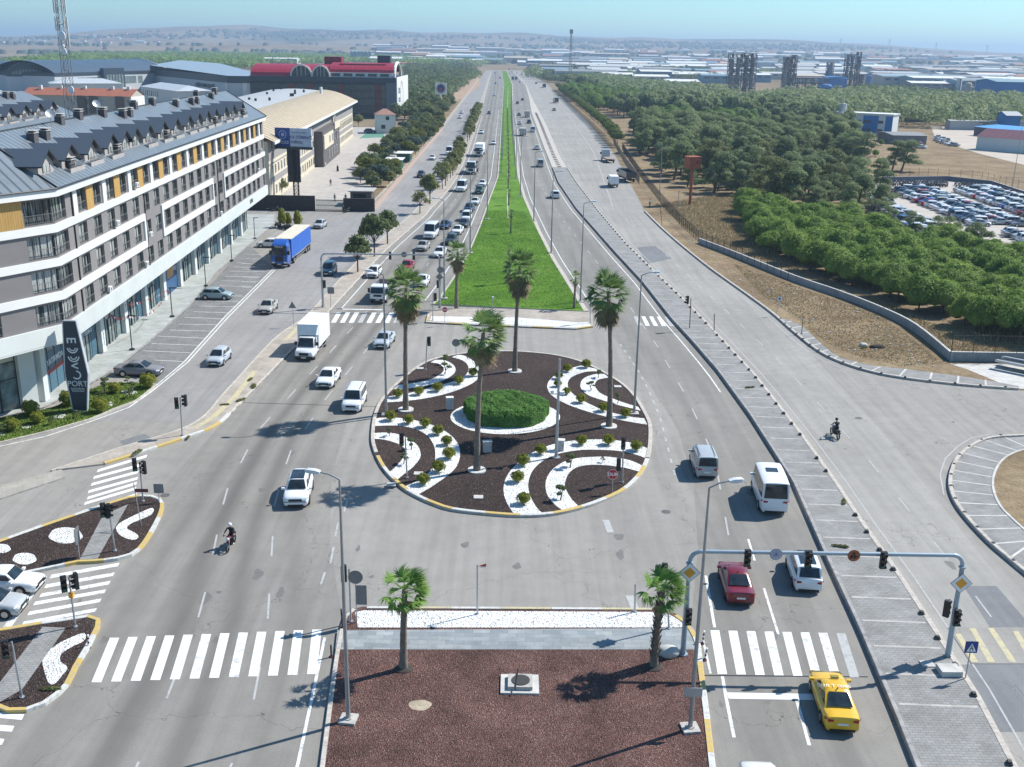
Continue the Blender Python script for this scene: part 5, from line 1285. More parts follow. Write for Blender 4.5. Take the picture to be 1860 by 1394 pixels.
b.build('symbol',[M_tk],e2)
a=at(587,560);c=at(799,562)
G2,u2_,L2_,z2=gantry(a,c,7.0,'grey signal gantry over the left carriageway before the far zebra crossing',[.58,.78],r=.13,mat=M_galv,flip=-1)
dv=c-a;head(G2,(.05,.25,2.4),math.pi);head(G2,(dv.x-.25,dv.y+.2,2.6),math.pi);head(G2,(.28,0,2.5),0)
disc(G2,'round_plate',(dv.x*.70,dv.y*.70+.0,z2),.36,[M_sgrey,M_sgrey])
disc(G2,'round_plate',(dv.x+.1,dv.y-.2,5.0),.42,[M_sgrey,M_sgrey]);b=MB();b.face([(dv.x+x_,dv.y-.2,4.1+z_)for x_,z_ in((-.5,0),(0,-.5),(.5,0),(0,.5))]);b.face([(dv.x+x_,dv.y-.19,4.1+z_)for x_,z_ in((-.5,0),(0,.5),(.5,0),(0,-.5))]);b.build('sign_back',[M_sgrey],G2)
def post(bp,tp,label,heads,r=.06,z0=.15,mat=M_galv,plates=(),cat='traffic light',name='traffic_light'):
 p=at(bp[0],bp[1],z0);q=atY(tp[0],tp[1],p.y);h=max(.5,q.z-z0)
 o=empty(name,(p.x,p.y,z0),0,label,cat);b=MB();rpole(b,(0,0,0),(q.x-p.x,0,h),r,r*.85);b.cyl((0,0,0),(0,0,.06),r*2.3,n=8)
 if name=='post':b.build('pole',[mat],o)
 else:b.build('pole',[mat],o)
 for dx,dz,rz in heads:head(o,(q.x-p.x+dx,-.05,h+dz),rz)
 for f in plates:f(o,q.x-p.x,h)
 return o
pi=math.pi
post((331,791),(327,722),'two-headed traffic light at the tip of the left pavement nose',[(-.32,-1.0,.2),(.45,-.75,-pi/2)])
post((260,911),(253,838),'two-headed traffic light on the upper left island tip beside the brown sign',[(-.35,-.75,.4),(.3,-.95,-.5)])
post((209,1001),(197,921),'traffic light beside the paver path of the upper left island',[(-.35,-.7,.2),(-.05,-.75,1.2)])
post((137,1139),(125,1047),'traffic light with a small yellow box on the tip of the lower left island',[(-.32,-.95,.5),(.4,-.75,-.9)],plates=[lambda o,x,h:(lambda b:(b.box(-.12,.12,-.12,.12,1.9,2.2),b.build('control_box',[M_syel],o)))(MB())])
post((40,1267),(21,1166),'traffic light on the lower left island near the picture edge',[(-.35,-.9,.4)])
post((739.4,868.4),(736,795),'traffic light with head on the left side, left rim of the round bed',[(-.28,-.65,.3)],z0=.18)
post((1130.3,876.5),(1132.6,797),'traffic light beside the red octagonal stop sign',[(0,-.85,0),(-.28,-2.6,pi)],z0=.18)
post((773,671.7),(776,613),'traffic light at the upper left rim of the round bed',[(.2,-.9,0)],z0=.18)
post((1252.5,598),(1255,542),'brown traffic light pole on the paver strip, head turned left',[(-.35,-.7,-pi/2)],mat=flat('pole_brown',(.13,.10,.09),.6))
post((786,582),(786.8,533),'traffic light at the left corner of the lawn',[(.25,-.95,.3)])
post((1072,587),(1072,537),'traffic light at the right corner of the lawn, beside the palm',[(0,-.6,-1.2)])
post((1215,1142),(1210,1034),'traffic light behind the right-hand low palm',[(-.45,-.75,2.6),(-.1,-.6,0)])
post((637.5,1129),(634,1033),'traffic light by the round sign at the left end of the white stones',[(-.3,-.8,pi)])
post((1297,603),(1297.5,570),'bare brown post on the paver strip right of the traffic light',[],name='post',cat='post',mat=flat('pole_brown',(.13,.10,.09),.6))
post((1153,1112),(1154,1061),'bare grey post in the white stones near the right low palm',[],name='post',cat='post')
post((895,588),(895,541),'bare grey post in the paved strip before the lawn',[],name='post',cat='post',z0=.14,plates=[lambda o,x,h:(lambda b:(b.box(-.12,.12,-.1,.1,h-.1,h+.12),b.build('sensor_box',[M_sw],o)))(MB())])
post((1456,606),(1459,574),'thin dark post at the edge of the tiled pavement right of the service road',[],r=.045,name='post',cat='post',mat=M_black)
o=post((867,1116),(867,1026),'grey post with a small red and white pennant in the white stones',[],r=.05,name='post',cat='post')
b=MB();h=3.25;b.face([(0,-.02,h-.1),(.5,-.3,h+.25),(.5,-.25,h-.0)],0);b.face([(0,0,h-.14),(.42,-.25,h+.02),(.42,-.2,h-.14)],1);b.box(0,.5,-.02,.0,h-.12,h-.09,1);b.build('pennant',[M_red,M_sw],o)
def sign(bp,tp,label,shape,mats,size=.4,z0=.15,back=False,r=.035,zoff=0.0):
 p=at(bp[0],bp[1],z0);q=atY(tp[0],tp[1],p.y);h=q.z-z0
 o=empty('road_sign',(p.x,p.y,z0),0,label,'road sign');b=MB();b.cyl((0,0.03,0),(q.x-p.x,.03,h+size*.8),r,n=7);b.build('pole',[M_galv],o)
 x=q.x-p.x;n={'round':24,'oct':8,'tri':3,'diamond':4,'rect':4,'dtri':3}[shape]
 ph={'round':0,'oct':pi/8,'tri':pi/2,'dtri':-pi/2,'diamond':0,'rect':pi/4}[shape]
 b=MB();rr=[size*1.0,size*.93]
 for k,q_ in enumerate(rr):
  y=-.012*k if not back else.0
  pts=[(x+q_*math.cos(ph+2*pi*j/n)*(1.0),y-.01,h+q_*math.sin(ph+2*pi*j/n))for j in range(n)]
  b.face(pts,k if len(mats)>2 else k%2)
 b.face([(x+size*math.cos(ph-2*pi*j/n),.015,h+size*math.sin(ph-2*pi*j/n))for j in range(n)],len(mats)-1)
 pl=b.build('plate',mats,o);return o,x,h,pl
o,x,h,pl=sign((1112.5,896),(1113,862),'red octagonal DUR stop sign on the round bed','oct',[M_sw,M_red,M_sgrey],.42,.18)
text_mesh('lettering','DUR',.36,M_sw,pl,(x,-.03,h),(1,0,0),zz,(0,-1,0),ext=.004,bold=.01)
sign((828.5,650),(828,623),'grey back of a round sign at the top of the round bed','round',[M_sgrey,M_sgrey,M_sgrey],.42,.18)
sign((534,592),(530.8,556),'grey back of a triangular sign on the left tree pavement','tri',[M_sgrey,M_sgrey,M_sgrey],.55,.14)
o,x,h,pl=sign((600,559),(600.8,528),'square grey sign board beside the far gantry leg','rect',[M_sgrey,M_sgrey,M_sgrey],.6,.14)
o,x,h,pl=sign((808,590),(808,563),'small red and white no-entry sign on the paved strip before the lawn','round',[M_sw,M_red,M_sgrey],.32,.14)
b=MB();b.box(x-.22,x+.22,-.045,-.03,h-.05,h+.05);b.build('symbol',[M_sw],pl)
o,x,h,pl=sign((1410,573),(1416,543),'blue framed sign on a leaning pole beside the earth bank','rect',[M_sblue,M_sw,M_sgrey],.42,.12)
b=MB();b.box(x-.12,x+.12,-.05,-.035,h-.12,h+.12);b.build('symbol',[M_sblue],pl)
o,x,h,pl=sign((1753,1237),(1764.5,1176),'blue pedestrian crossing sign with white triangle beside the right gantry leg','rect',[M_sblue,M_sblue,M_sgrey],.48,.14)
b=MB();b.face([(x-.26,-.04,h-.24),(x+.26,-.04,h-.24),(x,-.04,h+.25)],0)
b.box(x-.03,x+.03,-.05,-.045,h-.06,h+.06,1);b.box(x-.09,x-.05,-.05,-.045,h-.18,h-.04,1,);b.box(x+.05,x+.09,-.05,-.045,h-.18,h-.04,1);b.box(x-.07,x+.07,-.05,-.045,h-.06,h-.02,1);b.box(x-.03,x+.03,-.05,-.045,h+.08,h+.13,1)
b.build('symbol',[M_sw,M_tk],pl)
o,x,h,pl=sign((648,1131),(645.5,1049),'back of a big round sign above a grey board, left end of white stones','round',[M_sgrey,M_sgrey,M_sgrey],.42,.16)
b=MB();b.box(x-.0,x+.62,-.02,.0,h-1.75,h-.5);b.build('board',[M_sgrey],o)
o,x,h,pl=sign((289,915),(288,888),'grey back of a square sign right of the upper left island','rect',[M_sgrey,M_sgrey,M_sgrey],.5,.05)
p=at(257,956,.15);o=empty('road_sign',(p.x,p.y,.15),0,'small dark red name plate on a thin pole on the upper left island','road sign');b=MB();b.cyl((0,0,0),(-.25,0,3.2),.03,n=6);b.build('pole',[M_galv],o);b=MB();b.box(-.2,.7,-.02,.0,2.55,2.8);b.build('plate',[flat('plate_maroon',(.12,.015,.03),.5)],o)
p=at(145,1015,.15);o=empty('road_sign',(p.x,p.y,.15),0,'grey sign seen edge-on beside the paver path of the upper left island','road sign');b=MB();b.cyl((0,0,0),(0,0,2.0),.03,n=6);b.build('pole',[M_galv],o);b=MB();b.box(-.02,.02,-.35,.35,1.1,2.2);b.build('plate',[M_sgrey],o)
p=at(1010,831,.17);o=empty('camera_mast',(p.x,p.y,.17),0,'grey mast with a camera bracket right of the round hedge','mast');hh=atY(1015,652,p.y).z-.17
b=MB();rpole(b,(0,0,0),(0.05,0,hh),.14,.09,10);b.cyl((0,0,0),(0,0,.05),.35,n=10);b.build('pole',[M_galv],o)
b=MB();z=atY(1012,716,p.y).z;b.box(-.5,.55,-.06,.0,z-.2,z-.12,0);b.box(-.6,-.35,-.25,.02,z-.12,z+.15,0);b.box(.15,.5,-.3,.02,z-.14,z+.1,0);b.build('camera_bracket',[M_sw],o)
def cabinet(px,py,w_,h_,lab,z0=.17,mat=M_offw):
 p=at(px,py,z0);o=empty('utility_cabinet',(p.x,p.y,z0),rnd.uniform(-.2,.2),lab,'utility cabinet','utility cabinets on the round bed');b=MB();b.box(-w_/2,w_/2,-.22,.22,0.05,h_);b.build('body',[mat],o)
 b=MB();b.box(-w_/2-.04,w_/2+.04,-.27,.26,h_,h_+.06);b.build('roof',[mat],o);b=MB();b.box(-w_/2+.06,w_/2-.06,-.235,-.222,.15,h_-.08);b.box(w_/2-.14,w_/2-.11,-.25,-.236,h_*.5,h_*.6,1);b.build('door',[flat('cabinet_door',(.5,.5,.48),.6),M_black],o)
cabinet(817,744,.62,1.15,'pale utility cabinet left of the round hedge');cabinet(885,822,.7,.95,'grey utility cabinet beside the front palm',mat=flat('cabinet_grey',(.42,.43,.42),.6));cabinet(1017,818,.7,.9,'white cabinet in front of the camera mast',mat=M_offw)
for px,py,tx,ty,l in((1256,1169,1260,1147,'red and white flexible bollard by the zebra, the upper one of the pair'),(1282,1200,1285,1178,'red and white flexible bollard by the zebra, the lower one of the pair'),(602,1194,601,1173,'dark bollard at the left end of the paved crossing'),(161,1178,160,1155,'red and white bollard leaning at the lower left island'),(622,1141,620,1112,'dark bollard by the big round sign')):
 if px==1256:px,py,tx,ty=1275.5,1170.5,1279.5,1148
 if px==1282:px,py,tx,ty=1280,1200,1284,1179
 p=at(px,py,.0 if px!=622 else.15);q=atY(tx,ty,p.y);h=max(.6,q.z);b=MB()
 for k in range(6):b.cyl(((q.x-p.x)*k/6,0,.05+h*k/6),((q.x-p.x)*(k+1)/6,0,.05+h*(k+1)/6),.055,n=9,m=k%2)
 b.cyl((0,0,0),(0,0,.06),.13,n=10,m=0);tag(b.build('bollard',[flat('bollard_dark',(.09,.025,.02),.6),M_sw if 'red' in l else flat('bollard_faded',(.1,.08,.08),.6)],None,p),l,'bollard','bollards at the crossing')
b=MB();p=at(1722,1222,.28);b.prism([(-.55,-.4),(.55,-.5),(.6,.35),(-.5,.45)],0,.32,0);tag(b.build('concrete_footing',[M_concL],None,p,.1),'square concrete footing block at the foot of the right gantry leg','concrete block')
p=at(1684,1207,.28);b=MB();b.box(-.35,.35,-.3,.3,0,.06);tag(b.build('junction_lid',[M_concL],None,p),'pale square junction lid on the pavers by the gantry leg','manhole')
p=at(944,1245,.15);o=empty('valve_chamber',(p.x,p.y,.15),0,'pale concrete chamber with a round grate in the lava-stone bed','manhole')
b=MB();b.box(-1.0,1.0,-.85,.85,0,.1);b.build('slab',[M_concL],o);b=MB();b.box(-.62,.66,-.6,.6,.1,.3);b.build('collar',[M_conc],o);b=MB();b.cyl((.05,0,.3),(.05,0,.34),.48,n=24,sm=False)
b.build('grate',[flat('iron_dark',(.06,.055,.05),.6,.3)],o);b=MB();b.cyl((-.25,-.9,.32),(-.1,.95,.37),.04,n=6);b.build('bar',[M_black],o)
p=at(1214,1190,.15);b=MB();b.ball((0,0,.2),(.62,.45,.38),12,8,0,.06,random.Random(3));tag(b.build('boulder',[M_concL],None,p),'white rounded boulder behind the right low palm','boulder')
for px,py,l in((711,881,'left'),(760,861,'near the left traffic light'),(869,904,'at the bottom of the round bed'),(1122,703,'upper right'),(763,670,'upper left')):
 p=at(px,py,.18);b=MB();b.box(-.35,.35,-.3,.3,0,.07);tag(b.build('manhole_cover',[M_concL],None,p),'pale square manhole cover in the round bed, %s'%l,'manhole','covers in the round bed')
p=at(1003,1000)
p=at(1257,1262);q=atY(1259,1258,at(1253,1329).y-.2);b=MB();b.box(-.45,.45,-.02,.02,-.25,.25);tag(b.build('metal_plate',[M_galv],None,(q.x,q.y,q.z)),'pale metal plate strapped to the nearest right street lamp','plate')
rb=MB();rb.prism([(-.13,-.16),(.13,-.16),(.13,.16),(-.13,.16)],0,.08,0);rb.prism([(-.09,-.11),(.09,-.11),(.09,.11),(-.09,.11)],.081,.18,0);rbm=rb.mesh('rubber_block',[flat('rubber_dark',(.07,.065,.06),.85,var=.3,sc=4)])
k=0
for y in np.arange(36,180,2.75):
 x=line_at_y([(p.x-.35,p.y)for p in stripR],[y])[0][0]
 if rnd.random()<.1:continue
 tag(obj('kerb_block',rbm,None,(x,y,.30),rnd.uniform(-.3,.3)),'dark rubber block on the kerb between the paver strip and the service road','kerb block','rubber blocks along the paver strip')
for y in np.arange(182,297,2.75):
 x=line_at_y([(p.x-.35,p.y)for p in stripR],[y])[0][0]
 tag(obj('kerb_block',rbm,None,(x,y,.30),0),'dark rubber block on the kerb between the paver strip and the service road','kerb block','rubber blocks along the paver strip')
for y in np.arange(300,560,5):
 x=(line_at_y([(p.x,p.y)for p in stripR],[y])[0][0]+line_at_y([(p.x,p.y)for p in stripL],[y])[0][0])/2
 b=MB();b.box(-.55,.55,-.3,.3,0,.22);tag(b.build('kerb_block',[M_kdark],None,(x,y,.15)),'dark block on the far dividing kerb','kerb block','blocks on the far dividing kerb')
for q in resample(smooth_line(outer,4),2.4)[1:]:tag(obj('kerb_block',rbm,None,(q.x+.1,q.y+.1,.14),rnd.uniform(0,3)),'dark rubber block along the bend below the earth bank','kerb block','rubber blocks along the bend')
for q in resample([p for p in isl if p.x<48],2.5):tag(obj('kerb_block',rbm,None,(q.x+.2,q.y,.14),rnd.uniform(0,3)),'dark rubber block on the kerb of the right-hand island','kerb block','rubber blocks on the right island')
py_=empty('pylon_sign',tuple(at(147,745,.16)),0,'tall dark navy pylon sign with pale lettering on the corner lawn','sign')
M_navy=flat('pylon_navy',(.018,.035,.06),.45,var=.05);M_pe=flat('pylon_edge',(.55,.58,.62),.4,.3)
hp=hgt(147,745,583,133);
def pyl(z):return np.interp(z,[0,hp*.40,hp],[.62,1.12,.78])
prof=[(0,.62),(hp*.40,1.12),(hp,.72)]
fr=[(-.62,0),(.62,0),(1.1,hp*.42),(.55,hp),(-.62,hp),(-.95,hp*.42)]
b=MB();n=len(fr);b.face([(x,-.22,z)for x,z in fr],0);b.face([(x,.22,z)for x,z in fr[::-1]],0)
for i in range(n):
 a_,c_=fr[i],fr[(i+1)%n];b.face([(a_[0],-.22,a_[1]),(a_[0],.22,a_[1]),(c_[0],.22,c_[1]),(c_[0],-.22,c_[1])],1)
body=b.build('panel',[M_navy,M_pe],py_)
b=MB();pr_=[(x,z)for x,z in fr]
for i in range(n):
 a_,c_=fr[i],fr[(i+1)%n];b.cyl((a_[0],-.23,a_[1]),(c_[0],-.23,c_[1]),.05,n=6)
b.build('edge_trim',[M_pe],body)
ML=flat('pylon_letters',(.62,.68,.72),.5,var=.02)
def arc3(cx,cz,r,a0,a1,wd,sx=1.0):
 b=MB();n=18;o_=[];i_=[]
 for k in range(n+1):
  t=a0+(a1-a0)*k/n;o_.append((cx+sx*r*math.cos(t),-.245,cz+r*math.sin(t)));i_.append((cx+sx*(r-wd)*math.cos(t),-.245,cz+(r-wd)*math.sin(t)))
 for k in range(n):b.face([o_[k],i_[k],i_[k+1],o_[k+1]]if a1>a0 else[o_[k+1],i_[k+1],i_[k],o_[k]])
 return b
def letter(b):return b.build('lettering',[ML],body)
zt=hp*.79
text_mesh('lettering','E',1.15,ML,body,(-.08,-.25,zt),(0,0,-1),(1,0,0),(0,-1,0),ext=.01,bold=.015)
letter(arc3(-.02,hp*.705,.5,-pi,0,.12));letter(arc3(-.02,hp*.705,.3,-pi,0,.1))
letter(arc3(.0,hp*.61,.52,-pi,0,.12));letter(arc3(.0,hp*.61,.3,-pi,0,.1))
text_mesh('lettering','<',1.2,ML,body,(.02,-.25,hp*.50),(1,0,0),zz,(0,-1,0),ext=.01,bold=.015)
letter(arc3(.08,hp*.405,.42,-pi*.8,pi*.5,.13))
text_mesh('lettering','PORT',.72,ML,body,(.08,-.25,hp*.305),(1,0,0),zz,(0,-1,0),ext=.01)
text_mesh('lettering','BANDIRMA',.24,ML,body,(.06,-.25,hp*.25),(1,0,0),zz,(0,-1,0),ext=.005);text_mesh('lettering','REZIDANS',.24,ML,body,(.06,-.25,hp*.225),(1,0,0),zz,(0,-1,0),ext=.005)
p=at(539,362);bb=empty('billboard',(p.x,p.y,0),-.25,'blue and white dormitory billboard on a lattice mast','billboard')
b=MB()
for s in(-.55,.55):b.box(s-.12,s+.12,-.15,.15,0,11.5)
for k in range(14):
 z=.3+k*.8;b.box(-.5,.5,-.05,.05,z,z+.08);b.cyl((-.45,0,z),(.45,0,z+.8),.05,n=5);b.cyl((.45,0,z),(-.45,0,z+.8),.05,n=5)
b.build('mast',[M_bm],bb)
b=MB();b.box(-1.9,1.0,.16,.5,3.6,10.6);b.build('mast_casing',[flat('casing_dark',(.02,.022,.03),.5)],bb)
for x0,x1,c,nm in((-4.2,-.7,flat('billboard_blue',(.012,.05,.25),.5),'blue_panel'),(-.7,4.2,flat('billboard_pale',(.42,.5,.6),.5),'pale_panel')):
 b=MB();b.box(x0,x1,-.4,.0,11.2,15.0);pn=b.build(nm,[c],bb)
b=MB();b.box(-4.25,4.25,-.35,.05,10.6,11.18);b.build('lower_edge',[M_cold],bb)
text_mesh('lettering','KIZ ÖĞRENCİ',.82,flat('print_navy',(.02,.05,.16),.5),bb,(1.75,-.42,13.1),(1,0,0),zz,(0,-1,0),bold=.02);text_mesh('lettering','YURDU',.82,flat('print_navy',(.02,.05,.16),.5),bb,(.75,-.42,12.1),(1,0,0),zz,(0,-1,0),bold=.02)
text_mesh('lettering','BALIKESİR BANDIRMA',.36,flat('print_navy',(.02,.05,.16),.5),bb,(1.5,-.42,14.1),(1,0,0),zz,(0,-1,0));text_mesh('lettering','T.C. GENÇLİK VE\nSPOR BAKANLIĞI',.36,M_tw,bb,(-2.45,-.42,12.0),(1,0,0),zz,(0,-1,0))
b=MB();rg=[]
for r in(.75,.9):rg.append([(-2.4+r*math.cos(t),-.42,13.6+r*math.sin(t))for t in np.linspace(0,2*pi,25)[:-1]])
b.loft(rg,0,cap=False,sm=False);b.cyl((-2.4,-.42,13.6),(-2.4,-.41,13.6),.4,n=14);b.build('emblem',[flat('emblem_ring_pale',(.3,.4,.6),.5)],bb)
p=at(801,205);cs=empty('club_sign',(p.x,p.y,0),0,'square white sign with round blue and red crest on a tall white post','sign')
b=MB();b.cyl((0,0,0),(0,0,9),.5,n=12);b.build('post',[M_sw],cs);b=MB();b.box(-2.9,2.9,-.4,.4,8.9,14.6);pn=b.build('panel',[M_offw],cs)
disc(pn,'crest',(0,-.45,11.8),2.3,[flat('crest_grey',(.25,.25,.3),.5),M_sgrey]);disc(pn,'crest',(0,-.5,11.9),1.75,[flat('crest_navy',(.03,.04,.15),.5),M_sgrey]);disc(pn,'crest',(0,-.55,11.4),.8,[flat('crest_red',(.4,.04,.06),.5),M_sgrey])
pm=at(139,209,19.5)
Ym=150.0;base=atY(128,182,Ym);tb=Vector((atY(127,185,Ym).x,Ym,0));
mm=empty('telecom_mast',(tb.x,tb.y,0),0,'tall steel lattice telecom mast with dish and panel antennas at the left','mast')
Hm=46.0;b=MB()
def lw(z):return 1.15-.75*min(1,z/Hm)
for sx in(-1,1):
 for sy in(-1,1):b.cyl((sx*lw(0),sy*lw(0),0),(sx*lw(Hm),sy*lw(Hm),Hm),.055,n=5)
z=0;k=0
while z<Hm:
 st=2.0;a_=lw(z);c_=lw(min(Hm,z+st));z1=min(Hm,z+st)
 for q in(((-1,-1),(1,-1)),((1,-1),(1,1)),((1,1),(-1,1)),((-1,1),(-1,-1))):
  (x0,y0),(x1,y1)=q;b.cyl((x0*a_,y0*a_,z),(x1*c_,y1*c_,z1),.024,n=4);b.cyl((x1*a_,y1*a_,z),(x0*c_,y0*c_,z1),.024,n=4);b.cyl((x0*a_,y0*a_,z),(x1*a_,y1*a_,z),.022,n=4)
 z+=st
b.build('lattice',[flat('mast_steel',(.2,.2,.21),.6,.3)],mm)
zc=lambda py:atY(115,py,Ym).z
def mdish(z,r,dx):
 b=MB();b.cyl((dx,-.9,z),(dx,-1.15,z),r,r,n=18);b.cyl((dx,-1.16,z),(dx,-1.22,z),r*.9,r*.6,n=18);b.cyl((dx,-.9,z),(0,0,z),.05,n=4);b.build('dish',[M_sw],mm)
mdish(zc(66),.62,.3);mdish(zc(94),.45,.35);mdish(zc(84),.22,.3);mdish(zc(163),.5,.9)
for zpy in(12,44,72):
 for k in range(6):
  t=k*pi/3+.3;r_=1.0;z=zc(zpy);b=MB();b.box(-.12,.12,-.07,.07,z-.9,z+.9,T=lambda x,y,zz_,t=t,r_=r_:(x+r_*math.cos(t),y+r_*math.sin(t),zz_));b.cyl((r_*math.cos(t)*.9,r_*math.sin(t)*.9,z),(0,0,z),.04,n=4)
  if zpy==72 and k>2:continue
  b.build('panel_antenna',[M_offw],mm)
mm.scale=(.72,.72,1)
p=at(1253,372);wt=empty('water_tank',(p.x,p.y,0),.35,'rust-orange box tank on a single leg at the edge of the pines','tank');M_rust=flat('rust_orange',(.33,.085,.04),.7,var=.15)
zt=atY(1253,305,p.y).z;b=MB();b.cyl((0,0,0),(0,0,zt),.33,n=10);b.build('leg',[M_rust],wt);b=MB();b.box(-1.35,1.35,-1.2,1.2,zt,zt+2.3);b.box(-1.45,1.45,-1.3,1.3,zt+2.3,zt+2.42);b.box(-1.4,1.4,-1.25,1.25,zt-.12,zt);b.build('tank',[M_rust],wt)
b=MB();b.box(.3,1.0,-1.26,-1.205,zt+.9,zt+1.6);b.build('hatch',[flat('rust_dark',(.2,.05,.03),.8)],wt)
p=at(1035,150);o=empty('lattice_mast',(p.x,p.y,0),0,'tall thin mast standing over the distant warehouses','mast');b=MB()
for s in((-1,-1),(1,-1),(0,1)):b.cyl((s[0]*1.6,s[1]*1.6,0),(s[0]*.5,s[1]*.5,50),.28,n=4)
for k in range(16):b.cyl((-1.5+k*.06,-1.5,k*3),(1.5-k*.06,-1.5,k*3+3),.14,n=4)
b.build('lattice',[M_pole],o)
b=MB();b.box(-1.6,1.6,-.6,.6,46,50);b.build('antenna',[M_pole],o)
dark=flat('post_black',(.02,.02,.02),.5)
for(bx_,by_,tx_,ty_,l)in((240,636,234,577,'nearest to the corner'),(313,576,308,526,'second from the corner'),(374,520,370,470,'third from the corner'),(421,474,419,430,'fourth from the corner'),(463,434,461,398,'farthest from the corner')):
 p=at(bx_,by_,.14);q=atY(tx_,ty_,p.y);o=empty('pavement_lamp',(p.x,p.y,.14),0,'slim black lamp post on the shop pavement, %s'%l,'lamp post','black lamp posts on the shop pavement');b=MB();b.cyl((0,0,0),(0,0,q.z),.06,n=6);b.cyl((0,0,0),(0,0,.15),.3,n=8);b.build('pole',[dark],o)
 b=MB();b.box(-.12,.75,-.1,.1,q.z,q.z+.1);b.build('lamp_head',[dark],o)
bunt=[]
def bunting(a_,c_,sag,label):
 b=MB();a_=Vector(a_);c_=Vector(c_);n=34;r=random.Random(5);pts=[]
 for k in range(n+1):t=k/n;p=a_.lerp(c_,t);p.z-=sag*4*t*(1-t);pts.append(p)
 b.tube(pts,.012,4,2)
 for p in pts[:-1]:
  q=Vector((r.uniform(-.1,.1),r.uniform(.12,.24),0));b.face([p,p+q,p+q*.5+Vector((r.uniform(-.12,.12),0,-.34))],r.randint(0,1))
 tag(b.build('bunting',[M_sw,M_red,M_black]),label,'bunting','strings of red and white flags')
pA=Vector(T1(9,3.4,4.6));pB=Vector(T1(17.5,3.4,5.6));l1=at(240,636);l2=at(313,576)
bunting(pB,(l2.x,l2.y,3.6),.9,'string of small red and white flags from the fascia to the second black lamp post')
bunting(pB,(l1.x,l1.y,3.9),.9,'string of small flags from the fascia to the nearest black lamp post')
bunting((l1.x,l1.y,3.8),(l2.x,l2.y,3.6),1.2,'string of small flags between the two nearest black lamp posts')
def fence(P,h,gap,label,z0=0.0,mat=None,rails=(.9,),mesh=True):
 mat=mat or flat('fence_dark',(.05,.05,.045),.7)
 pts=resample([Vector((p[0],p[1],0))for p in P],gap);root=empty('fence',(0,0,0),0,label,'fence')
 pm_=MB();pm_.cyl((0,0,0),(0,0,h),.045,n=6);pm_.cyl((0,0,h),(-.25,-.15,h+.3),.03,n=5);me=pm_.mesh('post',[mat])
 if len(pts)<=100:
  for q in pts:obj('post',me,root,(q.x,q.y,z0))
 else:
  for q in pts[:100]:obj('post',me,root,(q.x,q.y,z0))
 b=MB()
 for a_,c_ in zip(pts[:-1],pts[1:]):
  for r_ in rails:b.cyl((a_.x,a_.y,z0+h*r_),(c_.x,c_.y,z0+h*r_),.02,n=4)
  if mesh:
   L=(c_-a_).length;n=int(L/.35)
   for k in range(n):t=k/n;x=a_.x+(c_.x-a_.x)*t;y=a_.y+(c_.y-a_.y)*t;b.cyl((x,y,z0+.1),(x+(c_.x-a_.x)/n*2,y+(c_.y-a_.y)/n*2,z0+h*.93),.009,n=3);b.cyl((x+(c_.x-a_.x)/n*2,y+(c_.y-a_.y)/n*2,z0+.1),(x,y,z0+h*.93),.009,n=3)
 b.build('wire_mesh',[mat],root);return root
wl=[at(*p)for p in[(1268,443),(1330,467),(1440,512),(1520,540),(1600,572),(1660,603),(1725,657)]]
wl=smooth_line(wl,4)
def wallrun(P,h,t,name,label,m_,zb=0):
 b=MB();P=[Vector((p[0],p[1],0))for p in P];Q=offset_line(P,t)
 for i in range(len(P)-1):
  a0,a1,b0,b1=P[i],P[i+1],Q[i],Q[i+1]
  c=[(a0.x,a0.y),(a1.x,a1.y),(b1.x,b1.y),(b0.x,b0.y)]
  for q,zt_ in((c,0),):
   z0_=zb;z1_=zb+h
   b.face([(a0.x,a0.y,z1_),(a1.x,a1.y,z1_),(b1.x,b1.y,z1_),(b0.x,b0.y,z1_)],1);b.face([(a0.x,a0.y,z0_),(a1.x,a1.y,z0_),(a1.x,a1.y,z1_),(a0.x,a0.y,z1_)],0);b.face([(b1.x,b1.y,z0_),(b0.x,b0.y,z0_),(b0.x,b0.y,z1_),(b1.x,b1.y,z1_)],0)
 for a0,b0 in((P[0],Q[0]),(P[-1],Q[-1])):b.face([(a0.x,a0.y,zb),(b0.x,b0.y,zb),(b0.x,b0.y,zb+h),(a0.x,a0.y,zb+h)],0)
 return tag(b.build(name,[m_,flat('wall_cap',(.5,.5,.47),.8)]),label,'wall')
wr=wallrun(wl,1.0,.3,'retaining_wall','curving grey concrete wall between the earth bank and the pines',flat('wall_concrete',(.33,.34,.35),.85))
corner=wl[-1];wallrun([corner,Vector((56.0,110.2,0)),Vector((64,110.4,0))],1.1,.3,'retaining_wall','straight grey concrete wall running to the right edge above the pale apron',flat('wall_concrete2',(.22,.24,.25),.85))
fence([at(*p)for p in[(1130,272),(1160,318),(1200,370),(1235,410),(1268,441)]]+[Vector((p.x,p.y,0))for p in wl[1:]],2.2,2.1,'dark wire fence along the earth bank and the concrete wall',z0=.0)
fence([(corner.x,corner.y),(56,110.2),(64,110.4)],2.2,2.4,'dark wire fence on the straight wall at the right edge',z0=1.0)
pf=empty('paling_fence',(0,0,0),0,'fence of close pale posts beside the parked trucks','fence');pts=resample([at(*p)for p in[(1118,262),(1140,300),(1175,347),(1215,392),(1262,440)]],1.15)
b=MB();b.box(-.07,.07,-.07,.07,0,1.9);b.box(-.10,.10,-.10,.10,1.9,2.0);pme=b.mesh('post',[flat('paling_beige',(.32,.27,.2),.85,var=.2)])
for q in pts[:100]:obj('post',pme,pf,(q.x-.6,q.y,0))
fence([at(*p)for p in[(1600,322),(1700,320),(1780,326),(1860,345),(1930,365)]],2.0,3.0,'rusty wire fence behind the crowded car park',mat=flat('fence_rust',(.14,.08,.06),.8),rails=(.5,.9),mesh=False)
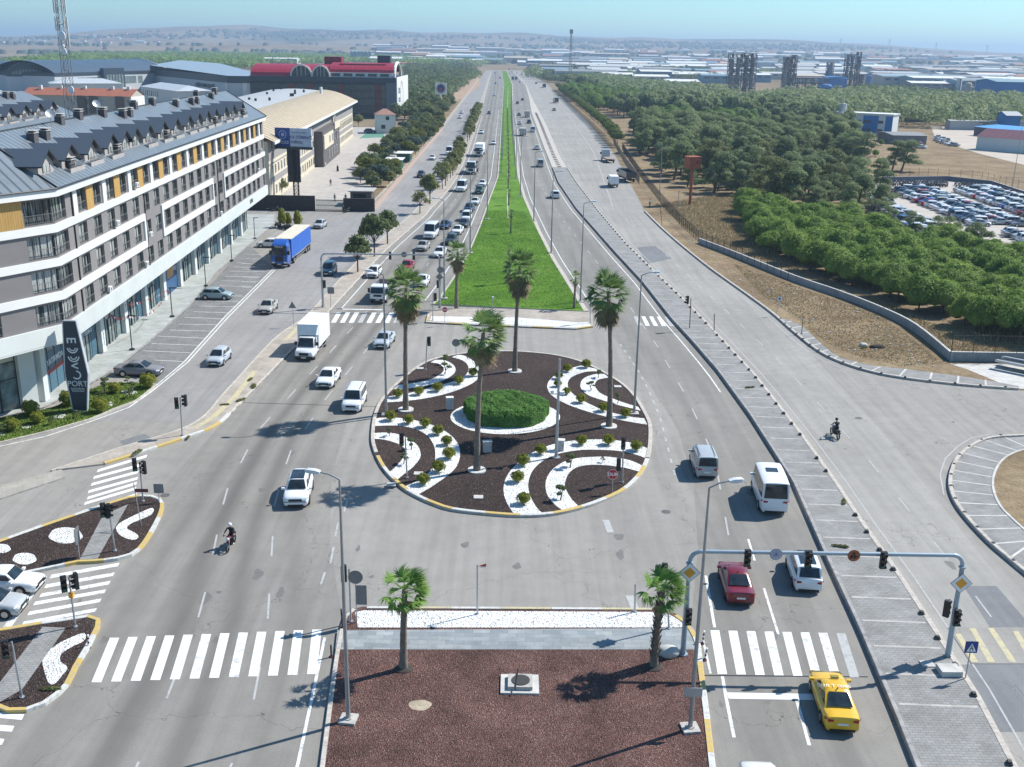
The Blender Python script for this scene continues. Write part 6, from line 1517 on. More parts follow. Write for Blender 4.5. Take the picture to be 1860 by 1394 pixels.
b=MB();P_=[at(*p)for p in[(1600,331),(1720,329),(1800,338),(1860,358),(1940,385)]]
wallrun([(p.x,p.y)for p in P_],1.3,.3,'boundary_wall','low bluish wall behind the crowded car park',flat('wall_bluegrey',(.12,.14,.18),.8))
for bx_,by_,ty_,l in((1198,352,262,'grey pole with a crossarm beside the parked flatbed'),(1230,398,348,'slim curved lamp pole inside the paling fence'),(1838,345,232,'tall pole at the right behind the car park'),(1590,262,222,'pale pole near the blue and white building')):
 p=at(bx_,by_);q=atY(bx_,ty_,p.y);o=empty('pole',(p.x,p.y,0),0,l,'pole');b=MB();b.cyl((0,0,0),(0,0,q.z),.09,.06,n=6);b.build('shaft',[M_pole],o);b=MB();b.box(-1.6 if 'cross' in l else-.1,.2,-.04,.04,q.z-.1,q.z);b.build('arm',[M_pole],o)
def leafmat(name,c1,c2,rough=.65,trans=.38,vscale=.35):
 m,nt,p=newmat(name);oi=nt.nodes.new('ShaderNodeObjectInfo')
 n=noise(nt,wcoords(nt),vscale,3,.6);n2=noise(nt,wcoords(nt),5,2)
 c=ramp(nt,n,[(.3,c1),(.7,c2)]);c=mixc(nt,.6,c,ramp(nt,n2,[(.3,(.62,.66,.6)),(.7,(1.35,1.3,1.2))]),'MULTIPLY')
 c=mixc(nt,.5,c,ramp(nt,oi.outputs['Random'],[(0,(.75,.8,.8)),(1,(1.2,1.15,1.0))]),'MULTIPLY')
 nt.links.new(c,p.inputs['Base Color']);p.inputs['Roughness'].default_value=rough;p.inputs['Specular IOR Level'].default_value=.25
 tr=nt.nodes.new('ShaderNodeBsdfTranslucent');nt.links.new(c,tr.inputs[0]);mx=nt.nodes.new('ShaderNodeMixShader');mx.inputs[0].default_value=trans
 out=[n_ for n_ in nt.nodes if n_.type=='OUTPUT_MATERIAL'][0];nt.links.new(p.outputs[0],mx.inputs[1]);nt.links.new(tr.outputs[0],mx.inputs[2]);nt.links.new(mx.outputs[0],out.inputs[0])
 return m
L_pine=leafmat('pine_green',(.155,.25,.04),(.25,.36,.075))
L_dark=leafmat('pine_grey_green',(.17,.22,.10),(.29,.345,.17))
L_olive=leafmat('leaf_olive',(.15,.17,.06),(.23,.245,.095))
L_tree=leafmat('leaf_dull_green',(.10,.14,.055),(.17,.21,.09))
L_ball=leafmat('boxwood',(.22,.25,.03),(.32,.33,.05),vscale=2)
L_hedge=leafmat('hedge_green',(.11,.24,.06),(.18,.35,.09),vscale=.8)
L_willow=leafmat('willow_yellow_green',(.12,.145,.025),(.19,.2,.04));L_blue=leafmat('cedar_blue_green',(.06,.10,.08),(.09,.14,.12))
L_palm=leafmat('palm_green',(.15,.24,.08),(.25,.35,.13),vscale=1,trans=.3);L_palm2=leafmat('palm_bright',(.13,.25,.05),(.21,.36,.08),vscale=1,trans=.3)
L_dead=leafmat('palm_dead',(.2,.15,.08),(.36,.28,.16),vscale=2,trans=.1)
L_dry=leafmat('dry_twigs',(.25,.2,.13),(.36,.3,.2))
M_bark=flat('bark_brown',(.10,.075,.055),.95,var=.3,sc=4);M_pbark=flat('palm_bark',(.20,.16,.125),.95,var=.3,sc=5)
def foliage(lobes,n,size,rg,mats,name,up=.35,shell=.75,flatten=1.0,core=True,quad=True,coremat=0):
 """small leaf faces spread through the outer part of a set of ellipsoid lobes (c, r)"""
 r=np.random.default_rng(rg);vol=np.array([l[1][0]*l[1][1]for l in lobes]);vol=vol/vol.sum()
 idx=r.choice(len(lobes),n,p=vol);C=np.array([l[0]for l in lobes])[idx];R=np.array([l[1]for l in lobes])[idx]
 d=r.normal(size=(n,3));d[:,2]=np.where(d[:,2]<-.35,-d[:,2],d[:,2]);d/=np.linalg.norm(d,axis=1)[:,None]
 rad=shell+(1.08-shell)*r.random(n)**.6;bumpy=1+.10*np.sin(d[:,0]*9+idx)+.10*np.sin(d[:,1]*8+idx*2)+.06*np.sin(d[:,2]*11)
 P=C+d*R*(rad*bumpy)[:,None]
 nn=d+r.normal(size=(n,3))*.55;nn[:,2]+=up;nn/=np.linalg.norm(nn,axis=1)[:,None]
 a=np.cross(nn,r.normal(size=(n,3)));a/=np.linalg.norm(a,axis=1)[:,None];b_=np.cross(nn,a)
 s=(size*(.6+.8*r.random(n)))[:,None];e=(.45+.3*r.random(n))[:,None]
 V=np.stack([P-a*s-b_*s*e*.4,P+a*s*.2-b_*s*e,P+a*s+b_*s*e*.3,P-a*s*.1+b_*s*e],1).reshape(-1,3)
 Q=np.arange(n*4).reshape(-1,4);mi=np.zeros(n,int)
 if core:
  cv=[];cq=[];base=len(V)
  for(c,rr)in lobes:
   k,m_=10,7;b0=base+len(cv)
   for i in range(m_+1):
    ph=math.pi*i/m_
    for j in range(k):
     t=2*math.pi*j/k;q=.80*(1+.08*math.sin(3*t+i));cv.append((c[0]+rr[0]*q*math.sin(ph)*math.cos(t),c[1]+rr[1]*q*math.sin(ph)*math.sin(t),c[2]+rr[2]*q*math.cos(ph)))
   for i in range(m_):
    for j in range(k):l=(j+1)%k;cq.append((b0+i*k+j,b0+(i+1)*k+j,b0+(i+1)*k+l,b0+i*k+l))
  V=np.vstack([V,np.array(cv)]);Q=np.vstack([Q,np.array(cq)]);mi=np.concatenate([mi,np.full(len(cq),coremat)])
 return np_mesh(name,V,Q,mats,mi)
def trunk_mesh(pts,rs,branches=(),mat=None,n=7):
 b=MB();b.tube(pts,rs,n)
 for p,q,r0,r1 in branches:m_=[(a+c)/2+rnd.uniform(-.15,.15)for a,c in zip(p,q)];b.tube([p,m_,q],[r0,(r0+r1)/2,r1],5)
 return b.mesh('trunk',[mat or M_bark])
def tree(kind,loc,rz,sc,label,group,cat='tree',name='tree'):
 o=empty(name,(loc[0],loc[1],loc[2]if len(loc)>2 else 0),rz,label,cat,group);o.scale=(sc,sc,sc*rnd.uniform(.92,1.08))
 obj('trunk',kind[0],o);obj('crown',kind[1],o);return o
UP=[]
for k in range(4):
 r=random.Random(20+k);lobes=[((0,0,2.7),(2.0,2.0,1.6))]+[((1.15*math.cos(t)+r.uniform(-.2,.2),1.15*math.sin(t)+r.uniform(-.2,.2),2.1+r.uniform(-.3,.5)),(1.3,1.3,1.2))for t in[i*math.pi*2/6+r.uniform(-.3,.3)for i in range(6)]]
 lobes+=[((r.uniform(-.7,.7),r.uniform(-.7,.7),3.6+r.uniform(-.2,.2)),(.95,.95,.8))for _ in range(2)]
 UP.append((trunk_mesh([(0,0,-.1),(r.uniform(-.15,.15),0,1.2),(r.uniform(-.2,.2),r.uniform(-.2,.2),2.8)],[.17,.14,.10]),foliage(lobes,5200,.12,k,[L_pine,L_pine],'crown',up=.5)))
AP=[]
for k in range(5):
 r=random.Random(40+k);lean=1.6*(.5+r.random());lobes=[]
 for i in range(13):
  z=1.5+r.random()*4.8;a=r.uniform(0,6.28);d=r.uniform(.5,3.3)*(1.15-z/8.5);lobes.append(((lean*z/6+d*math.cos(a),d*math.sin(a),z),(r.uniform(.8,1.5),r.uniform(.8,1.4),r.uniform(.5,.9))))
 lobes.append(((lean,0,5.8),(1.4,1.3,1.1)))
 AP.append((trunk_mesh([(0,0,-.1),(lean*.25,0,1.8),(lean*.6,.1,3.8),(lean*.9,0,5.8)],[.22,.18,.12,.05],[((lean*.4,0,2.6),(lean*.4+1.5,.6,3.9),.09,.03),((lean*.5,0,3),(lean*.5-1.4,-.5,4.2),.08,.03)]),foliage(lobes,8000,.125,60+k,[L_dark if k<4 else L_olive,L_dark],'crown',up=.35,shell=.45,core=False)))
CO=[]
for k in range(2):
 r=random.Random(80+k);lobes=[((r.uniform(-1.3,1.3),r.uniform(-1.3,1.3),r.uniform(2.6,5.6)),(r.uniform(1.2,1.9),r.uniform(1.2,1.9),r.uniform(.9,1.5)))for _ in range(7)]
 CO.append((trunk_mesh([(0,0,-.1),(0,0,3)],[.2,.1]),foliage(lobes,1500,.30,90+k,[L_dark,L_dark],'crown',up=.4)))
def inpoly(x,y,P):
 c=False;n=len(P);j=n-1
 for i in range(n):
  if((P[i][1]>y)!=(P[j][1]>y))and(x<(P[j][0]-P[i][0])*(y-P[i][1])/(P[j][1]-P[i][1])+P[i][0]):c=not c
  j=i
 return c
def scatter(P,step,rg,jit=.35,ang=0.0,rows=None):
 xs=[p[0]for p in P];ys=[p[1]for p in P];out=[];r=random.Random(rg);cx=sum(xs)/len(xs);cy=sum(ys)/len(ys);R=max(max(xs)-min(xs),max(ys)-min(ys))
 n=int(R/step)+1
 for i in range(-n,n):
  for j in range(-n,n):
   x0=i*step+(step/2 if j%2 else 0)+r.uniform(-jit,jit)*step;y0=j*step*.9+r.uniform(-jit,jit)*step
   x=cx+x0*math.cos(ang)-y0*math.sin(ang);y=cy+x0*math.sin(ang)+y0*math.cos(ang)
   if inpoly(x,y,P):out.append((x,y))
 return out
plant=[tuple(at(*p)[:2])for p in[(1345,378),(1430,400),(1545,415),(1640,455),(1760,470),(1870,480),(1990,560),(1990,660),(1860,625),(1780,618),(1700,590),(1600,540),(1500,505),(1400,468),(1352,430)]]
def merged(items,mats,name,label):
 """many trees too far or too hidden to tell apart, one object"""
 Vs=[];Qs=[];base=0;MI=[]
 for kind,x,y,rz,sc in items:
  for part,mi in((kind[1],0),(kind[0],1)):
   n=len(part.vertices);v=np.empty(n*3,np.float32);part.vertices.foreach_get('co',v);v=v.reshape(-1,3)*sc
   c_,s_=math.cos(rz),math.sin(rz);v2=np.stack([v[:,0]*c_-v[:,1]*s_+x,v[:,0]*s_+v[:,1]*c_+y,v[:,2]],1)
   q=np.array([tuple(p.vertices)for p in part.polygons if len(p.vertices)==4]);Vs.append(v2);Qs.append(q+base);MI.append(np.full(len(q),mi));base+=n
 o=obj(name,np_mesh(name,np.vstack(Vs),np.vstack(Qs),mats,np.concatenate(MI)));tag(o,label,'wood',kind='stuff');return o
pts=scatter(plant,3.95,5,.30,.5);pts.sort(key=lambda p:p[1])
for i,(x,y)in enumerate(pts):
 rowl='first ranks at the concrete wall' if y<142 else('middle ranks' if y<185 else 'far ranks by the car park')
 tree(UP[i%4],(x,y),rnd.uniform(0,6.28),rnd.uniform(.85,1.15),'rounded bright green pine in the %s of the plantation'%rowl,'pines of the plantation, %s'%rowl,'tree','pine_tree')
mid=[tuple(at(*p)[:2])for p in[(1172,296),(1205,325),(1270,348),(1345,368),(1420,392),(1560,405),(1592,385),(1590,330),(1550,290),(1530,250),(1440,250),(1330,250),(1230,246),(1160,236),(1135,255)]]
pm=[p for p in scatter(mid,7.0,6,.42,.2)if math.sin(p[0]*.11+1)+math.sin(p[1]*.07+p[0]*.03)>-1.15];pm.sort(key=lambda p:p[1])
NI=max(0,270-len(pts))
for i,(x,y)in enumerate(pm[:NI]):
 wl_='behind the orange tank' if x<45 else('above the plantation' if x<75 else 'left of the car park')
 tree(AP[i%5],(x,y),rnd.uniform(-.6,.6)+.2,rnd.uniform(.85,1.5),'grey-green leaning pine of the loose wood %s'%wl_,'leaning pines %s'%wl_,'tree','pine_tree')
rest=[(AP[i%5],x,y,rnd.uniform(-.6,.8),rnd.uniform(1.15,1.6))for i,(x,y)in enumerate(pm[NI:])]
merged(rest,[L_dark,M_bark],'pine_wood','rear part of the loose grey-green pine wood')
for px,py,s,l in((1637,312,1.35,'leaning grey-green pine standing alone in the dry field above the car park'),):
 p=at(px,py);tree(AP[0],p,.2,s,l,None,'tree','pine_tree');tree(AP[1],(p.x-2.5,p.y+.5),.5,s*.9,'smaller leaning pine touching the lone one in the dry field',None,'tree','pine_tree')
for(px,py),l in zip(((1583,272),(1565,278),(1575,283),(1590,285),(1600,265)),('top','left','middle','bottom','right')):
 p=at(px,py);tree(UP[0],p,rnd.random(),.5,'small round bush in the dry field by the blue and white building, %s one'%l,'small round bushes in the dry field','bush','bush')
for(px,py),l in zip(((1665,437),(1700,452),(1730,450),(1760,460),(1790,466),(1620,420)),('second','third','fourth','fifth','sixth','first')):
 p=at(px,py);tree(AP[2],p,rnd.random()*6,.75,'dull green tree in front of the parked cars, %s from the left'%l,'dull trees in front of the car park','tree','tree')
far=[tuple(at(*p)[:2])for p in[(1060,196),(1130,215),(1200,235),(1300,245),(1520,252),(1505,222),(1420,212),(1250,208),(1130,172),(1040,160),(1020,170)]]
pf_=scatter(far,9.5,8,.4,.1)
itm=[]
for i,(x,y)in enumerate(pf_):
 gr=math.sin(x*.03)+math.sin(y*.02)>.1
 itm.append((UP[i%4]if gr else CO[i%2],x,y,rnd.uniform(0,6.28),rnd.uniform(1.3,1.9)))
merged([t for t in itm if t[0]in UP],[L_pine,M_bark],'pine_wood','bright green patches of the mid-distance wood');merged([t for t in itm if t[0]in CO],[L_dark,M_bark],'pine_wood','dark patches of the mid-distance wood')
print('trees',len(pts),len(pm),len(pf_))
def woods(name,P,step,h,mats,seed,label,leaf=1.3,per=46):
 C=np.array(scatter(P,step,seed,.45));
 if len(C)==0:return
 r=np.random.default_rng(seed);n=len(C)*per;idx=np.repeat(np.arange(len(C)),per);hh=h*(.7+.6*r.random(len(C)))
 d=r.normal(size=(n,3));d[:,2]=abs(d[:,2]);d/=np.linalg.norm(d,axis=1)[:,None]
 rr=step*.72*(.8+.4*r.random(len(C)))[idx];Pp=np.zeros((n,3));Pp[:,:2]=C[idx]+d[:,:2]*rr[:,None];Pp[:,2]=hh[idx]*(.42+.58*d[:,2])
 nn=d+r.normal(size=(n,3))*.4;nn/=np.linalg.norm(nn,axis=1)[:,None];a=np.cross(nn,r.normal(size=(n,3)));a/=np.linalg.norm(a,axis=1)[:,None];b_=np.cross(nn,a);s=(leaf*(.6+.8*r.random(n)))[:,None]
 V=np.stack([Pp-a*s,Pp-b_*s*.7,Pp+a*s,Pp+b_*s*.7],1).reshape(-1,3);Q=np.arange(n*4).reshape(-1,4)
 o=obj(name,np_mesh(name,V,Q,mats));tag(o,label,'wood',kind='stuff');return o
wf=lambda L:[tuple(at(*p)[:2])for p in L]
woods('woodland',wf([(1245,212),(1420,216),(1500,226),(1600,232),(1760,236),(1990,240),(1990,205),(1860,195),(1700,190),(1560,182),(1420,186),(1330,196),(1250,192)]),7.5,8.5,[L_dark],3,'dense belt of dark pines crossing the right side below the factory towers',.75,90)
woods('woodland',wf([(1045,160),(1110,178),(1240,192),(1320,190),(1330,178),(1200,166),(1110,150),(1060,146)]),9,8,[L_dark],4,'dark wood beyond the row of clipped pines',.9,70)
woods('woodland',wf([(740,200),(790,196),(840,162),(868,138),(800,128),(742,125)]),8,8,[L_tree],5,'wood to the right of the glass school',.9,70)
woods('woodland',wf([(-60,158),(10,158),(10,118),(120,104),(300,100),(480,107),(480,128),(330,122),(200,112),(60,124)]),12,8,[L_pine],6,'broad green wood behind the college roofs',1.8,34)
woods('woodland',wf([(300,108),(480,118),(640,118),(760,122),(880,118),(880,108),(640,98),(480,94),(300,96)]),14,8,[L_pine],7,'long green orchard belt in the distance at left',2.2,26)
woods('woodland',wf([(880,118),(900,118),(900,104),(880,104)]),20,8,[L_tree],8,'far trees beside the vanishing road',3,20)
rowp=smooth_line([at(*p)for p in[(1118,268),(1100,243),(1080,224),(1060,206),(1042,190),(1028,177),(1012,163)]],6);rp_=resample(rowp,7.5)
cl=[]
for k in range(2):
 r=random.Random(120+k);lobes=[((0,0,3.9),(2.3,2.3,1.15))]+[((1.2*math.cos(t),1.2*math.sin(t),3.6+r.uniform(-.2,.2)),(1.2,1.2,.85))for t in(.3,1.6,2.9,4.2,5.4)]
 cl.append((trunk_mesh([(0,0,-.1),(.05,0,3.2)],[.13,.1]),foliage(lobes,2600,.2,130+k,[L_olive,L_olive],'crown',up=.6)))
L_row=leafmat('row_pine_yellow_green',(.10,.14,.018),(.14,.18,.025))
for c_ in cl:
 c_[1].materials[0]=L_row;c_[1].materials[1]=L_row
for i,q in enumerate(rp_[:26]):tree(cl[i%2],(q.x+.6,q.y),rnd.random()*6,rnd.uniform(.9,1.08),('%s flat-topped pine in the clipped row, counted from the parked flatbed'%ordn[i])if i<12 else 'far flat-topped yellow-green pine in the clipped row beside the service road','clipped pines beside the right service road','tree','pine_tree')
merged([(cl[i%2],q.x+.6,q.y,rnd.random()*6,1.0)for i,q in enumerate(rp_[26:])],[L_row,M_bark],'pine_row','far end of the clipped pine row')
def broad(seed,n=1500,sz=.19,mat=L_tree,h=3.1,R=1.5,dens=7,shell=.35):
 r=random.Random(seed);lobes=[];br=[]
 for i in range(dens):
  a=i*6.28/dens+r.uniform(-.3,.3);q=R*r.uniform(.45,.8);z=h+r.uniform(-.6,.9);c=(q*math.cos(a),q*math.sin(a),z);lobes.append((c,(R*.5,R*.5,R*.42)));br.append(((0,0,h*.5),c,.05,.02))
 lobes.append(((0,0,h+.9),(R*.6,R*.6,R*.5)))
 return(trunk_mesh([(0,0,-.05),(.05,0,h*.5),(0,.05,h*.9)],[.11,.09,.06],br),foliage(lobes,n,sz,seed,[mat],'crown',shell=shell,core=False,up=.2))
ST=[broad(200,2400),broad(201,2400,mat=L_olive),broad(202,900,.17,L_olive,3.0,1.6,6,.2),broad(203,2600,R=1.7)]
sts=[(650,494,0,1.2,'street tree nearest to the gantry'),(680,466,3,1.35,'dense street tree, second from the gantry'),(704,443,0,1.25,'dense street tree, third from the gantry'),(763,388,2,1.05,'bare-looking street tree beside the tan one'),(781,371,1,1.25,'brownish street tree with upswept twigs')]
for px,py,k,s,l in sts:tree(ST[k],at(px,py,.13),rnd.random()*6,s,l+' on the left pavement','street trees on the left pavement','tree','street_tree')
yy=248
while yy<560:
 x=(line_at_y([(p.x,p.y)for p in kerbL],[yy])[0][0]+line_at_y([(p.x,p.y)for p in kerbL2],[yy])[0][0])/2
 if not 330<yy<372:tree(ST[rnd.choice((1,2,1,2))],(x+rnd.uniform(-.4,.4),yy,.13),rnd.random()*6,rnd.uniform(.95,1.3),'thin olive-brown street tree far along the left pavement','thin street trees far along the left pavement','tree','street_tree')
 yy+=rnd.uniform(5,9)
WI=[broad(210,2600,.2,L_willow,3.0,2.2,8,.3),broad(211,2600,.2,L_blue,3.2,2.0,8,.4),broad(212,2600,.2,L_tree,2.6,2.2,8,.4),broad(213,2600,.2,L_olive,2.6,2.0,8,.4)]
vg=wf([(676,352),(700,350),(770,275),(808,232),(800,222),(760,225),(735,240),(700,268),(660,300),(645,325)])
for i,(x,y)in enumerate(scatter(vg,5.6,11,.4)):
 if 283<y<312 and-36<x<-29:continue
 t=rnd.choice((0,1,2,3,0,2));nm=('yellow-green willow','blue-green cedar-like tree','dark green tree','olive green tree')[t]
 tree(WI[t],(x,y),rnd.random()*6,rnd.uniform(.7,1.1),nm+' in the planted verge between yard and service road','%ss of the planted verge'%nm,'tree','garden_tree')
for i,(x,y)in enumerate(scatter(wf([(700,225),(800,222),(822,196),(812,178),(765,190),(745,205),(735,215)]),8.5,12,.4)):
 tree(WI[(2,3)[i%2]],(x,y),rnd.random()*6,rnd.uniform(1.15,1.7),'%s beside the club sign and the glass school'%('dark green tree','olive green tree')[i%2],'%s by the club sign'%('dark trees','olive trees')[i%2],'tree','garden_tree')
for px,py,s,k,l in((497,352,1.0,2,'dark bushy tree behind the charcoal wall'),(510,352,.8,3,'dry leafless bushy tree behind the charcoal wall'),(651,230,1.1,3,'small tree before the glass school'),(655,333,.95,3,'spreading bare-branched tree behind the security booth')):
 tree(WI[k],at(px,py),rnd.random()*6,s,l,None,'tree','garden_tree')
TH_=[]
for k in range(2):TH_.append((trunk_mesh([(0,0,0),(0,0,.5)],[.06,.05]),foliage([((0,0,1.1),(.62,.62,1.15)),((0,0,1.9),(.42,.42,.8))],1500,.09,300+k,[L_ball,L_ball],'crown',up=.2)))
for px,py,s,l in((513,414,1.25,'left'),(524,413,1.0,'middle'),(541,414,1.25,'right')):tree(TH_[0],at(px,py),0,s,'%s one of the three upright green conifers by the parked scooters'%l,'upright conifers by the scooters','shrub','conifer_shrub')
BL=[foliage([((0,0,.40),(.44,.44,.40))],4600,.027,400+k,[L_ball,L_ball],'box_ball',up=.1,shell=.93)for k in range(3)]
R3=cropf(640,620,3.1,.18)
where={'in the upper left white arc':[(257,322),(375,308),(480,288),(600,246),(680,202)],'in the upper right white arc':[(1316,155),(1210,178),(1163,218),(1155,262),(1207,305),(1287,352),(1412,400),(1538,432)],'in the lower left white arc':[(215,452),(317,470),(410,490),(482,532),(532,590),(545,666),(485,742),(400,812)],'in the lower right white arc':[(1290,588),(1441,588),(1596,622),(1060,642),(960,706),(930,798),(965,922)]}
for wname,L in where.items():
 for i,(x,y)in enumerate(L):
  p=R3(x,y-6);s=rnd.uniform(.95,1.08)*(1.08 if y>640 else 1.0)
  if wname=='in the upper right white arc' and i in(2,3,4):s*=.85
  o=obj('box_ball',BL[i%3],None,(p.x,p.y,.17),rnd.random()*6);o.scale=(s,s,s);tag(o,'%s clipped boxwood ball %s, counted from its left end'%(ordn[i],wname),'topiary','boxwood balls in the round bed')
hp_=[R3(866+234*math.cos(t),415+72*math.sin(t))for t in np.linspace(0,6.2832,25)[:-1]];cx_=sum(p.x for p in hp_)/24;cy_=sum(p.y for p in hp_)/24;rx=max(p.x for p in hp_)-cx_;ry=max(p.y for p in hp_)-cy_
r=np.random.default_rng(5);n=42000;t=r.random(n)*6.2832;q=np.sqrt(r.random(n));side=r.random(n)<.35;q=np.where(side,1.0,q);wob=1+.03*np.sin(5*t)+.02*np.sin(11*t)
X=cx_+rx*q*wob*np.cos(t);Y=cy_+ry*q*wob*np.sin(t);top=1.3+.08*np.sin(X*2.1+1)*np.cos(Y*1.3)+.05*np.sin(X*5+Y*3)-.5*np.clip(q-.86,0,1)/.14*.5;Z=np.where(side,r.random(n)*top,top)+.17+r.normal(size=n)*.05
Pp=np.stack([X,Y,Z],1);nn=np.stack([np.cos(t)*side,np.sin(t)*side,1-.7*side],1)+r.normal(size=(n,3))*.5;nn/=np.linalg.norm(nn,axis=1)[:,None];a=np.cross(nn,r.normal(size=(n,3)));a/=np.linalg.norm(a,axis=1)[:,None];b_=np.cross(nn,a);s=(.075*(.6+.8*r.random(n)))[:,None]
V=np.stack([Pp-a*s,Pp-b_*s*.6,Pp+a*s,Pp+b_*s*.6],1).reshape(-1,3);hm=np_mesh('hedge',V,np.arange(n*4).reshape(-1,4),[L_hedge])
hd=obj('hedge',hm,None);hd['label']='big oval green hedge in the middle of the round flower bed';hd['category']='hedge'
b=MB();cc=[(cx_+rx*.93*math.cos(t_),cy_+ry*.93*math.sin(t_))for t_ in np.linspace(0,6.2832,29)[:-1]];b.prism(cc,.17,1.15);b.build('inner_mass',[L_hedge],hd)
def bonsai(p,s,l,g=None):
 o=empty('cloud_pruned_shrub',(p.x,p.y,p.z),rnd.random()*6,l,'shrub',g);o.scale=(s*.8,s*.8,s*.75);b=MB();b.tube([(0,0,0),(.12,0,.45),(-.05,.08,.9)],[.06,.05,.035],6);b.tube([(.08,0,.4),(.35,.1,.75)],[.04,.025],5);b.build('trunk',[M_bark],o)
 obj('crown',BON,o)
BON=foliage([((-.05,.05,1.05),(.3,.3,.16)),((.4,.12,.8),(.26,.26,.14)),((-.3,-.12,.65),(.2,.2,.11))],700,.05,500,[L_tree,L_tree],'crown',up=.3)
for x,y,s,l in((520,185,1.3,'upper left small arc, lower one'),(522,128,1.1,'upper left small arc, upper one'),(1345,275,1.0,'upper right small arc, in the middle'),(1385,205,.9,'upper right small arc, top end'),(1495,350,1.1,'upper right small arc, right end'),(332,610,1.1,'lower left small arc'),(208,535,.8,'lower left small arc, left end'),(290,690,1.0,'lower left small arc, bottom end'),(1225,712,1.3,'lower right small arc, top'),(1172,895,1.3,'lower right small arc, bottom'),(1408,682,.5,'lower right small arc, right part')):
 bonsai(R3(x,y),s,'dark cloud-pruned shrub in the '+l,'cloud-pruned shrubs in the round bed')
g3=cropf(0,480,3.668,.16)
for x,y,s,l in((205,1003,1.5,'ball left of the pylon sign'),(457,942,1.6,'big ball just left of the pylon'),(247,1060,1.15,'upright ball near the road, left'),(80,1110,1.3,'ball at the lower left edge of the lawn'),(765,858,1.15,'ball right of the pylon near the pavement'),(668,985,1.5,'ball right of the pylon near the road'),(987,822,1.6,'ball at the right tip of the lawn')):
 o=obj('box_ball',BL[0],None,tuple(g3(x,y)));o.scale=(s,s,s*1.05);tag(o,'clipped green '+l+', on the corner lawn','topiary','clipped balls on the corner lawn')
for x,y,s,l in((698,850,1.5,'behind the pylon, flat-topped'),(680,905,1.0,'right of the pylon'),(510,1025,.8,'at the foot of the pylon'),(348,1070,.8,'left of the pylon by the road'),(870,890,1.0,'by the right stone patch'),(848,800,.9,'by the parking bays'),(885,850,1.1,'in the right stone patch'),(25,1130,1.0,'at the left picture edge')):
 bonsai(g3(x,y),s,'small dark shrub '+l+', on the corner lawn','small shrubs on the corner lawn')
for x,y,a_,b2_ in((400,1012,46,17),(718,932,42,16),(862,853,52,16),(170,1083,36,11),(15,1130,22,12)):sheet('white_gravel',[g3(x+a_*math.cos(t)*(1+.08*math.sin(4*t)),y+b2_*math.sin(t))for t in np.linspace(0,6.28,19)[:-1]],.167,M_gravW)
WD=foliage([((0,0,.12),(.5,.3,.14)),((.5,.1,.1),(.3,.25,.1))],500,.07,510,[L_olive],'weed',core=False,shell=.2)
for x,y,s,l in((1670,770,1.2,'upper'),(1690,815,1.6,'on the dark patch'),(1505,938,1.0,'middle'),(1600,912,1.4,'right'),(1255,1155,.9,'by the traffic light'),(920,1255,1.4,'by the painted kerb')):
 o=obj('weeds',WD,None,tuple(cropf(0,480,3.668,.13)(x,y)),rnd.random()*6);o.scale=(s*.7,s*.5,s*.5);tag(o,'tuft of weeds on the left pavement nose, '+l,'weeds','weeds on the left pavement')
for px,py,l in((97,1253,'on the lower left island'),(1530,994,'on the paver strip right of the gantry sign'),(1533,914,'on the kerb of the paver strip'),(1568,632,'on the earth bank'),(1360,705,'on the upper part of the paver strip')):
 o=obj('weeds',WD,None,tuple(at(px,py,.29 if 'paver strip' in l else.15)),rnd.random()*6);o.scale=(.9,.5,.6);tag(o,'green weed tuft '+l,'weeds')
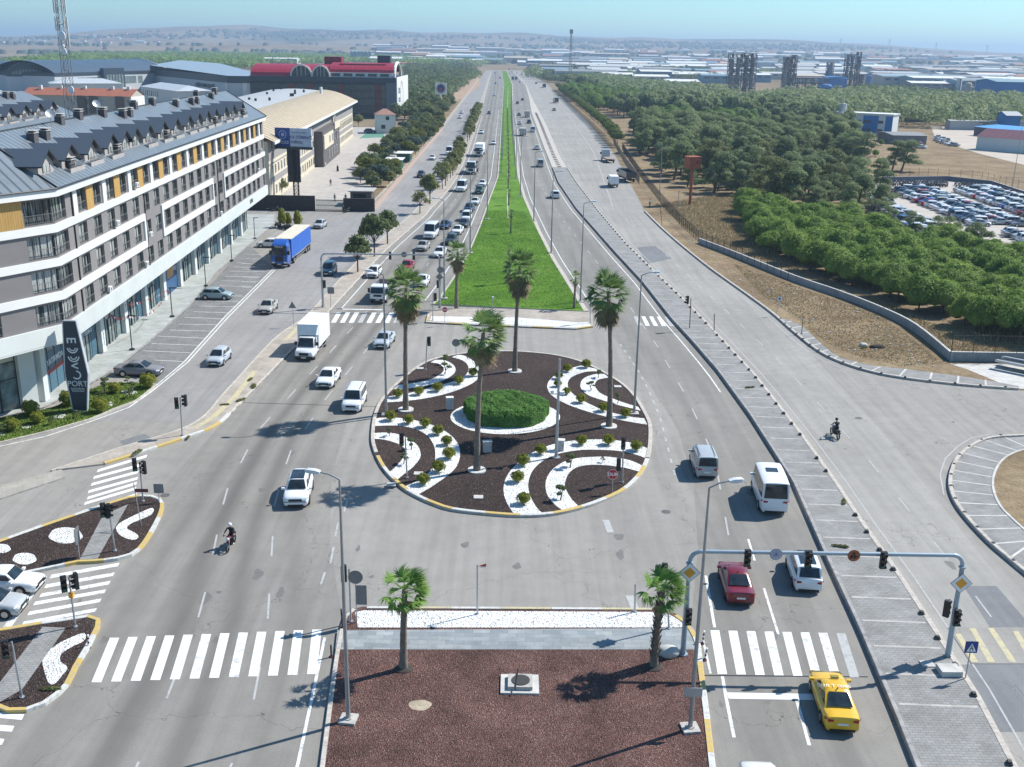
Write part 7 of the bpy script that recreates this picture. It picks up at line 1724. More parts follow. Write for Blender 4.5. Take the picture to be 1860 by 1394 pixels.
def palm(h,lean,crown,seed,nl,nd,leafm,wind=(0.0,0.0),rb=.24,rt=.17,boots=False,R=1.0):
 r=random.Random(seed);b=MB();pts=[];rs=[]
 n=16
 for i in range(n+1):
  t=i/n;pts.append((lean*t*t,lean*.3*math.sin(t*3),h*t));rs.append((rb*(1.25-.25*min(1,t*5))if t<.2 else rb+(rt-rb)*t)*(1+.05*((i%2)*2-1)))
 b.tube(pts,rs,10)
 if boots:
  for i in range(110):
   t=.12+.86*i/110;a=i*2.4;c=Vector(pts[min(n,int(t*n))]);rr=rs[min(n,int(t*n))];z=h*t;q=Vector((math.cos(a),math.sin(a),0))
   s=Vector((-q.y,q.x,0))*.07;p0=Vector((c.x,c.y,z))+q*rr*.9;p1=p0+q*.14+Vector((0,0,.17));b.face([p0-s,p0+s,p1+s*.5,p1-s*.5]);b.face([p1-s*.5,p1+s*.5,p0+s-Vector((0,0,.1)),p0-s-Vector((0,0,.1))])
 T=b.mesh('trunk',[M_pbark])
 V=[];F=[];MI=[]
 topc=Vector((lean,0,h))
 def fan(org,dirv,L,Rf,droop,mi,nb=17):
  dirv=dirv.normalized();side=dirv.cross(Vector((0,0,1)));
  if side.length<.05:side=Vector((1,0,0))
  side.normalize();upv=side.cross(dirv)
  c=org+dirv*L-Vector((0,0,droop*.15*L))
  k=len(V);w=.02;V.extend([tuple(org-side*w),tuple(org+side*w),tuple(c+side*w*.7),tuple(c-side*w*.7)]);F.append((k,k+1,k+2,k+3));MI.append(mi)
  for j in range(nb):
   a=(-1.25+2.5*j/(nb-1))+r.uniform(-.05,.05);d=(dirv*math.cos(a)+side*math.sin(a));d.z-=.18*abs(a)*droop;d.normalize()
   ln=Rf*(1-.22*abs(a)/1.25)*r.uniform(.85,1.1);wv=(upv*.25+(side*math.cos(a)-dirv*math.sin(a))).normalized()*.055*Rf
   p1=c+d*ln*.55;dd=(d+Vector((wind[0],wind[1],-.55*droop-.1))*.7).normalized();p2=p1+dd*ln*.5
   k=len(V);V.extend([tuple(c),tuple(p1+wv),tuple(p2),tuple(p1-wv)]);F.append((k,k+1,k+2,k+3));MI.append(mi)
 for i in range(nl):
  a=i*2.399+r.uniform(-.2,.2);el=math.radians(80-95*(i/nl)**.8+r.uniform(-12,12));d=Vector((math.cos(a)*math.cos(el),math.sin(a)*math.cos(el),math.sin(el)))
  d+=Vector((wind[0],wind[1],0))*(.5+.3*math.sin(el));fan(topc+Vector((0,0,-.25*i/nl)),d,crown*.55*r.uniform(.7,1.1),crown*.52,.5+.6*i/nl,0)
 for i in range(nd):
  a=i*2.399+1+r.uniform(-.3,.3);el=math.radians(-5-62*(i/max(1,nd))**.8+r.uniform(-10,10));d=Vector((math.cos(a)*math.cos(el),math.sin(a)*math.cos(el),math.sin(el)))
  d+=Vector((wind[0],wind[1],0))*.15;fan(topc+Vector((0,0,-.1-.75*i/max(1,nd)*R)),d,crown*.44*r.uniform(.7,1.1)*(1-.25*i/max(1,nd)),crown*.52,.9,1 if(i>nd*.4 or i%3==0)else 0,13)
 C=np_mesh('crown',V,F,[leafm,L_dead],MI);return T,C
def put_palm(me,p,rz,label,ring=True,z0=.17,name='palm_tree'):
 o=empty(name,(p[0],p[1],z0),rz,label,'palm tree','tall palms of the roundabout' if ring else None);obj('trunk',me[0],o);obj('crown',me[1],o)
 return o
tall=[((1106,775),505,1104,0,'tall palm on the right side of the round bed'),((737,745),498,738,1,'tall palm on the left side of the round bed'),((866,855),576,880,2,'nearest tall palm of the round bed, in front of the oval hedge'),((935,675),463,946,3,'tall palm at the back of the round bed'),((829,560),440,832,4,'tall palm at the left corner of the lawn')]
for(bx_,by_),ty_,tx_,k,l in tall:
 p=at(bx_,by_,.17);q=atY(tx_,ty_,p.y);H=q.z-.17-1.25
 wind={2:(.75,.15),3:(.15,0)}.get(k,(.12,0));nl,nd={2:(34,30),0:(36,40),1:(32,54),3:(32,46),4:(26,40)}[k]
 me=palm(H,(q.x-p.x)*.85,2.25 if k!=4 else 1.8,600+k,nl,nd,L_palm,wind,.24,.15,R={0:2.0,1:2.3,2:1.4,3:2.3,4:2.0}[k]);put_palm(me,p,0,l)
 if k!=4:
  b=MB();n=26;rg=[[(p.x+r_*math.cos(t),p.y+r_*math.sin(t)*1.1,z_)for t in np.linspace(0,6.2832,n+1)[:-1]]for r_,z_ in((.72,.17),(.72,.27),(.58,.28),(.3,.24))];b.loft(rg,0,cap=False);tag(b.build('palm_ring',[M_kw]),'white ring at the foot of the %s'%l.split(',')[0].replace(' of the round bed',''),'edging','white rings round the palm feet')
for(bx_,by_),ty_,tx_,k,l in(((733,1215),1040,738,0,'short palm with blown fronds at the left in the lava-stone bed'),((1188,1212),1042,1207,1,'short palm with rough trunk at the right in the lava-stone bed')):
 p=at(bx_,by_,.15);q=atY(tx_,ty_,p.y);H=q.z-.15-1.0
 me=palm(H,(q.x-p.x)*.6,1.55,650+k,30,5,L_palm2,(.75,.1),.21,.15,boots=bool(k),R=.3);o=put_palm(me,p,0,l,False,.15)
 b=MB();b.ball((p.x,p.y,.17),(.55,.5,.12),12,6,0,.08);struct(b.build('soil_mound',[M_soil]))
for(bx_,by_),ty_,l,s in(((1043,560),498,'short palm with tied labels at the right corner of the lawn',1.0),((924,515),447,'slim short palm in the middle of the lawn, nearest',.8),((928,424),383,'slim short palm in the middle of the lawn, second',.75),((924,373),346,'slim short palm in the middle of the lawn, third',.8)):
 p=at(bx_,by_,.17);q=atY(bx_,ty_,p.y);H=max(1.5,q.z-.6);me=palm(H,.05,1.0*s,700+int(by_),16,8,L_palm,(.1,0),.17,.12,R=.5);put_palm(me,p,0,l,False)
yy=250;k=0
while yy<540:
 x=(line_at_y([(p.x,p.y)for p in lawnL],[yy])[0][0]+line_at_y([(p.x,p.y)for p in lawnR],[yy])[0][0])/2
 me_=me;o=put_palm(me,(x,yy),rnd.random()*6,'small palm in the row down the middle of the far lawn',False);o['group']='small palms down the middle of the far lawn';yy+=17
b=MB();b.prism([(-.9,-.2),(.9,-.2),(.9,.2),(-.9,.2)],0,.05);
ys_=[205+i*12 for i in range(60)];mp_=[((a_[0]+c_[0])/2-.1,a_[1])for a_,c_ in zip(line_at_y([(p.x,p.y)for p in lawnL],ys_),line_at_y([(p.x,p.y)for p in lawnR],ys_))]
lines('lawn_path',solid(mp_),.22,M_conc,.176)
b=MB();
def blades(P,n,h,mat,name,label,z0):
 r=np.random.default_rng(3);xs=[p[0]for p in P];ys=[p[1]for p in P];pts=[]
 while len(pts)<n:
  x=r.uniform(min(xs),max(xs),4000);y=r.uniform(min(ys),max(ys),4000)
  for a_,c_ in zip(x,y):
   if inpoly(a_,c_,P):pts.append((a_,c_))
 pts=np.array(pts[:n]);t=r.random(n)*6.28;wv=np.stack([np.cos(t),np.sin(t),np.zeros(n)],1)*(.045+.03*r.random(n))[:,None];B_=np.column_stack([pts,np.full(n,z0)]);tip=B_+np.column_stack([r.normal(size=(n,2))*.05,h*(.5+.8*r.random(n))])
 V=np.stack([B_-wv,B_+wv,tip],1).reshape(-1,3);o=obj(name,np_mesh(name,V,np.arange(n*3).reshape(-1,3),[mat]));tag(o,label,'grass',kind='stuff')
L_grass=leafmat('grass_blade',(.065,.165,.012),(.17,.31,.04),vscale=.22,trans=.35);L_dryg=leafmat('dry_grass',(.30,.23,.12),(.42,.34,.19),vscale=.3,trans=.2)
blades([tuple(at(*p)[:2])for p in[(790,556),(816,518),(849,465),(885,385),(952,385),(978,425),(1005,475),(1062,565)]],60000,.05,L_grass,'lawn_grass','short bright green grass of the central lawn',.17)
blades([(p.x,p.y)for p in lawnp],9000,.10,leafmat('grass_blade_olive',(.09,.14,.02),(.15,.21,.045),vscale=.6),'lawn_grass','short grass of the corner garden',.16)
blades([tuple(at(*p)[:2])for p in[(1190,372),(1330,350),(1350,380),(1420,470),(1600,555),(1720,640),(1860,650),(1860,600),(1700,590),(1600,548),(1500,512),(1390,475),(1270,435)]],26000,.28,L_dryg,'dry_grass','tall dry straw-coloured grass before the pines',.0)
blades([tuple(at(*p)[:2])for p in[(1330,480),(1440,520),(1600,575),(1710,660),(1640,668),(1560,650),(1500,625),(1440,575),(1380,535)]],9000,.14,L_dryg,'dry_grass','sparse dry weeds on the earth bank',.1)
r=random.Random(12);P_=[tuple(at(*p)[:2])for p in[(1290,480),(1440,522),(1600,578),(1705,662),(1840,690),(1640,668),(1560,650),(1500,625),(1440,575),(1330,510),(1200,400),(1215,395)]]
b=MB();
for _ in range(900):
 x=r.uniform(26,52);y=r.uniform(100,215)
 if inpoly(x,y,P_):s=r.uniform(.04,.16);b.ball((x,y,.1+s*.3),(s*1.4,s,s*.7),5,3,0,.25,r)
o=b.build('loose_stones',[flat('rubble_pale',(.42,.4,.36),.95,var=.25,sc=3)]);tag(o,'scattered pale rubble on the earth bank','rubble',kind='stuff')
b=MB();p=at(1594,632,.1);b.ball((0,0,.12),(.95,.4,.3),10,6,0,.12,r);tag(b.build('debris_heap',[M_soil],None,tuple(p)),'dark oblong lump lying on the earth bank','debris')
p=at(1568,629,.1);b=MB();b.ball((0,0,.12),(.5,.4,.3),10,6,0,.15,r);tag(b.build('debris_heap',[M_concL],None,tuple(p)),'pale heap beside the dark lump on the earth bank','debris')
CARS={}
def car_meshes(key,L,W,H,clear=.19,wb=2.6,hood=.95,trunk=.7,zb=.92,zh=.80,zt=.88,ws=.72,rs=.55,cabw=.84,topw=.64,wr=.31,roofdrop=.05,bumper=None):
 """x forward. hood/trunk: lengths of the decks, ws/rs: run of the windscreen / rear window, zb belt, zh nose deck, zt tail deck height"""
 h=W/2;xf=L/2;xr=-L/2;xwb=xf-hood;xwt=xwb-ws;xrb=xr+trunk;xrt=xrb+rs
 st=[]
 def deck(x):
  if x>xwb:t=(x-xwb)/(xf-xwb);return zb*(1-t)+zh*t-.10*t**3
  if x<xrb:t=(xrb-x)/max(.01,xrb-xr);return zb*(1-t)+zt*t-.04*t**3
  return zb
 def wd(x):
  t=abs(x)/(L/2);return h*(1-.10*max(0,(t-.62)/.38)**2.2)
 xs=[xr,xr+.06,xr+.25,xr+.6,xrb,(xrb+xwb)/2-.6,(xrb+xwb)/2,(xrb+xwb)/2+.6,xwb,xf-.7,xf-.35,xf-.1,xf]
 xs=sorted(set(round(x,3)for x in xs if xr<=x<=xf))
 rings=[]
 for x in xs:
  w_=wd(x);d=deck(x);zl=clear+(.10 if abs(x)>L/2-.05 else 0);end=(x<=xr+.001 or x>=xf-.001)
  if end:w_*=.93;d-=.10
  pr_=[(0,zl),(w_*.86,zl),(w_*.97,zl+.10),(w_,zl+.28),(w_*.995,d-.22),(w_*.95,d-.07),(w_*.84,d),(w_*.45,d+.022),(0,d+.03)]
  ring=[(x,y,z)for y,z in pr_]+[(x,-y,z)for y,z in pr_[-2:0:-1]]
  rings.append(ring)
 b=MB();b.loft(rings,0)
 cb=h*cabw;ct=h*topw;zc=zb-.03;rings=[]
 for x,zr,wt_ in((xrb,zb+.01,cb*.97),(xrt,H-roofdrop,ct),(xrt+(xwt-xrt)*.3,H-.01,ct*1.01),(xrt+(xwt-xrt)*.7,H,ct*1.01),(xwt,H-roofdrop*.8,ct),(xwb,zb+.01,cb*.97)):
  deg=(zr<zb+.05);pr_=[(cb,zc),(wt_+(.0 if deg else.05),zr-(.0 if deg else.07)),(wt_-.06,zr),(wt_*.5,zr+(.0 if deg else.03)),(0,zr+(.0 if deg else.04))]
  rings.append([(x,y,z)for y,z in pr_]+[(x,-y,z)for y,z in pr_[-2::-1]])
 b.loft(rings,0)
 for s in(-1,1):
  for ax in(wb/2,-wb/2):
   cxw=ax+(xf+xr)/2;n=12;pts=[(cxw+(wr+.07)*math.cos(t),s*(h+.004),wr+(wr+.07)*math.sin(t))for t in np.linspace(0,math.pi,n)]
   pts=[(cxw+wr+.07,s*(h+.004),clear)]+pts+[(cxw-wr-.07,s*(h+.004),clear)]
   b.face(pts if s<0 else pts[::-1],1)
 b.box(xr+.35,xf-.35,-h*.96,-h*.93,clear-.03,clear+.06,1);b.box(xr+.35,xf-.35,h*.93,h*.96,clear-.03,clear+.06,1)
 body=b
 R={}
 R['body']=body
 def inset(P,k=.07,off=.012):
  c=sum((Vector(p)for p in P),Vector())/len(P);n=(Vector(P[1])-Vector(P[0])).cross(Vector(P[2])-Vector(P[0])).normalized()
  out=[]
  for p in P:
   p=Vector(p);out.append(p+(c-p).normalized()*min(k,(c-p).length*.4)+n*off)
  return out
 yb=cb*.92;yt=ct*.93;zr_=H-roofdrop
 P=[(xwb-.02,-yb,zb+.03),(xwb-.02,yb,zb+.03),(xwt,yt,zr_-.0),(xwt,-yt,zr_-.0)]
 g=MB();g.face(inset(P,.05,.05));R['windshield']=g
 P=[(xrb+.02,yb,zb+.03),(xrb+.02,-yb,zb+.03),(xrt,-yt,zr_-.01),(xrt,yt,zr_-.01)]
 g=MB();g.face(inset(P,.07,.05));R['rear_window']=g
 for s in(-1,1):
  def yz(z):t=(z-zc)/(zr_-.07-zc);return s*(cb+(ct+.05-cb)*t+.012)
  z0=zb+.05;z1=zr_-.11;f=lambda x,z:(x,yz(z),z)
  t0=(z0-zb)/(zr_-zb);t1=(z1-zb)/(zr_-zb)
  xa0=xrb+rs*t0+.14;xa1=xrb+rs*t1+.10;xb0=xwb-ws*t0-.16;xb1=xwb-ws*t1-.10;mid=(xa0+xb0)/2+.05
  for q,nm in(([(xa0,z0),(mid-.04,z0),(mid-.04,z1),(xa1,z1)],'side_window'),([(mid+.04,z0),(xb0,z0),(xb1,z1),(mid+.04,z1)],'side_window')):
   g=MB();F=[f(*p)for p in q];g.face(F if s<0 else F[::-1]);R.setdefault('sides',[]).append(g)
 for s in(-1,1):
  hx=xf-.13;w_=wd(xf-.1)*.97
  g=MB();zl=zh-.2;n_=[(xf+.012,s*w_*.55,zl),(xf+.012,s*w_*.90,zl+.01),(xf-.20,s*(h*.965),zl+.06),(xf-.22,s*(h*.94),zl+.15),(xf-.02,s*w_*.86,zl+.13),(xf+.0,s*w_*.55,zl+.10)]
  g.face(n_ if s>0 else n_[::-1]);R.setdefault('head',[]).append(g)
  g=MB();zl=zt-.27;q=[(xr-.012,s*w_*.98*.93,zl),(xr-.012,s*w_*.58,zl+.03),(xr-.012,s*w_*.6,zl+.15),(xr-.012,s*w_*.93,zl+.17)];g.face(q if s>0 else q[::-1])
  q=[(xr-.012,s*w_*.91,zl),(xr-.012,s*w_*.91,zl+.17),(xr+.24,s*(h*.995),zl+.18),(xr+.24,s*(h*.995),zl+.05)];g.face(q if s>0 else q[::-1]);R.setdefault('tail',[]).append(g)
  g=MB();g.box(xwb-.22,xwb-.06,min(s*h*.93,s*(h+.17)),max(s*h*.93,s*(h+.17)),zb+.02,zb+.15);R.setdefault('mirror',[]).append(g)
 g=MB();g.box(xf-.02,xf+.018,-.26,.26,clear+.16,clear+.27);R['plate_f']=g
 g=MB();g.box(xr-.018,xr+.02,-.26,.26,zt-.33 if zt<.95 else.55,(zt-.22)if zt<.95 else.66);R['plate_r']=g
 g=MB();g.box(xf-.02,xf+.010,-h*.52,h*.52,zh-.32,zh-.16);g.box(xf-.02,xf+.010,-h*.6,h*.6,clear+.03,clear+.14);R['grille']=g
 g=MB();g.box(xr-.010,xr+.02,-h*.7,h*.7,clear+.02,clear+.14);R['bumper_r']=g
 g=MB();n=16;rg=[[(r_*math.cos(t),y,r_*math.sin(t))for t in np.linspace(0,2*math.pi,n+1)[:-1]]for r_,y in((wr*.9,-.10),(wr,-.07),(wr,.07),(wr*.9,.10))];g.loft(rg,0);R['wheel']=g
 g=MB();
 for yy in(-.105,.105):g.cyl((0,yy-.006,0),(0,yy+.006,0),wr*.64,n=14,sm=False)
 R['rim']=g
 M={'spec':dict(L=L,W=W,H=H,wb=wb,wr=wr,xwt=xwt,xrt=xrt,zb=zb,h=h)}
 M['body']=R['body'].mesh('body',[P_white,M_black]);M['windshield']=R['windshield'].mesh('windshield',[M_cg]);M['rear_window']=R['rear_window'].mesh('rear_window',[M_cg])
 M['sides']=[q.mesh('side_window',[M_cg])for q in R['sides']];M['head']=[q.mesh('headlight',[M_head])for q in R['head']];M['tail']=[q.mesh('tail_light',[M_tail])for q in R['tail']];M['mirror']=[q.mesh('mirror',[P_white])for q in R['mirror']]
 M['plates']=[R['plate_f'].mesh('number_plate',[M_plate]),R['plate_r'].mesh('number_plate',[M_plate])];M['grille']=R['grille'].mesh('grille',[M_black]);M['bumper']=R['bumper_r'].mesh('bumper',[M_black])
 M['wheel']=R['wheel'].mesh('wheel',[M_tyre]);M['rim']=R['rim'].mesh('rim',[M_rim])
 A=MB();mats=[P_white,M_black,M_cg,M_head,M_tail,M_plate,M_tyre,M_rim]
 def addm(g,mi,off=(0,0,0)):
  n=len(A.v);A.v+=[(v[0]+off[0],v[1]+off[1],v[2]+off[2])for v in g.v]
  for f,m_,sm in zip(g.f,g.m,g.sm):A.f.append(tuple(i+n for i in f));A.m.append(mi[m_]if isinstance(mi,(list,tuple))else mi);A.sm.append(sm)
 addm(R['body'],[0,1]);addm(R['windshield'],2);addm(R['rear_window'],2)
 for q in R['sides']:addm(q,2)
 for q in R['head']:addm(q,3)
 for q in R['tail']:addm(q,4)
 for q in R['mirror']:addm(q,0)
 addm(R['plate_f'],5);addm(R['plate_r'],5);addm(R['grille'],1);addm(R['bumper_r'],1)
 for s in(-1,1):
  for ax in(wb/2,-wb/2):addm(R['wheel'],6,(ax,s*(h-.08),wr));addm(R['rim'],7,(ax,s*(h-.08),wr))
 M['one']=A.mesh('car_small',mats)
 CARS[key]=M;return M
P_white=P['white']
car_meshes('sedan',4.55,1.78,1.46,hood=1.15,trunk=.85,ws=.72,rs=.78,zt=.98,zh=.80,wb=2.65)
car_meshes('hatch',4.05,1.74,1.49,hood=.98,trunk=.28,ws=.70,rs=.42,zt=.92,wb=2.5)
car_meshes('suv',4.5,1.86,1.66,clear=.24,hood=1.05,trunk=.30,ws=.72,rs=.45,zb=1.06,zh=.95,zt=1.04,wb=2.68,wr=.35)
car_meshes('mpv',4.3,1.80,1.68,hood=.85,trunk=.14,ws=.85,rs=.30,zb=1.0,zh=.88,zt=.98,wb=2.6,topw=.74)
car_meshes('minivan',4.35,1.80,1.82,hood=.85,trunk=.05,ws=.60,rs=.14,zb=1.04,zh=.92,zt=1.04,wb=2.8,topw=.80,cabw=.93)
car_meshes('old',4.3,1.66,1.42,hood=1.25,trunk=.95,ws=.5,rs=.5,zb=.88,zh=.82,zt=.90,wb=2.42,topw=.72)
car_meshes('van',5.6,2.04,2.55,clear=.26,hood=.85,trunk=.04,ws=.62,rs=.10,zb=1.28,zh=1.05,zt=1.28,wb=3.5,topw=.86,cabw=.96,wr=.36,roofdrop=.08)
def setm(o,i,m):
 o.material_slots[i].link='OBJECT';o.material_slots[i].material=m
def heading(px,py,px2,py2):
 a=at(px,py);c=at(px2,py2);return math.atan2(c.y-a.y,c.x-a.x)
def place(p,ang,L,front=True):
 """p: ground point under the nearest bumper; ang: direction the nose points"""
 s=-1 if front else 1
 return Vector((p.x+s*math.cos(ang)*L/2,p.y+s*math.sin(ang)*L/2,0))
def car(kind,paint_,pos,ang,label,group=None,z=.012,rim=None,extras=(),cat='car',name='car',small=False,sc=1.0,glassroof=False):
 M=CARS[kind];sp=M['spec']
 if small:
  o=obj(name,M['one'],None,(pos[0],pos[1],z),ang);setm(o,0,P[paint_]);o.scale=(sc,sc,sc);return tag(o,label,cat,group)
 o=empty(name,(pos[0],pos[1],z),ang,label,cat,group);o.scale=(sc,sc,sc)
 b=obj('body',M['body'],o);setm(b,0,P[paint_]);obj('windshield',M['windshield'],o);obj('rear_window',M['rear_window'],o)
 for m_ in M['sides']:obj('side_window',m_,o)
 for m_ in M['head']:obj('headlight',m_,o)
 for m_ in M['tail']:obj('tail_light',m_,o)
 for m_ in M['mirror']:q=obj('mirror',m_,o);setm(q,0,P[paint_])
 for m_ in M['plates']:obj('number_plate',m_,o)
 obj('grille',M['grille'],o);obj('bumper',M['bumper'],o)
 for s in(-1,1):
  for ax in(sp['wb']/2,-sp['wb']/2):
   w_=obj('wheel',M['wheel'],o,(ax,s*(sp['h']-.08),sp['wr']));q=obj('rim',M['rim'],w_)
   if rim:setm(q,0,rim)
 for f in extras:f(o,sp)
 return o
def roof_glass(o,sp):
 b=MB();z=sp['H']+.05;b.box(sp['xrt']+.35,sp['xwt']-.05,-sp['h']*.52,sp['h']*.52,z-.04,z+.012);b.build('glass_roof',[M_cg],o)
def rails(o,sp):
 for s in(-1,1):
  b=MB();b.cyl((sp['xrt']+.2,s*sp['h']*.66,sp['H']+.06),(sp['xwt']-.1,s*sp['h']*.66,sp['H']+.06),.025,n=5);b.build('roof_rail',[M_black],o)
def aerial(o,sp):
 b=MB();b.cyl((sp['xrt']+.15,0,sp['H']),(sp['xrt']+.05,0,sp['H']+.12),.03,n=5);b.build('aerial',[M_black],o)
UPA=pi/2
def up(kind,paint_,px,py,ang,label,**k):return car(kind,paint_,place(at(px,py),ang,CARS[kind]['spec']['L'],False),ang,label,k.pop('group','vehicles on the right carriageway'),**k)
def dn(kind,paint_,px,py,ang,label,**k):return car(kind,paint_,place(at(px,py),ang,CARS[kind]['spec']['L'],True),ang,label,k.pop('group','vehicles on the left carriageway'),**k)
tx=up('sedan','yellow',1529,1336,UPA-.075,'yellow taxi with white roof lettering driving away past the lower zebra crossing',extras=(aerial,),cat='taxi',name='taxi')
b=MB();b.box(.35,.55,-.25,.15,1.5,1.58);b.build('roof_sign',[flat('taxi_sign_olive',(.25,.2,.02),.5)],tx)
text_mesh('lettering','10 T 0085',.34,flat('taxi_letters',(.8,.78,.7),.5),tx,(-.35,0,1.515),(0,-1,0),(1,0,0),(0,0,1),ext=.002)
up('sedan','crimson',1345,1104,UPA-.053,'dark red sedan driving away left of the white one under the gantry',extras=(aerial,),rim=M_rimd)
up('mpv','white',1468,1080,UPA-.10,'white compact people carrier with dark glass roof under the gantry',extras=(roof_glass,),rim=M_rimd)
up('minivan','silver',1284,872,UPA-.025,'silver small van with roof ridges driving away right of the round bed',extras=(rails,),cat='van',name='van')
mb=up('van','white',1406,938,UPA-.07,'white minibus with roof hatch driving away right of the silver van',cat='minibus',name='minibus')
b=MB();b.box(-.7,0,-.42,.42,2.59,2.63);b.build('roof_hatch',[M_cg],mb)
up('hatch','offwhite',1403,1520,UPA-.03,'pale car whose roof just enters the bottom edge of the picture',extras=())
DN=-pi/2
dn('suv','white',537,926,DN+.09,'white SUV with black glass roof driving towards the camera left of the round bed',extras=(roof_glass,),rim=M_rimd)
dn('sedan','white',588,708,DN-.05,'white sedan in front of the white box truck',)
dn('minivan','white',637,752,DN-.02,'white estate van with black bumper and roof rails beside the round bed',extras=(rails,),cat='van',name='van')
dn('sedan','silverblue',691,636,DN-.09,'silver-blue sedan just past the far zebra crossing')
dn('hatch','white',675,507,DN-.07,'white hatchback waiting left of the red car')
dn('sedan','red',736,496,DN-.04,'bright red sedan before the far gantry')
dn('sedan','white',764,524,DN-.04,'white sedan partly hidden by the left tall palm')
dn('sedan','beige',764,458,DN-.10,'pale beige sedan behind the white hatchback, beyond the gantry')
dn('sedan','white',795,470,DN-.09,'white sedan in the right lane just beyond the gantry beam')
dn('van','white',778,436,DN-.10,'white panel van in the left lane of the queue',cat='van',name='van')
dn('sedan','navy',805,418,DN-.10,'navy car beside the white panel van')
dn('sedan','white',828,428,DN-.09,'white sedan between the navy car and the lawn')
dn('suv','dark',817,447,DN-.09,'charcoal car behind the white sedan nearest the lawn palm')
dn('sedan','dark',840,415,DN-.09,'black sedan in the right lane, behind the white one')
dn('minivan','white',845,404,DN-.08,'white small van in the queue right of the black sedan',cat='van',name='van')
dn('suv','navy',850,387,DN-.08,'dark blue car in the queue beyond the small white van')
dn('sedan','offwhite',861,374,DN-.08,'off-white sedan in the queue beyond the dark blue car')
dn('suv','green',869,354,DN-.06,'dark green off-roader in the queue')
dn('sedan','white',875,340,DN-.05,'white sedan in the queue beyond the green off-roader')
dn('van','white',836,350,DN-.08,'white minibus at the left side of the queue before the lorry',cat='minibus',name='minibus')
dn('sedan','white',896,264,DN-.03,'white car alone in the far right lane beside the lorries',small=True)
dn('sedan','white',874,244,DN-.03,'white car right behind the far white box lorry',small=True)
dn('sedan','dark',888,208,DN-.01,'dark car far up the left carriageway',small=True)
dn('sedan','white',898,175,DN,'white car far up the left carriageway, third from the nearest',small=True)
dn('sedan','grey',900,153,DN,'grey car far up the left carriageway',small=True)
dn('sedan','dark',908,143,DN,'tiny dark car near the vanishing point on the left carriageway',small=True)
dn('sedan','dark',899,134,DN,'tiny dark car farthest up the left carriageway',small=True)
GS='vehicles on the left service road'
dn('sedan','beige',480,573,DN+.0,'beige sedan on the left service road, level with the parking bays',group=GS)
dn('mpv','teal',592,503,DN-.04,'teal-blue people carrier beside the left gantry leg',group=GS)
dn('hatch','silver',576,417,DN-.1,'silver car half hidden behind the blue lorry trailer',group=GS)
dn('hatch','silverblue',388,668,DN-.03,'pale blue-grey hatchback on the service road near the corner lawn',group=GS)
dn('sedan','white',784,292,DN-.03,'white car on the far service road, left of the white van',group=GS)
dn('suv','dark',763,324,DN-.03,'dark off-roader on the service road behind the brown street trees',group=GS)
dn('van','white',815,283,DN-.03,'white van on the far service road behind the street trees',group=GS,cat='van',name='van')
dn('sedan','white',835,216,DN-.02,'white car on the far service road, the nearer of two',group=GS,small=True);dn('sedan','white',838,207,DN-.02,'white car on the far service road, the farther of two',group=GS,small=True)
GP='cars parked in front of the shops'
p=at(253,681);car('sedan','grey',(p.x,p.y),-.02,'grey sedan parked in the bay nearest to the corner lawn',GP)
p=at(394,543);car('hatch','palegreen',(p.x,p.y),-.02,'pale blue-green hatchback parked alone in the middle of the bays',GP)
p=at(490,449);car('hatch','white',(p.x,p.y),pi,'white hatchback parked behind the blue lorry cab',GP)
GW='cars waiting at the left zebra crossing'
p=at(24,1071);car('old','white',(p.x-.4,p.y),.0,'old white saloon waiting at the left zebra crossing',GW)
p=at(-18,1112);car('hatch','silver',(p.x,p.y),.03,'silver car with its nose just inside the left picture edge',GW)
up('mpv','white',1010,362,UPA+.10,'white people carrier on the right carriageway beside the bending paver strip')
up('van','silver',982,305,UPA+.06,'silver-white van on the right carriageway, below the lone white car',cat='van',name='van',sc=.85)
up('sedan','white',976,273,UPA+.04,'white sedan on the right carriageway above the silver van')
up('van','white',968,241,UPA+.03,'white minibus on the far right carriageway',cat='minibus',name='minibus',sc=.9)
up('sedan','white',944,227,UPA+.02,'white car in the left lane of the far right carriageway',small=True)
up('suv','dark',961,225,UPA+.02,'dark car right of the white one on the far right carriageway',small=True)
up('sedan','grey',943,211,UPA+.02,'grey car beside the far grey box lorry',small=True)
up('sedan','crimson',949,183,UPA+.01,'small maroon car far up the right carriageway',small=True)
up('sedan','navy',940,189,UPA+.01,'small navy car far up the right carriageway',small=True)
up('sedan','beige',1007,202,UPA+.05,'beige car on the far right service road by the clipped pines',small=True)
up('sedan','dark',974,153,UPA+.03,'tiny dark car on the far right service road',small=True)
for i,(px,py,c)in enumerate(((925,135,'white'),(930,132,'grey'),(938,134,'white'),(944,150,'white'),(925,127,'dark'),(934,126,'white'),(947,137,'silver'),(955,130,'white'),(960,140,'white'),(969,136,'dark'))):
 up('sedan',c,px,py,UPA,'tiny %s car in the distant jam on the right, number %s from the left'%(c,ordn[i]),small=True,group='tiny cars in the distant jam')
def wheels(o,xs,h,r=.5,dual=True):
 for x in xs:
  for s in(-1,1):
   g=MB();g.cyl((0,-.15,0),(0,.15,0),r,n=16);w_=g.build('wheel',[M_tyre],o,(x,s*(h-.17),r));g=MB();g.cyl((0,s*.151,0),(0,s*.165,0),r*.55,n=12,sm=False);g.build('rim',[M_rim],w_)
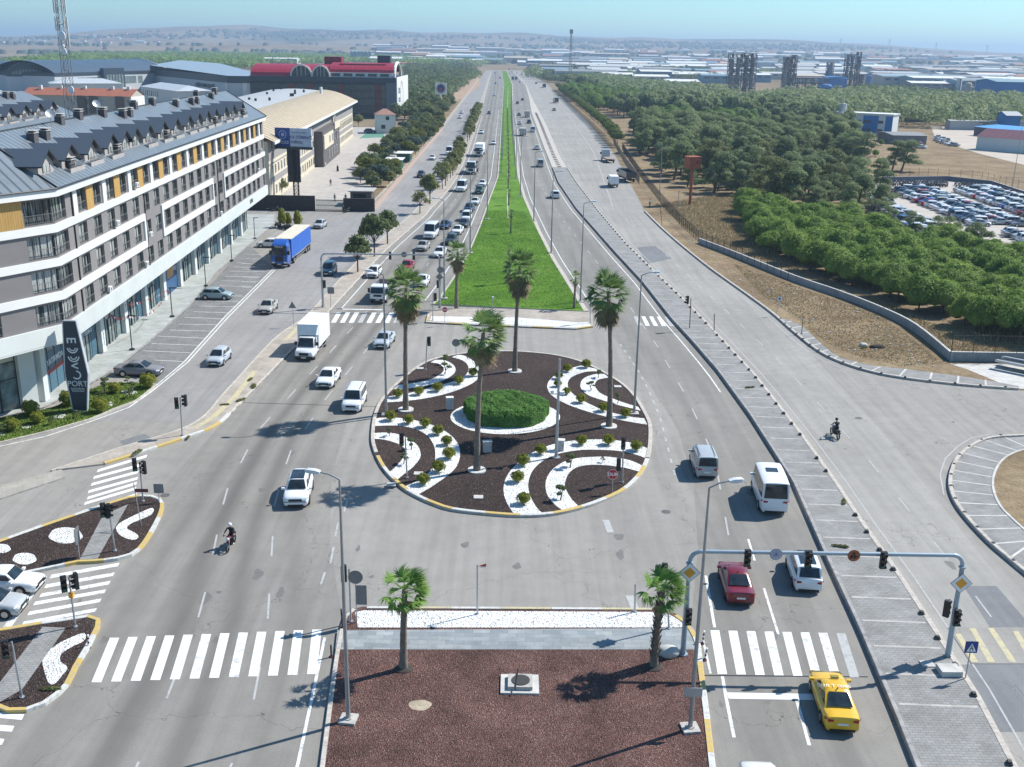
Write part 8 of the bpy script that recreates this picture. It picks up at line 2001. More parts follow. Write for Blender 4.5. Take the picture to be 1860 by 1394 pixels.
def cabin(o,x0,x1,h,z0,z1,pm,glass_z,slope=.25,name='cab'):
 """boxy cab; nose at x1"""
 rings=[]
 for x,zt_ in((x0,z1),(x1-slope-.25,z1),(x1-slope,z1-.08)):
  rings.append([(x,h,z0),(x,h,glass_z),(x,h*.93,zt_-.1),(x,h*.86,zt_),(x,-h*.86,zt_),(x,-h*.93,zt_-.1),(x,-h,glass_z),(x,-h,z0)])
 rings.append([(x1,h*.97,z0),(x1,h*.97,glass_z),(x1-slope*.6,h*.93,glass_z+.35),(x1-slope*.6,h*.86,glass_z+.36),(x1-slope*.6,-h*.86,glass_z+.36),(x1-slope*.6,-h*.93,glass_z+.35),(x1,-h*.97,glass_z),(x1,-h*.97,z0)])
 b=MB();b.loft(rings,0,sm=False);cb_=b.build(name,[pm],o)
 g=MB();q=[(x1-.0,-h*.88,glass_z+.05),(x1-.0,h*.88,glass_z+.05),(x1-slope*1.02,h*.84,z1-.22),(x1-slope*1.02,-h*.84,z1-.22)]
 n=(Vector(q[1])-Vector(q[0])).cross(Vector(q[2])-Vector(q[0])).normalized();q=[Vector(p)+n*.04 for p in q];g.face(q);g.build('windshield',[M_cg],o)
 for s in(-1,1):
  g=MB();q=[(x1-slope-.9,s*(h+.008),glass_z+.05),(x1-slope-.05,s*(h+.008),glass_z+.05),(x1-slope-.2,s*(h*.945+.0),z1-.22),(x1-slope-.9,s*(h*.945),z1-.22)];g.face(q if s<0 else q[::-1]);g.build('side_window',[M_cg],o)
  g=MB();g.box(x1-slope-.15,x1-slope,min(s*h*1.0,s*(h+.28)),max(s*h*1.0,s*(h+.28)),glass_z+.1,glass_z+.7);g.build('mirror',[M_black],o)
  g=MB();g.box(x1+.0,x1+.03,min(s*h*.55,s*h*.92),max(s*h*.55,s*h*.92),z0+.18,z0+.38);g.build('headlight',[M_head],o)
 g=MB();g.box(x1+.002,x1+.02,-h*.5,h*.5,z0+.42,glass_z-.12);g.build('grille',[M_black],o);g=MB();g.box(x1-.1,x1+.05,-h*.96,h*.96,z0-.12,z0+.14);g.build('bumper',[M_black],o)
 g=MB();g.box(x1+.05,x1+.07,-.26,.26,z0-.02,z0+.10);g.build('number_plate',[M_plate],o);return cb_
def lorry(p,ang,label,cabp,box=None,L=8.0,h=1.2,cabL=1.8,cabz=2.6,boxz=(1.1,3.4),xs=None,kind='box',front=True,group=None,boxm=None,name='lorry',cat='lorry'):
 q=place(p,ang,L,front);o=empty(name,(q.x,q.y,.012),ang,label,cat,group);xf=L/2;xr=-L/2
 g=MB();g.box(xr+.1,xf-.6,-h*.42,h*.42,.55,.95);g.build('chassis',[M_black],o);cabin(o,xf-cabL,xf,h*.96,.55,cabz,P[cabp],1.35 if cabz<2.8 else 1.7)
 x1=xf-cabL-.12;bm=boxm or P['white']
 if kind=='box':
  g=MB();g.box(xr,x1,-h,h,boxz[0],boxz[1]);bx_=g.build('cargo_box',[bm],o)
  g=MB();
  for s in(-1,1):g.box(xr,x1,min(s*h,s*(h+.02)),max(s*h,s*(h+.02)),boxz[0],boxz[0]+.1)
  g.build('side_rail',[M_galv],o);g=MB();g.box(xr-.02,xr,-.02,.02,boxz[0],boxz[1]);g.box(xr-.03,xr,-h,h,boxz[0]-.12,boxz[0]);g.build('tail_frame',[M_galv],o)
 elif kind in('open','flat'):
  hh=boxz[1]-boxz[0];g=MB();g.box(xr,x1,-h,h,boxz[0],boxz[0]+.12);g.build('load_bed',[flat('bed_wood_dusty',(.3,.25,.2),.9)],o)
  if kind=='open':
   for nm_,a_ in(('side_board',(xr,x1,h-.06,h)),('side_board',(xr,x1,-h,-h+.06)),('tail_board',(xr,xr+.06,-h+.06,h-.06)),('head_board',(x1-.06,x1,-h+.06,h-.06))):
    g=MB();g.box(*a_,boxz[0]+.12,boxz[1]);g.build(nm_,[bm],o)
 wheels(o,xs or[xf-1.0,xr+1.6],h,.45)
 for s in(-1,1):g=MB();g.box(xr-.05,xr-.03,min(s*h*.7,s*h*.95),max(s*h*.7,s*h*.95),.75,.9);g.build('tail_light',[M_tail],o)
 return o
M_boxw=flat('cargo_white',(.78,.79,.78),.5,var=.05,sc=2);M_boxg=flat('cargo_steel_grey',(.42,.43,.42),.6,var=.12)
o=empty('box_truck',(0,0,.012),0,'big white box truck with a van nose driving down the left carriageway','truck','vehicles on the left carriageway')
Lb=7.6;q=place(at(552,657),DN-.05,Lb);o.location=(q.x,q.y,.012);o.rotation_euler=(0,0,DN-.05)
vm=CARS['van']
b=MB();rg=[];h=1.02
for x,w_,d in((1.9,h,1.30),(2.75,h,1.28),(3.35,h*.99,1.16),(3.7,h*.93,1.02),(3.8,h*.85,.92)):rg.append([(x,w_*.9,.3),(x,w_,.5),(x,w_*.99,d-.15),(x,w_*.86,d),(x,-w_*.86,d),(x,-w_*.99,d-.15),(x,-w_,.5),(x,-w_*.9,.3)])
b.loft(rg,0);rg=[]
for x,zt_ in((1.6,2.25),(2.1,2.28),(2.3,2.2),(2.95,1.3)):rg.append([(x,h*.96,1.2),(x,h*.82 if zt_>1.5 else h*.9,zt_-.08),(x,h*.7,zt_),(x,-h*.7,zt_),(x,-h*.82 if zt_>1.5 else-h*.9,zt_-.08),(x,-h*.96,1.2)])
b.loft(rg,0);b.box(1.0,2.0,-h*.95,h*.95,.5,2.2,0);b.build('cab',[P['white']],o)
g=MB();n=Vector((.9,0,.65)).normalized()*.03;g.face([Vector(p)+n for p in((2.93,-.86,1.33),(2.93,.86,1.33),(2.33,.74,2.16),(2.33,-.74,2.16))]);g.build('windshield',[M_cg],o)
for s in(-1,1):
 g=MB();F=[(1.95,s*(h*.97),1.35),(2.7,s*(h*.97),1.35),(2.3,s*(h*.86),2.05),(1.95,s*(h*.86),2.05)];g.face(F if s<0 else F[::-1]);g.build('side_window',[M_cg],o)
 g=MB();g.box(2.3,2.5,min(s*h,s*(h+.25)),max(s*h,s*(h+.25)),1.4,1.75);g.build('mirror',[M_black],o);g=MB();g.face([(3.78,s*.5,.88),(3.76,s*.86,.9),(3.45,s*.99,1.0),(3.5,s*.9,1.1),(3.74,s*.55,1.03)][::(1 if s>0 else-1)]);g.build('headlight',[M_head],o)
g=MB();g.box(3.79,3.83,-.5,.5,.62,.92);g.build('grille',[M_black],o);g=MB();g.box(3.6,3.9,-.98,.98,.28,.55);g.build('bumper',[M_black],o);g=MB();g.box(3.9,3.92,-.26,.26,.36,.48);g.build('number_plate',[M_plate],o)
b=MB();b.box(-3.8,1.55,-1.15,1.15,.95,3.45,0);b.face([(1.56,-1.13,2.35),(1.56,1.13,2.35),(2.05,.98,2.40),(2.05,-.98,2.40)],0);b.face([(2.05,-.98,2.40),(2.05,.98,2.40),(1.56,1.1,3.44),(1.56,-1.1,3.44)],0);b.face([(1.56,1.13,2.35),(1.56,1.1,3.44),(2.05,.98,2.4)],0);b.face([(1.56,-1.13,2.35),(2.05,-.98,2.4),(1.56,-1.1,3.44)],0);b.build('cargo_box',[M_boxw],o)
b=MB()
for k in range(9):
 for s in(-1,1):b.box(-3.7+k*.62,-3.67+k*.62,min(s*1.15,s*1.165),max(s*1.15,s*1.165),1.0,3.42)
for s in(-1,1):b.box(-3.8,1.55,min(s*1.1,s*1.15),max(s*1.1,s*1.15),.55,.62)
b.build('side_rib',[M_galv],o);wheels(o,[2.9,-2.2],1.02,.36)
lorry(at(686,553),DN-.07,'white dropside lorry with grey load bed stopped before the far zebra crossing','white',L=6.8,h=1.08,cabL=1.7,cabz=2.35,boxz=(1.0,1.9),kind='open',boxm=P['grey'],group='vehicles on the left carriageway')
lorry(at(855,318),DN-.06,'white long-nosed lorry with roof fairing and open dark body in the queue','white',L=9.5,h=1.25,cabL=2.1,cabz=3.4,boxz=(1.2,2.6),kind='open',boxm=P['dark'],group='vehicles on the left carriageway')
lorry(at(869,286),DN-.05,'tall white box lorry at the back of the queue','white',L=9.5,h=1.25,cabL=1.9,cabz=3.0,boxz=(1.1,3.7),boxm=M_boxw,group='vehicles on the left carriageway')
lorry(at(950,248),UPA+.02,'grey tarpaulin lorry seen from behind on the right carriageway','white',L=7,h=1.1,boxz=(1.0,2.9),boxm=M_boxg,front=False,group='vehicles on the right carriageway')
lorry(at(958,214),UPA+.02,'grey box lorry farther up the right carriageway','white',L=7,h=1.1,boxz=(1.0,3.0),boxm=M_boxg,front=False,group='vehicles on the right carriageway')
for px,l in((931.5,'left'),(937.5,'right')):lorry(at(px,146),UPA,'%s one of two dark lorries side by side in the far traffic'%l,'dark',L=9,h=1.25,boxz=(1.0,3.6),boxm=P['dark'],front=False,group='vehicles on the right carriageway')
lorry(at(1116,342),UPA+.04,'small white box lorry parked on the right service road','white',L=5.8,h=1.02,cabL=1.5,cabz=2.3,boxz=(.95,2.75),boxm=M_boxw,front=False,group='lorries parked on the right service road')
lorry(at(1146,333),UPA+.16,'dark open tipper lorry parked against the paling fence','grey',L=9.5,h=1.3,cabL=2.0,cabz=2.9,boxz=(1.2,2.7),kind='open',boxm=P['dark'],front=False,group='lorries parked on the right service road')
lorry(at(1110,297),UPA+.13,'flatbed lorry with pale blue-grey cab parked near the clipped pines','silverblue',L=9.5,h=1.25,cabL=2.2,cabz=3.2,boxz=(1.1,1.3),kind='flat',front=False,group='lorries parked on the right service road')
lorry(at(1011,188),UPA+.08,'dark lorry in the shade of the clipped pines','dark',L=9,h=1.25,boxz=(1.0,3.3),boxm=P['dark'],front=False,group='lorries parked on the right service road')
lorry(at(989,160),UPA+.05,'blue-grey lorry at the far end of the clipped pine row','navy',L=9,h=1.25,boxz=(1.0,3.3),boxm=P['navy'],front=False,group='lorries parked on the right service road')
a_=heading(566,440,508,487);p=at(508,488);L=16.0
q=place(p,a_,L);o=empty('articulated_lorry',(q.x,q.y,.012),a_,'long blue curtain-sided articulated lorry parked by the bays','lorry')
xf=L/2;cabin(o,xf-2.1,xf,1.24,.6,3.45,P['blue'],1.9,.3)
b=MB();rg=[]
for x,zt_ in((xf-2.1,4.05),(xf-1.2,3.95),(xf-.45,3.48)):rg.append([(x,1.15,3.4),(x,1.0,zt_),(x,-1.0,zt_),(x,-1.15,3.4)])
b.loft(rg,0,sm=False);b.build('roof_fairing',[P['blue']],o)
b=MB();b.box(xf-.16,xf+.02,-1.1,1.1,3.05,3.4);b.build('sun_visor',[M_black],o)
b=MB();b.box(-8,xf-2.75,-1.26,1.26,1.15,3.9,0);tr_=b.build('trailer_curtain',[flat('tarp_blue',(.03,.13,.5),.55,var=.08,sc=2)],o)
b=MB();b.box(-8.02,xf-2.73,-1.28,1.28,3.9,4.0);b.build('trailer_roof',[flat('tarp_roof_cream',(.6,.56,.46),.7,var=.1,sc=1)],o)
b=MB()
for s in(-1,1):
 for k in range(14):x=-7.8+k*.92;b.box(x,x+.05,min(s*1.26,s*1.275),max(s*1.26,s*1.275),1.2,3.88)
b.build('curtain_strap',[flat('tarp_blue_dark',(.02,.09,.36),.55)],o)
b=MB();b.box(-8,xf-1.2,-.5,.5,.75,1.14);
for s in(-1,1):b.box(-4.2,2.2,min(s*1.2,s*1.23),max(s*1.2,s*1.23),.55,.65);b.box(-4.2,2.2,min(s*1.2,s*1.23),max(s*1.2,s*1.23),.85,.95);b.box(-8.0,xf-2.8,min(s*1.2,s*1.27),max(s*1.2,s*1.27),1.02,1.14)
b.box(3.0,3.2,-1.0,-.8,.05,.9);b.box(3.0,3.2,.8,1.0,.05,.9)
b.build('chassis',[M_galv],o);wheels(o,[xf-1.35,xf-4.2,-4.6,-5.9,-7.2],1.26,.5)
text_mesh('lettering','TRUCK',.4,M_sw,o,(xf-.13+.16,0,3.22),(0,1,0),zz,(1,0,0),ext=.01)
o=empty('transporter_ramp',(0,0,0),0,'pale metal car transporter ramp poking in at the right edge above the apron','trailer');p=at(1850,675);o.location=(p.x+1.5,p.y-1.0,0);o.rotation_euler=(0,0,-.75)
for s in(-1,1):b=MB();b.box(-4,4,s*.95-.3,s*.95+.3,.85,.97);b.box(-4,4,s*.95-.33,s*.95-.29,.8,1.05);b.build('ramp',[M_galv],o)
b=MB();b.box(-3.8,4,-.5,.5,.6,.82);b.build('chassis',[M_black],o);wheels(o,[0,1.0],1.1,.38)
G='cars in the crowded car park'
cols=['white','white','offwhite','silver','silver','grey','white','navy','silverblue','dark','white','beige','white','blue','silver','red','white','grey','white','teal']
vis=[('white','pearl-white'),('silver','')]
rr_=random.Random(31)
P0,P1=at(1628,349),at(1790,432)
def prow(A,B,gap,label,L_=('sedan','hatch','suv','sedan','mpv','sedan'),ang0=None,g=G):
 d=B-A;n=int(d.length/gap);u=d.normalized();ang=math.atan2(u.y,u.x)+pi/2+.0 if ang0 is None else ang0
 for k in range(n):
  p=A+u*(gap*k+rr_.uniform(-.15,.15));c=rr_.choice(cols);kd=rr_.choice(L_)
  car(kd,c,(p.x+rr_.uniform(-.3,.3),p.y),ang+rr_.uniform(-.05,.05)+(pi if rr_.random()<.25 else 0),'%s %s %s of the crowded car park'%(c.replace('offwhite','off-white').replace('palegreen','pale green').replace('silverblue','silver-blue'),{'sedan':'saloon','hatch':'hatchback','suv':'off-roader','mpv':'people carrier','minivan':'small van'}[kd],label),'%s, %s'%(g,label),small=True,z=.045)
prow(at(1596,368),at(1700,424),2.35,'in the row nearest to the pines')
prow(at(1606,380),at(1690,432),2.35,'in the row nearest to the pines')
prow(at(1632,350),at(1795,418),2.3,'in the left file of the middle block')
prow(at(1652,348),at(1830,415),2.3,'in the middle file of the middle block')
prow(at(1672,346),at(1870,418),2.3,'in the right file of the middle block')
prow(at(1748,350),at(1905,405),2.3,'in the left file of the right block')
prow(at(1768,348),at(1905,392),2.3,'in the middle file of the right block')
prow(at(1788,346),at(1905,380),2.3,'in the right file of the right block')
prow(at(1838,428),at(1905,455),2.4,'at the lower right corner')
def moto_mesh(name='motorbike'):
 b=MB()
 for x in(-.62,.62):
  rg=[[(x+r_*math.cos(t),y,.31+r_*math.sin(t))for t in np.linspace(0,6.283,13)[:-1]]for r_,y in((.24,-.05),(.31,-.03),(.31,.03),(.24,.05))];b.loft(rg,1)
 b.box(-.35,.30,-.13,.13,.28,.62,1);b.box(-.1,.38,-.15,.15,.6,.85,0);b.box(-.75,-.1,-.13,.13,.68,.80,1);b.cyl((.62,0,.31),(.42,0,1.0),.04,n=5,m=2);b.cyl((.42,-.34,1.02),(.42,.34,1.02),.02,n=5,m=1);b.ball((.5,0,.9),(.10,.12,.10),7,5,2)
 b.cyl((-.62,-.12,.3),(.1,-.12,.4),.03,n=5,m=2);return b.mesh(name,[P['red'],M_black,M_chrome])
MO=moto_mesh()
A,B=at(1608,334),at(1858,362)
mc=['dark','black','red','white','navy','grey','black','silver','crimson']
lines_m=[(at(1612,336),at(1722,334)),(at(1614,339),at(1726,337)),(at(1655,341),at(1728,340)),(at(1735,338),at(1800,342)),(at(1736,342),at(1780,345)),(at(1800,341),at(1858,358))]
for(A,B),lb in zip(lines_m,('back row on the left','second row on the left','third row on the left','back row on the right','second row on the right','row along the bend of the wall')):
 d=B-A;n=int(d.length/.85);u=d.normalized()
 for k in range(n):
  p=A+u*(.85*k);c=rr_.choice(mc);o=obj('motorbike',MO,None,(p.x,p.y+rr_.uniform(-.2,.2),.045),pi/2+rr_.uniform(-.3,.3));setm(o,0,P[c]);tag(o,'%s motorbike in the %s by the car park wall'%(c,lb),'motorbike','motorbikes in the '+lb)
for i,(px,py)in enumerate([(1600,253),(1608,256),(1616,259),(1625,262),(1634,264),(1643,266),(1652,268),(1662,268),(1672,270),(1604,249),(1614,252),(1628,256),(1640,259),(1655,262),(1668,264),(1700,256),(1708,259),(1716,262),(1724,264),(1732,266),(1704,252),(1713,255),(1722,258)]):
 p=at(px,py);c=rr_.choice(['dark','white','grey','crimson','silver','beige','white','silverblue']);car(rr_.choice(['sedan','old','hatch']),c,(p.x,p.y),rr_.uniform(0,3),'%s scrap car in the %s heap beyond the dry field'%(c,'left' if px<1690 else 'right'),'scrap cars in the %s heap'%('left' if px<1690 else 'right'),small=True,z=.02)
for i,(px,py,c,l)in enumerate(((504,413,'black','first'),(509,415,'dark','second'),(515,417,'white','third'),(521,418,'black','fourth'),(527,418,'dark','fifth'))):
 p=at(px,py);o=obj('motorbike',MO,None,(p.x,p.y,.02),2.4);setm(o,0,P[c]);tag(o,'%s scooter from the left parked by the green conifers'%l,'motorbike','scooters by the conifers')
for px,py,c,l in((490,382,'red','orange-and-red delivery scooter standing before the charcoal wall'),(500,384,'black','dark scooter beside the delivery scooter at the charcoal wall')):
 p=at(px,py);o=obj('motorbike',MO,None,(p.x,p.y,.02),.2);setm(o,0,P[c]);tag(o,l,'motorbike')
p=at(577,302);car('sedan','silver',(p.x,p.y),pi,'silver car parked crosswise in the dormitory yard, the nearer of two',None,z=.04);p=at(580,297);car('sedan','silverblue',(p.x,p.y+1.2),pi,'blue-grey car parked behind the silver one in the dormitory yard',None,z=.04)
p=at(672,242);car('suv','navy',(p.x,p.y),0,'dark blue car parked left of the small white house',None,z=.04,small=True)
M_skin=flat('skin',(.42,.25,.17),.6,var=.05);M_blk=flat('cloth_black',(.015,.015,.017),.85);M_jean=flat('cloth_denim',(.05,.07,.12),.85);M_grc=flat('cloth_grey',(.2,.2,.2),.85);M_hair=flat('hair_dark',(.012,.009,.008),.7);M_shoe=flat('shoe_white',(.6,.6,.58),.6);M_helm=flat('helmet_white',(.7,.7,.7),.25);M_helb=flat('helmet_black',(.015,.015,.015),.2)
def figure(name_parent,J,cloth,cloth2,skin=True):
 """one skinned body; J maps joint name -> position. clothing regions by material per face height via separate garments"""
 E_=[('pelvis','chest'),('chest','neck'),('neck','head'),('chest','shL'),('shL','elL'),('elL','haL'),('chest','shR'),('shR','elR'),('elR','haR'),('pelvis','hipL'),('hipL','knL'),('knL','anL'),('anL','toL'),('pelvis','hipR'),('hipR','knR'),('knR','anR'),('anR','toR')]
 rad=dict(pelvis=.15,chest=.16,neck=.06,head=.10,shL=.07,shR=.07,elL=.048,elR=.048,haL=.035,haR=.035,hipL=.095,hipR=.095,knL=.065,knR=.065,anL=.045,anR=.045,toL=.04,toR=.04)
 names=list(J.keys());idx={n:i for i,n in enumerate(names)};vs=[J[n]for n in names];es=[(idx[a],idx[b_])for a,b_ in E_];rads=[rad[n]for n in names]
 for s in('L','R'):
  ha=Vector(J['ha'+s]);d=(ha-Vector(J['el'+s])).normalized();side=d.cross(Vector((0,0,1))).normalized()
  palm=ha+d*.06;vs.append(tuple(palm));rads.append(.03);pi_=len(vs)-1;es.append((idx['ha'+s],pi_))
  for k in range(4):
   ln=(.065,.08,.075,.055)[k];q0=palm+side*(.03-.02*k)+d*.02;q1=q0+d*ln*.5+Vector((0,0,-.015));q2=q1+d*ln*.3+Vector((0,0,-.035))
   vs+=[tuple(q0),tuple(q1),tuple(q2)];rads+=[.012,.010,.009];n0=len(vs)-3;es+=[(pi_,n0),(n0,n0+1),(n0+1,n0+2)]
  q0=ha+side*.045+d*.01;q1=q0+d*.04+Vector((0,0,-.03));vs+=[tuple(q0),tuple(q1)];rads+=[.013,.010];n0=len(vs)-2;es+=[(idx['ha'+s],n0),(n0,n0+1)]
 me=bpy.data.meshes.new('body');me.from_pydata(vs,es,[]);o=bpy.data.objects.new('body',me);COL.objects.link(o)
 md=o.modifiers.new('skin','SKIN');
 lay=me.skin_vertices[0].data if me.skin_vertices else None
 if lay is None:
  bpy.context.view_layer.objects.active=o
  bm=bmesh.new();bm.from_mesh(me);bm.verts.layers.skin.verify();bm.to_mesh(me);bm.free();lay=me.skin_vertices[0].data
 for i,v_ in enumerate(lay):v_.radius=(rads[i],rads[i]*.85)
 lay[0].use_root=True
 sb=o.modifiers.new('sub','SUBSURF');sb.levels=1;sb.render_levels=1
 dg=bpy.context.evaluated_depsgraph_get();m2=bpy.data.meshes.new_from_object(o.evaluated_get(dg));bpy.data.objects.remove(o)
 m2.materials.clear()
 for m_ in(cloth,cloth2,M_skin,M_shoe):m2.materials.append(m_)
 pel=Vector(J['pelvis']);nk=Vector(J['neck']);
 for p_ in m2.polygons:
  c=p_.center;k=0
  dl=min((c-Vector(J[n])).length for n in('knL','knR','hipL','hipR'));du=min((c-Vector(J[n])).length for n in('chest','shL','shR','elL','elR'))
  if dl<du:k=1
  if min((c-Vector(J[n])).length for n in('anL','anR','toL','toR'))<min(dl,du):k=3 if min((c-Vector(J[n])).length for n in('toL','toR'))<.14 else 1
  if min((c-Vector(J[n])).length for n in('haL','haR'))<.10:k=2
  if(c-Vector(J['head'])).length<.13:k=2
  p_.material_index=k;p_.use_smooth=True
 m2.name='body';return obj('body',m2,name_parent)
def face_parts(o,hd,fwd,hair=None,helmet=None):
 hd=Vector(hd);f=Vector(fwd).normalized();sd_=f.cross(Vector((0,0,1))).normalized()
 b=MB();b.ball(tuple(hd+Vector((0,0,.02))),(.088,.10,.12),12,8,0);b.ball(tuple(hd+f*.098+Vector((0,0,-.0))),(.014,.014,.022),6,4,0)
 for s in(-1,1):b.ball(tuple(hd+sd_*.092*s+Vector((0,0,.0))),(.014,.02,.03),6,4,0);b.ball(tuple(hd+f*.084+sd_*.033*s+Vector((0,0,.02))),(.013,.013,.009),6,4,1)
 b.ball(tuple(hd+f*.090+Vector((0,0,-.052))),(.024,.012,.008),6,4,2);b.build('head',[M_skin,M_blk,flat('lips',(.3,.09,.07),.6)],o)
 b=MB()
 if helmet:b.ball(tuple(hd+Vector((0,0,.045))),(.135,.145,.135),14,9,0);b.build('helmet',[helmet],o)
 else:b.ball(tuple(hd-f*.02+Vector((0,0,.055))),(.10,.105,.10),12,8,0);b.build('hair',[hair or M_hair],o)
def walker(p,ang,label,top,legs,long=False,stride=.22,group='people in the dormitory yard',z=.04,sc=1.0):
 o=empty('person',(p[0],p[1],z),ang,label,'person',group);o.scale=(sc,sc,sc)
 J=dict(pelvis=(0,0,.93),chest=(.02,0,1.27),neck=(.03,0,1.48),head=(.05,0,1.60),shL=(.02,.19,1.40),elL=(-.06,.24,1.13),haL=(.06,.25,.90),shR=(.02,-.19,1.40),elR=(.08,-.24,1.13),haR=(.16,-.24,.92),hipL=(0,.09,.87),knL=(stride*.6,.10,.48),anL=(stride,.10,.07),toL=(stride+.16,.10,.03),hipR=(0,-.09,.87),knR=(-.02,-.10,.48),anR=(-stride,-.10,.09),toR=(-stride+.15,-.10,.03))
 figure(o,J,top,legs);face_parts(o,(.05,0,1.64),(1,0,0))
 if long:
  b=MB();rg=[[(r_*math.cos(t)*.9,r_*math.sin(t),z_)for t in np.linspace(0,6.283,13)[:-1]]for z_,r_ in((.12,.34),(.6,.27),(.95,.20),(1.15,.19))];b.loft(rg,0);b.build('coat',[top],o)
 return o
YP=cropf(470,230,8.087,.04)
for(x,y,a_,l,t_,lg,lo)in((1160,662,-1.3,'person in a long black coat walking alone in the middle of the dormitory yard',M_blk,M_blk,True),(1058,878,-1.5,'person in dark clothes walking by the kerb of the dormitory yard',M_blk,M_jean,False),(1118,1108,1.6,'person in a pale top and dark trousers just behind the green gate',M_grc,M_blk,False),(1278,1108,-1.6,'person in black behind the right end of the green gate',M_blk,M_blk,False),(615,720,-1.2,'left person of the group of three at the dormitory wall',M_blk,M_jean,False),(660,722,-1.2,'middle person of the group of three at the dormitory wall',M_grc,M_blk,False),(684,705,-1.8,'right person of the group of three at the dormitory wall',M_blk,M_blk,False)):
 p=YP(x,y);walker((p.x,p.y),a_,l,t_,lg,lo)
p=cropf(470,230,8.087)(1246,1288);walker((p.x,p.y),-1.5,'person in black standing in front of the green gate beside a scooter',M_blk,M_blk,False,.08,None,z=.005)
p=cropf(470,230,8.087)(1310,1262);o=obj('motorbike',MO,None,(p.x,p.y,.01),1.0);setm(o,0,P['green']);tag(o,'green scooter in front of the dormitory gate','motorbike')
def moto_full(p,ang,label,pc,sc=1.0):
 o=empty('motorcycle',(p[0],p[1],.012),ang,label,'motorcycle');o.scale=(sc,sc,sc);R_=.32
 for x,nm in((-.68,'wheel'),(.70,'wheel')):
  b=MB();rg=[[(r_*math.cos(t),y,r_*math.sin(t))for t in np.linspace(0,6.283,19)[:-1]]for r_,y in((.25,-.05),(R_,-.035),(R_,.035),(.25,.05))];b.loft(rg,0,cap=False);rg=rg[::-1];w_=b.build(nm,[M_tyre],o,(x,0,R_));b=MB();b.cyl((0,-.03,0),(0,.03,0),.06,n=8)
  for k in range(6):t=k*1.047;b.cyl((0,0,0),(.25*math.cos(t),0,.25*math.sin(t)),.012,n=4)
  b.build('rim',[M_rim],w_)
 b=MB();b.box(-.25,.28,-.14,.14,.3,.6);b.cyl((-.6,-.16,.34),(.15,-.14,.36),.045,n=7);b.build('engine',[M_black],o)
 b=MB();rg=[[(x,w_*math.cos(t),z+h_*math.sin(t))for t in np.linspace(0,6.283,11)[:-1]]for x,w_,z,h_ in((-.05,.09,.80,.06),(.1,.15,.82,.12),(.32,.15,.85,.12),(.45,.08,.85,.07))];b.loft(rg,0);b.build('fuel_tank',[P[pc]],o)
 b=MB();b.box(-.75,.0,-.13,.13,.72,.82);b.build('seat',[M_black],o)
 for s in(-1,1):b=MB();b.cyl((.70,s*.09,R_),(.46,s*.09,.98),.028,n=6);b.build('fork',[M_galv],o)
 b=MB();b.tube([(.30,-.38,1.04),(.42,-.15,1.02),(.42,.15,1.02),(.30,.38,1.04)],.016,6);b.build('handlebar',[M_black],o)
 b=MB();b.ball((.58,0,.88),(.09,.11,.11),8,6,0);b.build('headlight',[M_head],o);b=MB();b.box(.42,.66,-.10,.10,.62,.68);b.box(-.98,-.6,-.09,.09,.62,.70);b.build('mudguard',[P[pc]],o)
 return o
def rider(p,ang,label,top,legs,helmet,sc=1.0,shoe=True):
 o=empty('person',(p[0],p[1],.012),ang,label,'person');o.scale=(sc,sc,sc)
 J=dict(pelvis=(-.30,0,.93),chest=(-.16,0,1.27),neck=(-.08,0,1.46),head=(-.03,0,1.58),shL=(-.10,.19,1.39),elL=(.06,.32,1.16),haL=(.24,.33,1.06),shR=(-.10,-.19,1.39),elR=(.06,-.32,1.16),haR=(.24,-.33,1.06),hipL=(-.26,.11,.88),knL=(.16,.21,.72),anL=(-.02,.20,.36),toL=(.15,.21,.31),hipR=(-.26,-.11,.88),knR=(.16,-.21,.72),anR=(-.02,-.20,.36),toR=(.15,-.21,.31))
 figure(o,J,top,legs);face_parts(o,(-.02,0,1.62),(1,0,-.1),helmet=helmet);return o
p=at(420,995);moto_full((p.x,p.y),DN-.05,'dark motorcycle with maroon tank coming down the left carriageway','crimson');rider((p.x,p.y),DN-.05,'motorcyclist in black with a white helmet on the left carriageway',M_blk,M_blk,M_helm)
p=at(1516,794);moto_full((p.x,p.y),UPA+.12,'black motorcycle going away on the pale right service road','black');rider((p.x,p.y),UPA+.12,'rider all in black with black helmet on the right service road',M_blk,M_blk,M_helb)
p=at(1180,377);rider_=walker((p.x,p.y),1,'person in a white top at the kerb end by the paling fence',M_shoe,M_blk,False,.1,None,z=.01)
fr=random.Random(77)
FC=dict(white=flat('far_white',(.62,.63,.62),.8,var=.05,sc=.05),pale=flat('far_pale_grey',(.42,.43,.43),.8,var=.05,sc=.05),beige=flat('far_beige',(.45,.4,.33),.8,var=.05,sc=.05),blue=flat('far_blue',(.02,.16,.42),.7,var=.05,sc=.05),grey=flat('far_grey',(.2,.21,.22),.8,var=.08,sc=.05),red=flat('far_red_roof',(.3,.11,.07),.8,var=.1,sc=.05),dark=flat('far_dark',(.06,.07,.08),.7,var=.05,sc=.05),teal=flat('far_blue_grey',(.16,.26,.32),.7,var=.05,sc=.05))
